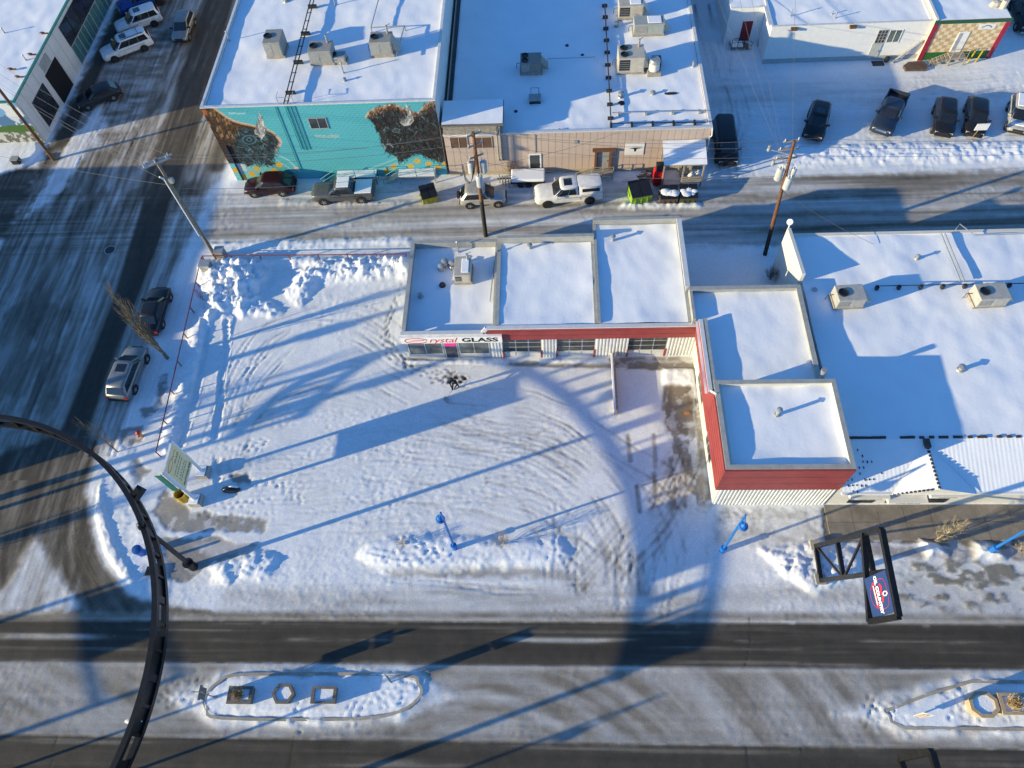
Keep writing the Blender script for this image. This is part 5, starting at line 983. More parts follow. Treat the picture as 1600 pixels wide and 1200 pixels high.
park_c(car('pickup_truck', 'black pickup beside the chequered annex', 'pickup truck', P_BLACK, 5.6, 1.98, 1.88, 3.4, 'pickup'), (1602, 55), (1585, 8))
# ------------------------------------------------------------------ street structures
BLK2 = mat('black_steel', (.009, .010, .012), .42, .1, var=.5, scale=2.5, spec=.35)
# arched ring: a ladder-like circular truss carried over the crossing
RC, RR_, RZ0, RZ1 = (-37.75, 5.2), 16.1, 6.6, 7.75
Rg = thing('ring_truss', 'black circular ladder truss hung over the crossing on a stout post', 'arch', (RC[0], RC[1], 0))
def ring_pt(a, z, r=RR_): return (RC[0]+r*math.cos(a), RC[1]+r*math.sin(a), z)
N_ = 144
for z, hh in ((RZ0, .30), (RZ1, .30)):
    b = MB(); vs = []
    for i in range(N_):
        a = -.54+3.14*i/(N_-1)
        for dr, dz in ((-.15, -hh/2), (.15, -hh/2), (.15, hh/2), (-.15, hh/2)): vs.append(ring_pt(a, z+dz, RR_+dr))
    b.add(vs, [(i*4+k, i*4+(k+1) % 4, (i+1)*4+(k+1) % 4, (i+1)*4+k) for i in range(N_-1) for k in range(4)]+[(0, 1, 2, 3), (N_*4-1, N_*4-2, N_*4-3, N_*4-4)]); b.build('ring_chord', BLK2, Rg, True)
b = MB(); b.box(-.05, -.11, RZ0+.1, .05, .11, RZ1-.1); me = b.mesh('rung', BLK2); b = MB()
for i in range(36):
    a = -.53+3.12*(i+.35)/36; p = ring_pt(a, 0); o = piece('rung', me, Rg, (p[0]-RC[0], p[1]-RC[1], 0), a+math.pi/2); o.scale = (1.6 if i % 3 else 4.0, 1, 1)
def ring_panel(a0, a1, name='infill_panel'):
    b = MB(); n = max(2, int((a1-a0)/.04)); vs = []
    for i in range(n+1):
        a = a0+(a1-a0)*i/n; vs += [ring_pt(a, RZ0+.1, RR_-.02), ring_pt(a, RZ1-.1, RR_-.02), ring_pt(a, RZ1-.1, RR_+.02), ring_pt(a, RZ0+.1, RR_+.02)]
    b.add(vs, [(i*4+k, i*4+(k+1) % 4, (i+1)*4+(k+1) % 4, (i+1)*4+k) for i in range(n) for k in range(4)]+[(0, 1, 2, 3), (n*4+3, n*4+2, n*4+1, n*4)]); return b.build(name, BLK2, Rg)
D2 = math.radians
for a0, a1 in ((-9, 9), (16, 24), (97, 124), (-30, -20)): ring_panel(D2(a0), D2(a1))
pb = G(303, 886); pa = math.atan2(pb[1]-RC[1], pb[0]-RC[0]); pt_ = ring_pt(pa, RZ1+.1)
b = MB(); b.tube([(pb[0], pb[1], 0), (pb[0], pb[1], .9)], [.30, .30], 16); b.tube([(pb[0], pb[1], .9), (pb[0], pb[1], 1.0)], [.36, .36], 16); b.build('post_base', BLK2, Rg, True)
b = MB(); b.tube([(pb[0], pb[1], 1.0), (pt_[0], pt_[1], RZ1+.1)], [.16, .14], 14); b.ball((pt_[0], pt_[1], RZ1+.35), .22, 10); b.cyl((pt_[0], pt_[1], RZ1+.05), (pt_[0], pt_[1], RZ1+.18), .26, n=12); b.build('post', BLK2, Rg, True)
for a in (118, 148, -30): p = ring_pt(D2(a), 0); b = MB(); b.tube([(p[0], p[1], 0), (p[0], p[1], RZ1+.1)], .16, 12); b.build('post', BLK2, Rg, True)
b = MB(); p = ring_pt(D2(42), 7.3, RR_+.35); b.bar((p[0]-.1, p[1]-.5, 7.1), (p[0]+.3, p[1]+.3, 7.2), .4, .5); b.build('junction_box', BLK2, Rg)
p = ring_pt(D2(-6.5), 7.0, RR_-.25); b = MB(); b.ball((p[0]-.4, p[1], 6.9), .30, 10, (1, .45, .3)); b.bar((p[0]-.2, p[1], 6.95), (p[0]+.3, p[1], 7.0), .06); b.build('lamp_head', WHITE, Rg, True)

R2g = thing('ring_truss', 'further arc of black ladder truss beyond the left frame edge', 'arch', (-44, -4, 0)); b = MB()
for z in (RZ0, RZ1):
    b = MB(); b.tube([(-43.9+16.1*math.cos(D2(q)), 5.2+16.1*math.sin(D2(q)), z) for q in range(192, 222, 3)], .12, 6); b.build('ring_chord', BLK2, R2g, True)
b = MB(); P_ = [(-43.9+16.1*math.cos(D2(q)), 5.2+16.1*math.sin(D2(q))) for q in range(193, 209, 3)]; b.add([(x, y, z) for z in (RZ0+.1, RZ1-.1) for x, y in P_], [(i, i+1, len(P_)+i+1, len(P_)+i) for i in range(len(P_)-1)]); b.build('infill_panel', BLK2, R2g)
for q in (192, 219): b = MB(); x, y = -43.9+16.1*math.cos(D2(q)), 5.2+16.1*math.sin(D2(q)); b.tube([(x, y, 0), (x, y, RZ1+.1)], .16, 12); b.build('post', BLK2, R2g, True)
# leaning truss gantries with hanging banners
def gantry(label, flip, banner):
    s = -1 if flip else 1; x0 = 17.15; y0 = 5.35
    Yf = lambda y: y0+s*(y-y0)
    g = thing('truss_gantry', label, 'gantry', (x0, Yf(14), 0), 'truss gantries facing each other across the road')
    def bar_(nm, a, e, w=.26): b = MB(); b.bar((a[0], Yf(a[1]), a[2]), (e[0], Yf(e[1]), e[2]), w, w, up=(1, 0, 0)); return b.build(nm, BLK2, g)
    L1 = [(x0+.1, 15.0, 0), (x0+.25, 12.85, 9.9)]; L2 = [(x0, 12.75, 0), (x0+.2, 10.65, 9.9)]
    pl = lambda L, t: tuple(L[0][k]+(L[1][k]-L[0][k])*t for k in range(3))
    bar_('leg', *L1); bar_('leg', *L2)
    for t in (.04, .40, .80): bar_('cross_beam', pl(L1, t), pl(L2, t), .24)
    bar_('brace', pl(L1, .05), pl(L2, .39), .12); bar_('brace', pl(L2, .41), pl(L1, .79), .12)
    for L in (L1, L2): p = L[0]; b = MB(); b.box(p[0]-.32, Yf(p[1])-.32, -.1, p[0]+.32, Yf(p[1])+.32, .45); b.build('concrete_foot', CONC, g)
    top = pl(L1, 1); low = (pl(L1, .80)[0]-.12, pl(L1, .80)[1], pl(L1, .80)[2]); tip = (x0+.05, 8.35, 9.9); tipl = (x0-.55, 8.55, 7.75)
    bar_('arm_chord', top, tip, .28); bar_('arm_chord', low, tipl, .26); bar_('arm_end', tip, tipl, .28)
    if flip: return g
    b = MB(); a1 = Vector((x0+.0, 0, 9.72)); a0 = Vector((x0-.42, 0, 7.95)); yb, ye = 10.75, 8.65
    if flip: yb, ye = Yf(yb), Yf(ye)
    q = [Vector((a0.x, yb, a0.z)), Vector((a0.x, ye, a0.z)), Vector((a1.x, ye, a1.z)), Vector((a1.x, yb, a1.z))]
    b.add(q+[v+Vector((.05, 0, 0)) for v in q], [(0, 1, 2, 3), (7, 6, 5, 4), (0, 4, 5, 1), (1, 5, 6, 2), (2, 6, 7, 3), (3, 7, 4, 0)]); bn = b.build('banner', mat('navy_banner', (.018, .045, .16), .5, var=.06) if 'navy_banner' not in bpy.data.materials else bpy.data.materials['navy_banner'], g)
    if banner:
        cy, w = (10.75+8.65)/2, (a1-a0); hgt_ = w.length; v = w.normalized(); o = Vector((a0.x, cy, a0.z))+w*.5+Vector((-.012, 0, .002)); u = Vector((0, -1, 0))
        WL = mat('banner_white', (.80, .80, .80), .5, var=0); RL = mat('banner_red', (.62, .03, .05), .5, var=0)
        m = MB()
        for c, r in ((0, .10), (0, -.26)): ribbon(m, spline([(-.70, -.20), (-.62, .62), (.62, .60), (.70, -.16), (.3, -.62), (-.3, -.62), (-.70, -.20)], 5), .018, o+v*c, u, v) if r > 0 else None
        ribbon(m, spline([(-.50, .20), (-.30, .30), (-.10, .20), (.10, .30), (.42, .18)], 6), .13, o, u, v); ribbon(m, [(-.66, -.29), (.60, -.27)], .16, o, u, v); m.build('red_artwork', RL, bn)
        m = MB(); put_text(m, 'OIL COUNTRY', .30, o-v*.03-Vector((.006, 0, 0)), u, v, bold=.016, spacing=.95); ribbon(m, [(-.52, -.29), (.48, -.27)], .06, o-Vector((.006, 0, 0)), u, v); m.build('white_lettering', WL, bn)
        m = MB(); m.add([o+u*(.06+.13*math.cos(t))+v*(.50+.19*math.sin(t))-Vector((.004, 0, 0)) for t in np.linspace(0, 2*math.pi, 20)[:-1]], [tuple(range(19))]); m.build('white_emblem', WL, bn)
        m = MB(); m.add([o+u*(.06+.08*math.cos(t))+v*(.50+.12*math.sin(t))-Vector((.008, 0, 0)) for t in np.linspace(0, 2*math.pi, 16)[:-1]], [tuple(range(15))]); m.build('emblem_centre', bpy.data.materials['navy_banner'], bn)
    return g
gantry('black leaning truss gantry holding the blue OIL COUNTRY banner', False, True)
gantry('black truss gantry tip jutting in from the lower frame edge', True, False)

PORC = mat('porcelain', (.5, .52, .53), .3); TRF = mat('transformer_grey', (.46, .49, .50), .5, .2, var=.1)
def trf(root, x, y, z, h=.95, r=.27):
    b = MB(); b.cyl((x, y, z), (x, y, z+h), r, r, 14); b.cyl((x, y, z+h), (x, y, z+h+.1), r*1.06, r*.7, 14); tr = b.build('transformer', TRF, root, True)
    for s in (-.1, .1): b = MB(); b.cyl((x+s, y, z+h+.08), (x+s, y, z+h+.38), .05, .03, 6); b.build('bushing', PORC, tr)
# blue looped street lamps
BLUE = mat('blue_pole_paint', (.015, .15, .52), .35, .1, var=.12)
def blue_lamp(label, base, lean, arm, loc=None, hgt_=7.0):
    t = thing('street_lamp', label, 'street lamp', (0, 0, 0), 'blue street lamps along the frontage')
    b = MB(); b.cyl((0, 0, 0), (0, 0, .7), .19, .17, 12); b.cyl((0, 0, .7), (0, 0, .78), .22, .2, 12); b.build('base', BLUE, t, True)
    b = MB(); b.tube([(0, 0, .7), (0, 0, hgt_*.6), (0, 0, hgt_)], [.095, .085, .06], 10); b.build('pole', BLUE, t, True)
    a = Vector((math.cos(arm), math.sin(arm), 0)); top = Vector((0, 0, hgt_)); c = top+a*.25+Vector((0, 0, -1.45))
    b = MB(); b.tube([top, top+a*.12+Vector((0, 0, -.5)), c+Vector((0, 0, .35))], .045, 7); b.tube([top+Vector((0, 0, -2.0)), c+Vector((0, 0, .1))], .03, 6); b.build('arm', BLUE, t)
    b = MB(); b.tube([c+Vector((0, 0, .40)), c+Vector((0, 0, .30)), c+Vector((0, 0, .12)), c+Vector((0, 0, -.06)), c+Vector((0, 0, -.10))], [.08, .13, .27, .30, .22], 18); b.build('lamp_shade', BLUE, t, True)
    b = MB(); b.tube([c+Vector((0, 0, .135)), c+Vector((0, 0, .17)), c+Vector((0, 0, .20))], [.26, .25, .20], 18); b.build('shade_ring', mat('dark_blue_ring', (.008, .05, .20), .4) if 'dark_blue_ring' not in bpy.data.materials else bpy.data.materials['dark_blue_ring'], t, True)
    p = loc or G(*base); t.location = (p[0], p[1], gz(*p)-.05); t.rotation_euler = lean; return t
blue_lamp('blue street lamp rising from the snowy bank in front of the lot', (711, 858), (0, 0, 0), 2.7)
blue_lamp('blue street lamp at the corner of the red wing, by trodden snow', (1128, 861), (0, 0, 0), -.9)
blue_lamp('blue street lamp cut by the right frame edge beside bare pavement', (1545, 862), (0, 0, 0), 1.0)
for l, hh in (((-53, 20.6), 10.0), ((-53, 14.1), 11.2)):
    t = thing('utility_pole', ('taller' if hh > 11 else 'shorter')+' utility pole across the side street, outside the frame', 'utility pole', (*l, 0), 'utility poles across the side street'); b = MB(); b.tube([(*l, -.2), (*l, hh)], [.30, .22], 10); b.build('pole', POLEWOOD, t, True); b = MB(); b.bar((l[0]-1, l[1]-.4, hh-.3), (l[0]+1, l[1]+.4, hh-.3), .12); b.build('crossarm', GREYWOOD, t); trf(t, l[0]-.5, l[1], hh-2.2); trf(t, l[0]+.5, l[1], hh-2.2)
for l in ((-40.5, -1.5), (-30.5, -.6), (-22.8, -4.5)): blue_lamp('blue street lamp below the frame, shading the '+('left end of the road' if l[0] < -35 else 'middle of the road' if l[0] < -25 else 'island and lower road'), None, (0, 0, 0), -1.2, l)

# utility poles, transformers, wires
def insul(b, p): b.cyl(p, (p[0], p[1], p[2]+.22), .05, .035, 6)
PL = thing('utility_pole', 'grey timber utility pole with a double crossarm at the lot corner', 'utility pole', (-28.96, 40.74, 0), 'utility poles along the alley')
b = MB(); b.tube([(-28.96, 40.74, -.2), (-28.96, 40.74, 11.3)], [.17, .12], 10); b.build('pole', mat('grey_pole_wood', (.20, .17, .13), .85, var=.3, scale=5), PL, True)
for y in (40.56, 40.92):
    b = MB(); b.bar((-29.9, y-.55, 11.0), (-28.0, y+.55, 11.0), .11, .13); b.build('crossarm', GALV, PL)
for i in range(3):
    for s in (-.18, .18): b = MB(); insul(b, (-29.7+i*.75, 40.74-.45+i*.42+s, 11.06)); b.build('insulator', mat('porcelain', (.5, .52, .53), .3) if 'porcelain' not in bpy.data.materials else bpy.data.materials['porcelain'], PL)
b = MB(); b.bar((-30.2, 41.3, 10.4), (-29.0, 40.9, 10.7), .09, .1); b.build('crossarm', GALV, PL)
b = MB(); b.tube([(-29.12, 40.6, 9.4), (-29.14, 40.58, 3.0)], .05, 6); b.tube([(-29.12, 40.6, 9.4), (-29.3, 40.5, 9.7)], .07, 6); b.build('riser_pipe', WHITE, PL)
b = MB(); b.box(-28.8, 40.5, 9.0, -28.5, 40.8, 9.4); b.build('junction_box', STEEL, PL)
PMx, PMy = -5.46, 42.6
PM = thing('utility_pole', 'dark brown utility pole with three grey transformers behind the glass shop', 'utility pole', (PMx, PMy, 0), 'utility poles along the alley')
b = MB(); b.tube([(PMx, PMy, -.2), (PMx, PMy, 4.2)], [.19, .17], 12); b.build('pole_foot', POLETAR, PM, True); b = MB(); b.tube([(PMx, PMy, 4.2), (PMx, PMy, 11.2)], [.172, .12], 12); b.build('pole', POLEWOOD, PM, True)
trf(PM, PMx-.5, PMy+.15, 7.2); trf(PM, PMx+.1, PMy-.42, 6.3); trf(PM, PMx+.48, PMy+.2, 7.2)
for z in (8.9, 10.0, 11.0): b = MB(); b.bar((PMx-.5, PMy-.25, z), (PMx+.55, PMy+.3, z), .09, .11); b.build('crossarm', GREYWOOD, PM)
for i in range(6): b = MB(); insul(b, (PMx+(-.45, .45)[i % 2], PMy+(-.2, .25)[i % 2], (8.95, 10.05, 11.05)[i//2])); b.build('insulator', PORC, PM)
b = MB()
for k in range(4): b.tube(spline([(PMx-.5+.1*k, PMy+.1, 8.4), (PMx-1.1, PMy, 7.4-.2*k), (PMx-.6, PMy-.3, 6.6), (PMx, PMy-.2, 8.6+.3*k)], 5), .018, 4)
b.build('jumper_cables', BLACK, PM)
a = G(1195, 398); e = G(1241, 222, 11.4)
PR = thing('utility_pole', 'leaning reddish utility pole with white transformers behind the white shop', 'utility pole', (a[0], a[1], 0), 'utility poles along the alley')
lp = lambda z: (a[0]+(e[0]-a[0])*z/11.4, a[1]+(e[1]-a[1])*z/11.4, z)
b = MB(); b.tube([lp(-.2), lp(3.3)], [.17, .16], 12); b.build('pole_foot', POLETAR, PR, True); b = MB(); b.tube([lp(3.3), lp(11.5)], [.16, .10], 12); b.build('pole', mat('red_pole_wood', (.13, .06, .032), .85, var=.4, scale=5), PR, True)
q = lp(8.2); trf(PR, q[0]-.48, q[1]+.1, 8.0); trf(PR, q[0]+.15, q[1]-.45, 7.6); trf(PR, q[0]+.5, q[1]+.1, 8.3, .6, .2)
for z, l in ((9.8, 1.0), (10.6, .9), (11.3, .7)): q = lp(z); b = MB(); b.bar((q[0]-l, q[1]+.15, z), (q[0]+l*.6, q[1]+.3, z), .1, .12); b.build('crossarm', GREYWOOD, PR); b = MB(); insul(b, (q[0]-l+.1, q[1]+.15, z+.05)); b.build('insulator', PORC, PR); b = MB(); insul(b, (q[0]+l*.5, q[1]+.28, z+.05)); b.build('insulator', PORC, PR)
for s in ((-1.5, .5, 10.3), (-1.2, -.2, 9.6)): q = lp(s[2]); b = MB(); b.bar((q[0], q[1], s[2]), (q[0]+s[0], q[1]+s[1], s[2]+.1), .05); b.cyl((q[0]+s[0], q[1]+s[1], s[2]), (q[0]+s[0], q[1]+s[1], s[2]+.45), .13, .09, 8); b.build('fuse_cutout', STEEL, PR)
PF = thing('utility_pole', 'brown utility pole at the corner of the teal-trim building', 'utility pole', (-48.0, 53.5, 0), 'utility poles along the alley')
b = MB(); b.tube([(-48, 53.5, -.2), (-48, 53.5, 11.4)], [.18, .12], 10); b.build('pole', POLEWOOD, PF, True)
b = MB(); b.bar((-49, 53.1, 11.0), (-47, 53.9, 11.0), .11, .13); b.build('crossarm', GREYWOOD, PF)
for s in (-1, 1): b = MB(); b.cyl((-48+s*.9, 53.5+s*.36, 11.05), (-48+s*.9, 53.5+s*.36, 11.3), .05, n=6); b.build('insulator', PORC, PF)
q_r = G(1195, 398)
WIRE = mat('wire', (.16, .16, .17), .5, .4, var=.1)
WIRE_N = []
def near(p):
    return min((((p[0]-x)**2+(p[1]-y)**2), n) for x, y, n in ((-28.96, 40.74, 'the grey corner pole'), (PMx, PMy, 'the dark brown pole'), (q_r[0], q_r[1], 'the leaning reddish pole'), (-48, 53.5, 'the brown pole by the teal-trim building')) )
def wire(p, q, sag=.5, r=.013, label=None, nm='power_line'):
    a_, b_ = near(p), near(q); far = 'the frame edge' if abs(q[0]) > 45 or q[1] > 85 else 'a nearby roof'
    kk = (a_[1], b_[1] if b_[0] < 9 else far); n_ = WIRE_N.count(kk); WIRE_N.append(kk)
    label = label or ('first', 'second', 'third', 'fourth', 'fifth', 'sixth')[n_]+' thin wire from '+kk[0]+' to '+kk[1]
    p = Vector(p); q = Vector(q); b = MB(); pts = []
    for i in range(15):
        t = i/14; v = p.lerp(q, t); v.z -= sag*4*t*(1-t); pts.append(v)
    b.tube(pts, r, 4, False); tag(b.build(nm, WIRE), label, 'wire', 'overhead wires between the utility poles')
for i in range(3):
    o = -.45+i*.42; wire((-29.7+i*.75, 40.74+o, 11.25), (-48+(i-1)*.8, 53.5+(i-1)*.3, 11.25), .8); wire((-29.7+i*.75, 40.74+o, 11.25), (PMx+(-.45, 0, .45)[i], PMy, (10.2, 11.3, 11.2)[i]), .7)
    z = (10.0, 10.8, 11.5)[i]; q = lp(z); wire((PMx+(-.45, 0, .45)[i], PMy, (10.2, 11.3, 11.2)[i]), (q[0]-.5, q[1]+.2, z), .7); wire((q[0]+.4, q[1]+.25, z), (58, 40.5+i*.4, 11), .9)
wire((-28.96, 40.74, 8.6), (-62, 50, 9.0), .8, .014); wire((-28.96, 40.74, 8.3), (PMx, PMy, 8.4), .9, .016); wire((PMx, PMy, 8.4), lp(8.4), .9, .016); wire((-48, 53.5, 8.8), (-28.96, 40.74, 8.9), .7, .014)
q = lp(9.2); wire(q, (20.0, 75, 5.0), .4); wire((q[0]-.3, q[1], 9.4), (18.8, 70, 4.5), .4); wire(lp(9.0), (15.0, 78, 6), .4); wire((PMx, PMy, 8.0), (-9.3, YM+.1, 5.4), .3); wire((PMx, PMy, 7.8), (6, YT, 4.4), .4); wire(lp(10.8), (27, 92, 12), .6); wire((-28.96, 40.74, 9.0), (-20, 30.2, 9.2), .2) if False else None
wire((PMx, PMy, 6.0), (-3.2, 38.8, 4.2), .05); wire(lp(7), (24.5, 37, 4.4), .3)

# red pipe fence round two sides of the lot
FRD = mat('red_pipe_paint', (.20, .025, .022), .5, var=.2)
def pipe_fence(label, A, Bp, n):
    A = Vector((*A, 0)); Bp = Vector((*Bp, 0)); f = thing('pipe_fence', label, 'fence', A); 
    b = MB(); b.tube([A+Vector((0, 0, .85)), Bp+Vector((0, 0, .85))], .045, 6); b.build('rail', FRD, f)
    for i in range(n+1): p = A.lerp(Bp, i/n); b = MB(); b.tube([p+Vector((0, 0, -.2)), p+Vector((0, 0, .85))], .045, 6); b.build('post', FRD, f)
pipe_fence('red pipe-rail fence along the alley side of the lot', G(322, 410), G(637, 407), 7); pipe_fence('dark red pipe-rail fence along the side street edge of the lot', G(321, 412), G(252, 714), 7)
for px_, py_, lab in ((327, 424, 'taller grey utility cabinet at the foot of the corner pole'), (349, 403, 'smaller grey utility cabinet on the alley side of the corner pole')):
    a = G(px_, py_); t = thing('utility_cabinet', lab, 'cabinet', (a[0], a[1], 0)); s = .42 if px_ == 327 else .36
    b = MB(); b.box(a[0]-s, a[1]-.35, .05, a[0]+s, a[1]+.35, 1.05); b.build('housing', STEEL, t, bevel=.03); b = MB(); b.box(a[0]-s-.04, a[1]-.39, 1.055, a[0]+s+.04, a[1]+.39, 1.12); b.build('lid', GALV, t); b = MB(); b.box(a[0]-s-.08, a[1]-.42, -.1, a[0]+s+.08, a[1]+.42, .045); b.build('plinth', CONC, t)

a = G(30, 257); t = thing('ground_box', 'small dark utility box poking from the snowy verge by the landscape mural', 'utility box', (a[0], a[1], 0)); b = MB(); b.box(a[0]-.35, a[1]-.3, 0, a[0]+.35, a[1]+.3, .75); b.build('housing', DARK, t, bevel=.03); b = MB(); b.box(a[0]-.38, a[1]-.33, .751, a[0]+.38, a[1]+.33, .80); b.build('lid', STEEL, t)
# pylon sign of the shop
sx0, ys = -25.25, (20.42, 18.28)
PS = thing('pylon_sign', 'tall cream shop sign on two white posts at the lot corner', 'sign', (sx0, 19.4, 0))
for y in ys:
    b = MB(); b.tube([(sx0, y, .4), (sx0, y, 5.55)], .13, 10); b.build('post', WHITE, PS, True); b = MB(); b.box(sx0-.42, y-.42, -.1, sx0+.42, y+.42, .55); b.build('concrete_foot', CONC, PS); b = MB(); b.box(sx0-.40, y-.40, .551, sx0+.3, y+.38, .62); b.build('snow_cap', SNOW, PS, bevel=.03)
SC = mat('sign_cream', (.80, .66, .36), .5, var=.06)
b = MB(); b.box(sx0-.06, ys[1]-.1, 2.25, sx0+.10, ys[0]+.1, 5.45); cab_ = b.build('cabinet', WHITE, PS); b = MB(); b.box(sx0+.101, ys[1]+.02, 2.35, sx0+.112, ys[0]-.02, 5.33); fc_ = b.build('face', SC, PS)
o = Vector((sx0+.118, 19.35, 0)); u = Vector((0, 1, 0)); v = Vector((0, 0, 1))
m = MB(); ribbon(m, spline([(.1, 4.95), (-.2, 5.13), (-.75, 5.05), (-.9, 4.88), (-.6, 4.72), (-.1, 4.82), (.15, 5.0), (.3, 4.84), (.5, 5.0), (.75, 4.86)], 6), .05, o, u, v); m.build('script_lettering', REDL, fc_)
m = MB(); put_text(m, 'GLASS', .30, o+v*4.50+u*.35, u, v, bold=.008); m.build('small_capitals', mat('sign_olive', (.16, .12, .05), .5, var=0), fc_)
m = MB()
for z, n_ in ((4.12, 9), (3.82, 9), (3.4, 7), (3.15, 8)):
    for i in range(n_): y = -.75+i*1.5/n_; m.add([o+u*y+v*(z-.05), o+u*(y+.11+.04*(i % 2))+v*(z-.05), o+u*(y+.11+.04*(i % 2))+v*(z+.05), o+u*y+v*(z+.05)], [(0, 1, 2, 3)])
m.build('small_lettering', mat('sign_grey', (.22, .22, .18), .5, var=0), fc_)
m = MB(); put_text(m, 'AUTOGLASS', .30, o+v*2.62, u, v, bold=.012); m.build('block_lettering', BLK, fc_)
GRN = mat('dark_green_panel', (.008, .13, .09), .45, var=.12); b = MB(); b.box(sx0-.60, ys[1]-.20, 2.6, sx0-.15, ys[1]-.14, 5.35); b.build('side_panel', GRN, PS); b = MB(); b.box(sx0-.62, ys[1]-.22, 5.352, sx0-.13, ys[1]-.12, 5.42); b.build('panel_frame', WHITE, PS)
# small things at the corner
a = G(289, 779); YEL = mat('yellow_drum', (.50, .33, .03), .5, var=.15); t = thing('drum', 'open yellow barrel under the pylon sign', 'barrel', (a[0], a[1], 0))
b = MB(); n = 18; vs = [(a[0]+r*math.cos(2*math.pi*i/n), a[1]+r*math.sin(2*math.pi*i/n), z) for r, z in ((.40, 0), (.42, .3), (.40, .6), (.42, .95), (.36, .95), (.36, .15)) for i in range(n)]; b.add(vs, [(j*n+i, j*n+(i+1) % n, (j+1)*n+(i+1) % n, (j+1)*n+i) for j in range(5) for i in range(n)]); b.build('shell', YEL, t, True); b = MB(); b.cyl((a[0], a[1], .12), (a[0], a[1], .2), .355, n=18); b.build('liner', BLACK, t)
a = G(222, 682); t = thing('fire_hydrant', 'fire hydrant with red cap half buried by the side street', 'hydrant', (a[0], a[1], 0)); b = MB(); b.cyl((a[0], a[1], 0), (a[0], a[1], .55), .14, .13, 10); b.build('barrel', mat('hydrant_yellow', (.45, .30, .16), .6), t); b = MB(); b.ball((a[0], a[1], .62), .19, 10); b.cyl((a[0], a[1], .8), (a[0], a[1], .88), .05, n=6); b.build('cap', mat('hydrant_red', (.50, .04, .03), .5), t, True)
for s in (-1, 1): b = MB(); b.cyl((a[0], a[1]+s*.12, .4), (a[0], a[1]+s*.26, .4), .08, n=8); b.build('nozzle', mat('hydrant_orange', (.45, .12, .04), .5) if s < 0 else bpy.data.materials['hydrant_orange'], t)
a = G(279, 866); t = thing('bollard', 'small yellow bollard on bare paving by the ring post', 'bollard', (a[0], a[1], 0)); b = MB(); b.cyl((a[0], a[1], 0), (a[0], a[1], .5), .11, .10, 10); b.build('stem', mat('bollard_yellow', (.5, .32, .12), .6), t); b = MB(); b.ball((a[0], a[1], .52), .115, 8); b.build('cap', mat('bollard_cap', (.4, .25, .1), .6), t, True)
a = G(224, 865); t = thing('recycling_bin', 'blue bin standing in snow under the ring truss', 'bin', (a[0], a[1], 0)); b = MB(); b.tube([(a[0], a[1], 0), (a[0], a[1], .95)], [.26, .32], 12); b.build('body', BLUE, t, True); b = MB(); b.tube([(a[0], a[1], .95), (a[0], a[1], 1.02), (a[0], a[1], 1.08)], [.34, .32, .1], 12); b.build('lid', mat('blue_lid', (.01, .09, .33), .4), t, True)
a = G(240, 893); t = thing('sewer_cover', 'square iron cover with timber edge in corner snow', 'cover', (a[0], a[1], 0)); b = MB(); b.box(a[0]-.45, a[1]-.3, -.05, a[0]+.45, a[1]+.3, gz(*a)+.10); b.build('plate', DARK, t); b = MB(); b.box(a[0]-.5, a[1]-.36, -.05, a[0]+.5, a[1]-.305, gz(*a)+.14); b.build('edge', WOOD, t)
a = G(362, 766); t = thing('parking_block', 'low black rubber block with snow on top in the lot', 'parking block', (a[0], a[1], 0)); b = MB(); b.ball((a[0], a[1], .1), .55, 12, (1.3, .5, .6)); b.build('body', BLACK, t, True); b = MB(); b.ball((a[0]+.2, a[1]+.12, .32), .3, 8, (1.4, .4, .4)); b.build('snow_cap', SNOW, t, True)
a = G(172, 391); t = thing('manhole_cover', 'round iron manhole cover in the side street', 'manhole cover', (a[0], a[1], 0)); b = MB(); z = gz(*a)+.03; b.cyl((a[0], a[1], z-.1), (a[0], a[1], z), .42, n=20); b.build('lid', DARK, t); b = MB(); n = 20
b.add([(a[0]+r*math.cos(2*math.pi*i/n), a[1]+r*math.sin(2*math.pi*i/n), z+dz) for r, dz in ((.43, -.1), (.43, .012), (.52, .012), (.52, -.1)) for i in range(n)], [(j*n+i, j*n+(i+1) % n, (j+1)*n+(i+1) % n, (j+1)*n+i) for j in range(3) for i in range(n)]); b.build('rim', STEEL, t)
# low wall across the lot
t = thing('low_wall', 'low snow-dusted concrete wall running out from the garage front', 'wall', (4.75, 27.5, 0)); b = MB(); b.box(4.66, 25.0, -.1, 4.90, 29.95, .72); b.build('body', mat('stained_concrete', (.40, .34, .29), .85, var=.3, scale=3), t); b = MB(); b.box(4.60, 25.0, .721, 4.76, 29.9, .80); b.build('snow_cap', SNOW, t, bevel=.02); b = MB(); b.box(4.90, 25.1, -.1, 4.96, 29.9, .3); b.build('timber_edge', WOOD, t)
a = G(1073, 646); tag(MB().box(a[0]-.17, a[1]-.1, gz(*a)-.02, a[0]+.17, a[1]+.1, gz(*a)+.1).build('brick', mat('orange_brick', (.42, .16, .08), .8)), 'single orange brick lying on the bare brown patch', 'brick')

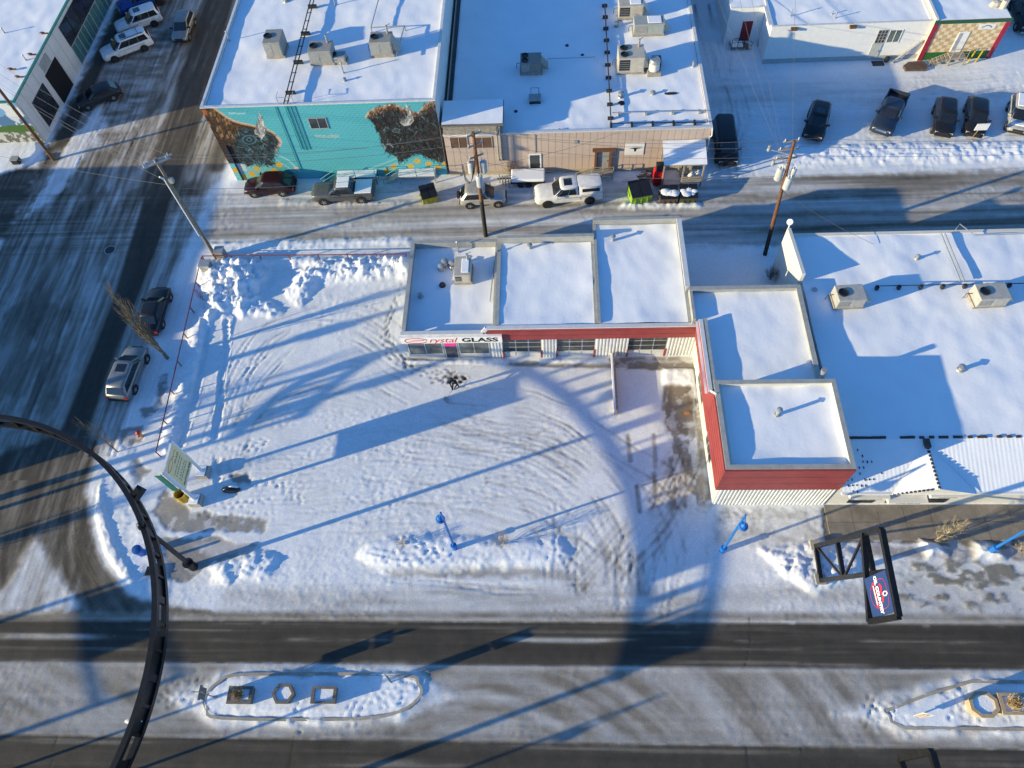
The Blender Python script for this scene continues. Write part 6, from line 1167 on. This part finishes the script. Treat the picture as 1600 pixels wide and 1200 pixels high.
# planters, signs and markers on the traffic islands
PLC = mat('planter_concrete', (.17, .15, .125), .85, var=.2, scale=4, bump=.3); PLB = mat('beige_planter', (.42, .33, .21), .85, var=.15, scale=4, bump=.3)
def planter(px_, py_, n, sx, sy, h, m, label, rot=0, grass=0, z0=.15):
    a = G(px_, py_, .4); t = thing('planter', label, 'planter', (a[0], a[1], 0), 'planters on the traffic islands'); 
    if n == 4: ring = lambda k: [(a[0]+sx*k[0]*s, a[1]+sy*k[1]*q) for s, q in ((-1, -1), (1, -1), (1, 1), (-1, 1))]
    else: ring = lambda k: [(a[0]+sx*k[0]*math.cos(rot+2*math.pi*i/n), a[1]+sy*k[1]*math.sin(rot+2*math.pi*i/n)) for i in range(n)]
    b = MB(); prof = [((.92, .92), z0-.2), ((1, 1), h*.8+z0), ((1.06, 1.06), h*.8+z0), ((1.06, 1.06), h+z0), ((.80, .76), h+z0), ((.80, .76), h-.14+z0)]; vs = []
    for k, z in prof: vs += [(x, y, z) for x, y in ring(k)]
    b.add(vs, [(j*n+i, j*n+(i+1) % n, (j+1)*n+(i+1) % n, (j+1)*n+i) for j in range(5) for i in range(n)]); b.build('box', m, t)
    b = MB(); b.add([(x, y, h-.09+z0) for x, y in ring((.79, .75))], [tuple(range(n))]); b.build('snow_fill', SNOW, t)
    if grass:
        b = MB(); rs = random.Random(px_)
        for i in range(grass):
            x = a[0]+rs.gauss(-.1*(n == 4), .16); y = a[1]+rs.gauss(0, .12); an = rs.uniform(0, 6.28); l = rs.uniform(.25, .7); lean = rs.uniform(.1, .6)
            b.bar((x, y, h+z0-.1), (x+math.cos(an)*lean*l, y+math.sin(an)*lean*l, h+z0-.1+l), .022, .012)
        tag(b.build('dry_grass', DRYGRASS, t), kind='stuff')
    return t
planter(378, 1087, 4, .72, .48, .62, PLC, 'rectangular planter with brown dry grass on the left island', grass=240)
planter(445, 1085, 6, .68, .62, .62, PLC, 'hexagonal planter filled with snow on the left island')
planter(508, 1087, 4, .72, .46, .62, PLC, 'rectangular snow-filled planter without plants on the left island')
planter(1532, 1102, 8, .82, .72, .7, PLB, 'beige octagonal planter filled with snow on the right island', rot=math.pi/8)
planter(1580, 1101, 4, .80, .55, .7, PLB, 'beige planter bursting with straw-coloured grass on the right island', grass=300)
a = G(338, 1090); t = thing('street_sign', 'grey double street sign on a short post at the left island tip', 'sign', (a[0], a[1], 0)); b = MB(); b.tube([(a[0], a[1], 0), (a[0], a[1], 2.3)], .035, 8); b.cyl((a[0], a[1], .15), (a[0], a[1], .4), .11, .08, 8); b.build('post', STEEL, t)
SIGNB = mat('sign_back_grey', (.16, .165, .17), .6, .2); b = MB(); b.box(a[0]-.02, a[1]-.42, 2.25, a[0]+.01, a[1]+.42, 2.55); b.build('sign_blade', SIGNB, t); b = MB(); b.box(a[0]-.06, a[1]-.34, 1.5, a[0]-.03, a[1]+.34, 2.2); b.build('sign_panel', SIGNB, t); b = MB(); b.box(a[0]-.35, a[1]-.015, 2.56, a[0]+.35, a[1]+.015, 2.82); b.build('sign_blade', SIGNB, t)
def marker(px_, py_, label, col, ang):
    a = G(px_, py_); z = gz(*a); t = thing('hazard_marker', label, 'hazard marker', (a[0], a[1], z), 'hazard markers on the island tips'); u = Vector((math.cos(ang), math.sin(ang), 0)); o = Vector((a[0], a[1], z)); n = u.cross(Vector((0, 0, 1)))
    b = MB(); b.bar(o+Vector((0, 0, -.1)), o+Vector((0, 0, 1.5)), .07); b.build('post', STEEL, t)
    b = MB(); b.extr([(-.24, .35), (.24, .35), (.24, 1.25), (-.24, 1.25)], o+n*.04, u, (0, 0, 1), n, .02); bd = b.build('board', mat('marker_white', (.7, .7, .66), .5) if 'marker_white' not in bpy.data.materials else bpy.data.materials['marker_white'], t)
    b = MB()
    for k in range(4): y = .38+k*.23; b.add([o+n*.064+u*s+Vector((0, 0, c)) for s, c in ((-.23, y), (.23, min(y+.16, 1.2)), (.23, min(y+.26, 1.24)), (-.23, y+.11))], [(0, 1, 2, 3)])
    b.build('stripes', col, bd)
    b = MB(); b.extr([(-.3, 1.3), (.3, 1.3), (.3, 1.9), (-.3, 1.9)], o+n*.04, u, (0, 0, 1), n, .02); pn = b.build('sign_panel', bpy.data.materials['marker_white'], t)
    b = MB(); ribbon(b, spline([(-.18, 1.42), (-.05, 1.5), (.05, 1.62), (.12, 1.78)], 4), .09, o+n*.065, u, (0, 0, 1)); ribbon(b, spline([(.15, 1.42), (.02, 1.52), (-.06, 1.46)], 4), .06, o+n*.065, u, (0, 0, 1)); b.build('arrow', BLK, pn); return t
ORG = mat('marker_orange', (.62, .26, .02), .5, var=.05)
marker(1428, 1120, 'white keep-right sign over an orange striped board, right island', ORG, -.25); marker(612, 1066, 'black and yellow striped marker at the right tip of the left island', mat('marker_black', (.03, .025, .02), .5), 2.2)
# sign board on a stake in the back lot
a = G(1510, 226); t = thing('notice_board', 'small white notice board on a leaning stake before the black car', 'sign', (a[0], a[1], 0)); b = MB(); b.bar((a[0], a[1], 0), (a[0]+.5, a[1]+.3, 1.5), .06); b.build('stake', WOOD, t); b = MB(); b.box(a[0]+.05, a[1]+.22, 1.4, a[0]+1.15, a[1]+.27, 2.1); b.build('board', WHITE, t)

# ------------------------------------------------------------------ alley clutter
def dumpster(label, px_, py_, body, rot, w=1.9, d=1.3, h=1.25, lid='dark', slope_=.3):
    a = G(px_, py_); t = thing('dumpster', label, 'dumpster', (0, 0, 0), 'dumpsters in the alley'); b = MB()
    b.add([(-w/2, -d/2, .12), (w/2, -d/2, .12), (w/2, d/2, .12), (-w/2, d/2, .12), (-w/2, -d/2-.12, h-slope_), (w/2, -d/2-.12, h-slope_), (w/2, d/2, h), (-w/2, d/2, h)], [(0, 3, 2, 1), (0, 1, 5, 4), (1, 2, 6, 5), (2, 3, 7, 6), (3, 0, 4, 7)]); b.build('bin', body, t)
    for s in (-1, 1): b = MB(); b.box(s*(w/2+.002), -.25, h*.45, s*(w/2+.10), .25, h*.62); b.build('fork_pocket', body, t); b = MB(); b.cyl((s*w*.36, -d*.35, 0), (s*w*.36, -d*.35, .13), .08, n=8); b.cyl((s*w*.36, d*.35, 0), (s*w*.36, d*.35, .13), .08, n=8); b.build('foot', DARK, t)
    for s in (-1, 1):
        x0, x1 = (-w/2-.03, -.02) if s < 0 else (.02, w/2+.03); b = MB(); b.add([(x0, -d/2-.18, h-slope_+.02), (x1, -d/2-.18, h-slope_+.02), (x1, d/2+.04, h+.03), (x0, d/2+.04, h+.03), (x0, -d/2-.18, h-slope_+.07), (x1, -d/2-.18, h-slope_+.07), (x1, d/2+.04, h+.09), (x0, d/2+.04, h+.09)], [(0, 3, 2, 1), (4, 5, 6, 7), (0, 1, 5, 4), (1, 2, 6, 5), (2, 3, 7, 6), (3, 0, 4, 7)]); b.build('lid', BLACK, t)
    if lid == 'snow':
        b = MB(); rs = random.Random(px_); [b.ball((rs.uniform(-w*.38, w*.38), rs.uniform(-d*.35, d*.35), h-slope_*.5+.03+rs.uniform(0, .05)), rs.uniform(.22, .42), 8, (1.2, 1, .22)) for q in range(11)]; b.build('snow_cap', SNOW, t, True)
    for k in range(3): b = MB(); b.box(-w/2+.3+k*w*.3, -d/2-.10, .2, -w/2+.38+k*w*.3, -d/2-.02, h-slope_-.15); b.build('rib', body, t)
    t.location = (a[0], a[1], gz(*a)); t.rotation_euler = (0, 0, rot); return t
dumpster('yellow dumpster with black lid beside the mural wall', 671, 311, mat('yellow_dumpster', (.44, .38, .03), .5, var=.15), .30, 1.35, 1.2, 1.15)
dumpster('bright green dumpster with black lid near the lean-to', 998, 309, mat('green_dumpster', (.20, .36, .04), .5, var=.12), .20, 1.8, 1.5, 1.35)
dumpster('brown dumpster with lumps of snow, next to the green one', 1043, 312, mat('brown_dumpster', (.085, .06, .045), .6, var=.2), .0, 1.5, 1.15, 1.1, 'snow')
dumpster('olive dumpster with snow-covered lid below the lean-to', 1073, 311, mat('olive_dumpster', (.05, .065, .03), .6, var=.2), .0, 1.5, 1.15, 1.1, 'snow')
# red tall cover
a = G(1027, 287); RDP = mat('red_plastic', (.52, .012, .014), .35, var=.08); t = thing('storage_tank', 'tall red ribbed tank with a black cap beside the lean-to', 'tank', (a[0], a[1], 0)); b = MB(); b.box(a[0]-.48, a[1]-.42, .05, a[0]+.48, a[1]+.42, 1.75); b.build('body', RDP, t, bevel=.18); b = MB(); b.box(a[0]-.33, a[1]-.3, 1.755, a[0]+.33, a[1]+.35, 2.3); b.build('cap', DARK, t, bevel=.05)
for k in range(4): b = MB(); b.box(a[0]-.40, a[1]-.47, .3+k*.36, a[0]+.40, a[1]-.425, .38+k*.36); b.build('rib', RDP, t)
# clutter inside the lean-to, each a thing
CARD = mat('cardboard', (.40, .27, .15), .85, var=.15)
def cardboard(label, x, y, w, d, h, m=CARD, r=.3):
    t = thing('cardboard_box', label, 'box', (0, 0, 0)); b = MB(); b.box(-w/2, -d/2, 0, w/2, d/2, h); b.build('carton', m, t); b = MB(); b.box(-w/2, -d/2-.2, h+.002, w/2, -d/2+.02, h+.02); b.build('flap', m, t); t.location = (x, y, .02); t.rotation_euler = (0, 0, r)
cardboard('tan cardboard box at the front of the lean-to', 11.35, 47.35, .6, .5, .45); cardboard('grey crate at the back of the lean-to', 12.2, 49.2, .8, .5, .6, STEEL, .1)
for x, y, lab in ((12.6, 48.3, 'white rubbish bag behind the board rail, left of two'), (13.2, 48.5, 'fuller white rubbish bag at the right post of the lean-to')): t = thing('rubbish_bag', lab, 'bag', (x, y, 0)); b = MB(); b.ball((x, y, .75), .28, 9, (1, .9, 1.1)); b.build('sack', WHITE, t, True); b = MB(); b.cyl((x, y, 1.02), (x, y, 1.18), .05, .10, 7); b.build('tied_neck', WHITE, t)
a = (8.9, 49.2); t = thing('scrap_heap', 'heap of dark scrap and broken boards between dumpster and wall', 'scrap', (a[0], a[1], 0)); rs = random.Random(5)
for k in range(16): b = MB(); x = a[0]+rs.uniform(-.9, .8); y = a[1]+rs.uniform(-.8, .4); b.bar((x, y, rs.uniform(0, .5)), (x+rs.uniform(-.7, .7), y+rs.uniform(-.4, .4), rs.uniform(.1, .9)), rs.uniform(.08, .3), .06); b.build('board', (WOOD, DARK, GREYWOOD, STEEL)[k % 4], t)
# stairs against the mural wall, ramp by the tan wall
def stair(label, x0, x1, y, h, m, rm, steps=4, side=-1, snow=True):
    t = thing('entry_stairs', label, 'stairs', ((x0+x1)/2, y, 0)); b = MB(); b.box(x0, y-1.0, h-.12, x1, y-.03, h); b.build('landing', m, t)
    if snow: b = MB(); b.box(x0+.03, y-.98, h+.001, x1-.03, y-.06, h+.06); b.build('snow_cover', SNOW, t)
    e = x0 if side < 0 else x1
    for k in range(steps): b = MB(); q = e+side*.32*(k+1); b.box(min(q, q-side*.30), y-.98, h*(1-(k+1)/(steps+1))-.06, max(q, q-side*.30), y-.05, h*(1-(k+1)/(steps+1))); b.build('step', m, t)
    f = e+side*.32*(steps+.5)
    for yy in (y-.98,): 
        b = MB(); b.tube([(f, yy, .85), (e, yy, h+.95), (x1 if side < 0 else x0, yy, h+.95)], .03, 5); b.tube([(f, yy, .45), (e, yy, h+.5), (x1 if side < 0 else x0, yy, h+.5)], .022, 5)
        for p in ((f, 0, .85), (e, h-.1, h+.95), ((x0+x1)/2, h-.1, h+.95), (x1 if side < 0 else x0, h-.1, h+.95)): b.tube([(p[0], yy, p[1]), (p[0], yy, p[2])], .03, 5)
        b.build('handrail', rm, t)
    for p in (x0+.05, x1-.05):
        for yy in (y-.95, y-.1): b = MB(); b.bar((p, yy, 0), (p, yy, h-.125), .08); b.build('support', m, t)
TRL = mat('teal_rail_paint', (.03, .26, .30), .5, var=.1)
stair('teal-railed entry stairs behind the grey pickup', -19.3, -15.6, YM, .9, TEALM, TRL, 4, -1); stair('snow-covered steel stairs with teal rail near the yellow dumpster', -13.6, -10.2, YM, .9, GALV, TRL, 4, -1)
stair('grey timber stairs below the timber-framed door', WX-.5, WX+1.4, YT, .5, GREYWOOD, GREYWOOD, 4, -1, False)
stair('timber stairs with railing at the chequered annex door', 38.9, 40.4, YW-.33, .85, GREYWOOD, GREYWOOD, 5, -1, False); stair('short timber steps with snowy treads at the dark red door', 18.6, 19.8, 67.35, .4, WOOD, DARK, 2, 1, True)
for x in (41.0, 41.7): b = MB(); b.bar((x, YW-.9, 0), (x+.15, YW-.9, 1.25), .09); tag(b.build('yellow_post', mat('safety_yellow', (.5, .36, .02), .5) if 'safety_yellow' not in bpy.data.materials else bpy.data.materials['safety_yellow']), ('left' if x < 41.5 else 'right')+' one of two yellow posts at the annex wall', 'post', 'yellow posts at the annex wall')
a = G(1430, 106); tag(MB().extr([(-1.1, -.5), (.8, -.6), (1.1, .1), (.7, .7), (-.6, .6), (-1.2, .1)], (a[0], a[1], -.05), (1, 0, 0), (0, 1, 0), (0, 0, 1), .3).build('scrap_sheet', mat('brown_sheet', (.10, .07, .055), .8, var=.3)), 'brown scrap sheet lying by the annex stairs', 'scrap')
a = G(1374, 100); t = thing('doormat', 'dark trodden mat at the white building door', 'mat', (a[0], a[1], 0)); b = MB(); b.box(a[0]-.7, a[1]-.3, -.05, a[0]+.4, a[1]+.4, gz(*a)+.05); b.build('mat', DARK, t); b = MB(); b.ball((a[0]+.7, a[1]+.3, .3), .3, 9, (1, .8, 1.2)); tag(b.build('rubbish_bag', BLACK, None, True), 'black rubbish bag by the white building door', 'bag')
a = G(1183, 70); t = thing('timber_stack', 'upright stack of old boards beside the dark red door', 'boards', (a[0], a[1], 0))
for k in range(6): b = MB(); b.bar((a[0]+.12*k, a[1]-.3+.1*(k % 3), 0), (a[0]+.12*k+.1, a[1]+.1, 1.3+.15*(k % 2)), .11, .05); b.build('board', WOOD, t)
# flat trailer with snow
a = G(825, 291); t = thing('flat_trailer', 'low flatbed trailer loaded with snow, stakes at one end', 'trailer', (a[0], a[1], 0)); x0, x1, y0, y1 = a[0]-1.55, a[0]+1.55, a[1]-.2, a[1]+1.3
b = MB(); b.box(x0, y0, .5, x1, y1, .62); b.build('deck', DARK, t); b = MB(); b.box(x0+.05, y0+.02, .621, x1, y1, .95); b.build('snow_load', SNOW, t, bevel=.12)
for k in range(4): b = MB(); b.bar((x0-.15-.28*k, y0+.2*k, .1), (x0-.15-.28*k, y0+.2*k, 1.15), .09); b.build('stake', GREYWOOD, t)
for x in (x0+.9, x0+1.6):
    for y in (y0+.1, y1-.1): b = MB(); b.cyl((x, y-.1, .3), (x, y+.1, .3), .30, n=14); b.build('wheel', TYRE, t)
b = MB(); b.bar((x0, (y0+y1)/2, .5), (x0-1.2, (y0+y1)/2, .45), .1); b.build('drawbar', DARK, t)

# ------------------------------------------------------------------ rooftop plant: things standing on the roofs
def ac(label, px_, py_, z, w, d, h, m, fans=1, duct=None, rot=0, curb=True, hood=False):
    a = G(px_, py_, z); t = thing('rooftop_unit', label, 'air conditioner', (0, 0, 0), 'air handling units on the roofs'); b = MB(); b.box(-w/2, -d/2, .28, w/2, d/2, h); b.build('housing', m, t, bevel=.02)
    if curb: b = MB(); b.box(-w/2-.08, -d/2+.05, -.05, w/2+.08, d/2-.05, .275); b.build('curb', GREYWOOD, t)
    for k in range(fans):
        x = -w*.28; y = 0 if fans == 1 else (-d*.23+k*d*.46); r = min(.36, d*.30 if fans == 1 else d*.2); b = MB(); n = 16; b.add([(x+q*math.cos(2*math.pi*i/n), y+q*math.sin(2*math.pi*i/n), zz) for q, zz in ((r, h), (r, h+.10), (r*.86, h+.10), (r*.86, h+.01)) for i in range(n)], [(j*n+i, j*n+(i+1) % n, (j+1)*n+(i+1) % n, (j+1)*n+i) for j in range(3) for i in range(n)]); b.build('fan_guard', DARK, t); b = MB(); b.cyl((x, y, h+.012), (x, y, h+.03), r*.85, n=16); b.build('fan', BLACK, t)
    b = MB(); b.box(-w/2+.08, -d/2-.012, .45, -w*.06, -d/2-.002, h-.15); b.build('grille', DARK if m is BEIGE_METAL else STEEL, t); b = MB(); b.box(w*.02, -d/2-.015, .4, w/2-.08, -d/2-.002, h-.1); b.build('access_panel', m, t)
    if hood: b = MB(); b.add([(w/2, -d*.35, .5), (w/2, d*.35, .5), (w/2, d*.35, h-.15), (w/2, -d*.35, h-.15), (w/2+.6, -d*.35, .45), (w/2+.6, d*.35, .45)], [(3, 2, 5, 4), (0, 3, 4), (1, 5, 2), (0, 4, 5, 1)]); b.build('intake_hood', m, t)
    if 'snow' in label or fans == 0: b = MB(); b.box(-w*.05, -d*.35, h-.02, w*.40, d*.38, h+.05); b.build('snow_cap', SNOW, t, bevel=.03)
    b = MB(); b.tube([(-w/2-.02, d*.2, .6), (-w/2-.35, d*.25, .5), (-w/2-.4, d*.25, 0)], .03, 5); b.build('pipe', DARK, t)
    for k in range(5): b = MB(); b.box(-w/2+.10, -d/2-.022, .50+k*(h-.7)/5, -w*.08, -d/2-.013, .53+k*(h-.7)/5); b.build('louvre', STEEL, t)
    if duct: b = MB(); b.tube([(w*.3, d*.3, h), (w*.3, d*.3, h+.7), (w*.3+.3, d*.3+.2, h+.8)], .09, 7); b.build('flue', GALV, t)
    t.location = (a[0], a[1], z); t.rotation_euler = (0, 0, rot); return t
PALEU = mat('pale_unit_paint', (.40, .395, .37), .55, .1, var=.18, scale=3); GREYU = mat('grey_unit_paint', (.30, .30, .28), .55, .15, var=.15, scale=3)
ac('tall grey twin-box unit, leftmost on the mural building roof', 435, 82, 8.0, 1.5, 1.9, 1.6, GREYU, 1, None); ac('wide beige-grey unit in the middle of the mural building roof', 507, 95, 8.0, 2.0, 1.5, 1.45, GREYU, 1, True); ac('low dark condenser tucked beside the middle unit on the mural roof', 531, 97, 8.0, 1.3, .9, .75, STEEL, 1); ac('boxy grey unit, rightmost on the mural building roof', 600, 82, 8.0, 1.9, 1.5, 1.5, GREYU, 1, True, hood=True)
ac('beige unit at the top edge of the tan building roof', 984, 24, 4.5, 2.3, 1.7, 1.5, BEIGE_METAL, 0, None, hood=True); ac('long grey-green unit on legs with snow on top, tan building roof', 1012, 51, 4.5, 2.8, 1.4, 1.3, mat('grey_green_unit', (.34, .37, .35), .55, .1, var=.1), 0, None, hood=True); ac('beige unit with twin fans on the tan building roof', 984, 106, 4.5, 2.3, 2.0, 1.7, BEIGE_METAL, 2, True, hood=True); ac('brown-grey unit with twin fans in the shaded middle of the tan roof', 830, 110, 4.5, 1.9, 1.5, 1.3, mat('brown_grey_unit', (.25, .23, .20), .6, .1, var=.15), 2, None, hood=True)
a = G(1021, 114, 4.5); t = thing('exhaust_fan', 'round white kitchen exhaust fan on the tan roof', 'exhaust fan', (a[0], a[1], 4.5)); b = MB(); b.cyl((a[0], a[1], 4.9), (a[0], a[1], 5.6), .48, .46, 16); b.build('drum', CREAM, t, True); b = MB(); b.tube([(a[0], a[1], 5.62), (a[0], a[1], 5.72), (a[0], a[1], 5.95)], [.50, .50, .42], 16); b.build('cap', GALV, t, True); b = MB(); b.box(a[0]-.6, a[1]-.55, 4.4, a[0]+.6, a[1]+.55, 4.88); b.build('curb', GREYWOOD, t); b = MB(); b.box(a[0]-.1, a[1]+.7, 4.4, a[0]+.7, a[1]+1.5, 5.2); b.build('side_box', DARK, t)
a = G(836, 158, 4.5); t = thing('roof_hatch', 'dark roof hatch with a ladder hoop on the tan roof', 'hatch', (a[0], a[1], 4.5)); b = MB(); b.box(a[0]-.5, a[1]-.4, 4.4, a[0]+.5, a[1]+.4, 4.85); b.build('curb', DARK, t); b = MB(); b.box(a[0]-.55, a[1]-.45, 4.855, a[0]+.55, a[1]+.45, 4.92); b.build('lid', STEEL, t); b = MB(); b.tube([(a[0]-.35, a[1]+.4, 4.5), (a[0]-.35, a[1]+.5, 5.5), (a[0]+.35, a[1]+.5, 5.5), (a[0]+.35, a[1]+.4, 4.5)], .03, 5); b.build('hoop', DARK, t)
ac('beige unit on the low left roof of the glass shop', 725, 430, 3.0, 1.25, 1.9, 1.15, BEIGE_METAL, 0, True); ac('left of the two pale units on the white shop roof', 1321, 472, 4.25, 1.95, 1.4, 1.15, PALEU, 1, None, rot=.05, hood=True); ac('right of the two pale units on the white shop roof', 1539, 470, 4.25, 2.1, 1.4, 1.15, PALEU, 1, None, rot=.05, hood=True)

# ------------------------------------------------------------------ trees and plants
def tree(label, base, h, nb, spread, r0, name='bare_tree', cat='tree', seed=1, m=BARK, up=.9, lean=(0, 0)):
    a = G(*base); rs = random.Random(seed); t = thing(name, label, cat, (a[0], a[1], 0)); b = MB(); top = (a[0]+lean[0], a[1]+lean[1], h)
    b.tube([(a[0], a[1], -.1), (a[0]+lean[0]*.4+.04, a[1]+lean[1]*.4, h*.4), top], [r0, r0*.6, r0*.08], 7); b.build('trunk', m, t, True); b = MB()
    for i in range(nb):
        f = rs.uniform(.06, .9)**1.1; z = h*f; an = rs.uniform(0, 6.283); l = (h-z)*rs.uniform(.25, .75)*up+.15; sp = spread*rs.uniform(.4, 1.1)*(1-f*.55); x0 = a[0]+lean[0]*f; y0 = a[1]+lean[1]*f; c, s = math.cos(an), math.sin(an)
        p1 = (x0+c*sp*.55, y0+s*sp*.55, z+l*.3); p2 = (x0+c*sp*.85+rs.gauss(0, .06), y0+s*sp*.85+rs.gauss(0, .06), z+l*.65); p3 = (x0+c*sp+rs.gauss(0, .1), y0+s*sp+rs.gauss(0, .1), z+l); rr = r0*.22*(1-f)+.008
        b.tube([(x0, y0, z), p1, p2, p3], [rr, rr*.75, rr*.5, rr*.25], 3, False)
        for k in range(3):
            q = rs.choice((p1, p2, p2)); an2 = an+rs.uniform(-1.2, 1.2); ll = rs.uniform(.3, .8)*min(1, l); b.tube([q, (q[0]+math.cos(an2)*ll*.35, q[1]+math.sin(an2)*ll*.35, q[2]+ll)], [rr*.45, rr*.18], 3, False)
    b.build('crown', m, t); return t
tree('tall bare column-shaped tree beside the black sedan', (262, 560), 9.8, 95, .72, .15, seed=3, m=mat('olive_bark', (.17, .14, .095), .9, var=.35, scale=6)); tree('thin bare sapling leaning over the kerb near the hydrant', (185, 707), 5.8, 26, .8, .05, seed=4)
tree('tan leafless bush against the tan wall', (803, 270), 1.7, 150, 1.1, .05, 'bare_bush', 'bush', 6, mat('tan_twigs', (.33, .22, .14), .9, var=.3, scale=6), .8)
tree('tall dry bush on the lot bank, right of the blue lamp', (787, 850), 1.7, 60, .7, .03, 'bare_bush', 'bush', 7, mat('dry_twigs', (.33, .28, .22), .9, var=.3)); tree('low dry bush on the lot bank, left of the blue lamp', (630, 852), .9, 40, .5, .03, 'bare_bush', 'bush', 8, bpy.data.materials['dry_twigs'])
tree('straw-coloured feathery tree leaning over the bare pavement', (1458, 846), 3.4, 75, .75, .045, 'bare_tree', 'tree', 9, mat('straw_twigs', (.40, .33, .21), .9, var=.35, scale=6), .9, (.75, .35)); tree('leafless shrub by the right lamp, at the frame edge', (1592, 862), 1.4, 70, .9, .03, 'bare_bush', 'bush', 10, bpy.data.materials['dry_twigs'])
tree('scrubby dark bush behind the white shop end wall', (1203, 437), 1.5, 80, .7, .05, 'bare_bush', 'bush', 12, BARK); tree('dead twigs by the left fence corner', (318, 470), 1.6, 30, .4, .02, 'bare_bush', 'bush', 13, mat('red_twigs', (.20, .06, .04), .9))

def far_tree(lab, x, y, h, nb, seed):
    global G
    g0 = G; G = lambda a, b, z=0.0: (x, y)
    tree(lab, (0, 0), h, nb, .9, .2, 'bare_tree', 'tree', seed)
    G = g0
far_tree('bare tree across the side street, outside the frame, nearer the crossing', -55, 9.8, 9, 90, 21); far_tree('bare tree across the side street, outside the frame, beside the brick block', -53.5, 17.4, 10, 90, 22)
# ------------------------------------------------------------------ pavement slabs in front of the white shop
SLAB = mat('paving_slab', (.235, .21, .18), .85, var=.28, scale=.9, bump=.3, bscale=12)
k = 0
for i in range(9):
    for j in range(2):
        x0 = 18.45+i*1.72; y0 = 17.9-(j+1)*1.22
        if x0 > 33: continue
        b = MB(); zz = -.01+random.uniform(-.006, .006); b.box(x0+.012, y0+.012, -.15, x0+1.708, y0+1.208, max(zz, .045+.01*random.random())); b.build('paving_slab', SLAB, PAVEMENT)

# ------------------------------------------------------------------ the person clearing snow
pp = G(712, 607); pz = gz(*pp); PE = thing('person', 'person in black jacket and dark trousers bending to clear snow before the shop', 'person', (pp[0], pp[1], pz))
CL = mat('black_clothes', (.018, .018, .02), .85, var=.3); SK = mat('skin', (.36, .22, .16), .6)
vs = {'pel': ((0, 0, .93), .155), 'wai': ((0, -.05, 1.08), .15), 'che': ((0, -.15, 1.30), .18), 'nek': ((0, -.24, 1.47), .065), 'lsh': ((-.19, -.16, 1.38), .085), 'rsh': ((.19, -.16, 1.38), .085), 'lel': ((-.27, -.30, 1.12), .06), 'rel': ((.27, -.34, 1.14), .06), 'lwr': ((-.14, -.50, .98), .045), 'rwr': ((.10, -.54, 1.08), .045),
      'lhi': ((-.11, 0, .88), .115), 'rhi': ((.11, 0, .88), .115), 'lkn': ((-.17, -.10, .49), .075), 'rkn': ((.19, .04, .49), .075), 'lan': ((-.20, -.02, .09), .05), 'ran': ((.24, .16, .09), .05), 'lto': ((-.21, -.20, .045), .045), 'rto': ((.25, -.02, .045), .045)}
K_ = list(vs); E_ = [('pel', 'wai'), ('wai', 'che'), ('che', 'nek'), ('che', 'lsh'), ('che', 'rsh'), ('lsh', 'lel'), ('rsh', 'rel'), ('lel', 'lwr'), ('rel', 'rwr'), ('pel', 'lhi'), ('pel', 'rhi'), ('lhi', 'lkn'), ('rhi', 'rkn'), ('lkn', 'lan'), ('rkn', 'ran'), ('lan', 'lto'), ('ran', 'rto')]
hand = []
for w in ('lwr', 'rwr'):
    wx_, wr = vs[w]; s = -1 if w[0] == 'l' else 1
    vs[w+'p'] = ((wx_[0]-s*.02, wx_[1]-.09, wx_[2]-.03), .034); E_.append((w, w+'p'))
    for f in range(4): vs[f'{w}f{f}'] = ((wx_[0]-s*.02+(f-1.5)*.021, wx_[1]-.155-.008*(1.5-abs(f-1.5)), wx_[2]-.055), .010); vs[f'{w}g{f}'] = ((wx_[0]-s*.02+(f-1.5)*.021, wx_[1]-.15, wx_[2]-.095), .009); E_ += [(w+'p', f'{w}f{f}'), (f'{w}f{f}', f'{w}g{f}')]
    vs[w+'t'] = ((wx_[0]-s*.075, wx_[1]-.08, wx_[2]-.05), .011); E_.append((w+'p', w+'t'))
K_ = list(vs); me = bpy.data.meshes.new('body'); me.from_pydata([vs[k][0] for k in K_], [(K_.index(a), K_.index(c)) for a, c in E_], []); bo = bpy.data.objects.new('body', me); COL.objects.link(bo); bo.parent = PE; me.materials.append(CL)
sk = bo.modifiers.new('skin', 'SKIN'); me.skin_vertices.new() if not me.skin_vertices else None
for i, k in enumerate(K_): me.skin_vertices[0].data[i].radius = (vs[k][1], vs[k][1]); me.skin_vertices[0].data[i].use_root = (k == 'pel')
ss = bo.modifiers.new('sub', 'SUBSURF'); ss.levels = 1; ss.render_levels = 1
b = MB(); b.ball((pp[0], pp[1]-.30, pz+1.60), .105, 14, (.92, 1.05, 1.2)); b.ball((pp[0], pp[1]-.41, pz+1.585), .022, 6); b.build('head', SK, PE, True)
b = MB(); b.ball((pp[0], pp[1]-.285, pz+1.63), .118, 14, (.95, 1.02, 1.12), z0=-.1); b.build('hat', CL, PE, True)
for s in (-1, 1): b = MB(); b.ball((pp[0]+s*.038, pp[1]-.398, pz+1.60), .013, 6); b.build('eye', BLACK, PE); b = MB(); b.ball((pp[0]+s*.10, pp[1]-.29, pz+1.585), .025, 6, (.5, 1, 1.3)); b.build('ear', SK, PE, True)
sh = thing('snow_shovel', 'snow shovel held low in front of the person', 'shovel', (pp[0], pp[1]-.6, pz)); b = MB(); b.tube([(pp[0]+.14, pp[1]-.62, pz+1.15), (pp[0]-.22, pp[1]-.72, pz+.75), (pp[0]-.60, pp[1]-.95, pz+.12)], .018, 6); b.build('shaft', WOOD, sh); b = MB(); b.extr([(-.24, 0), (.24, 0), (.24, .36), (-.24, .36)], (pp[0]-.56, pp[1]-.93, pz+.17), (.75, -.6, 0), (-.5, -.55, -.28), (0, 0, 1), .02); b.build('blade', STEEL, sh)
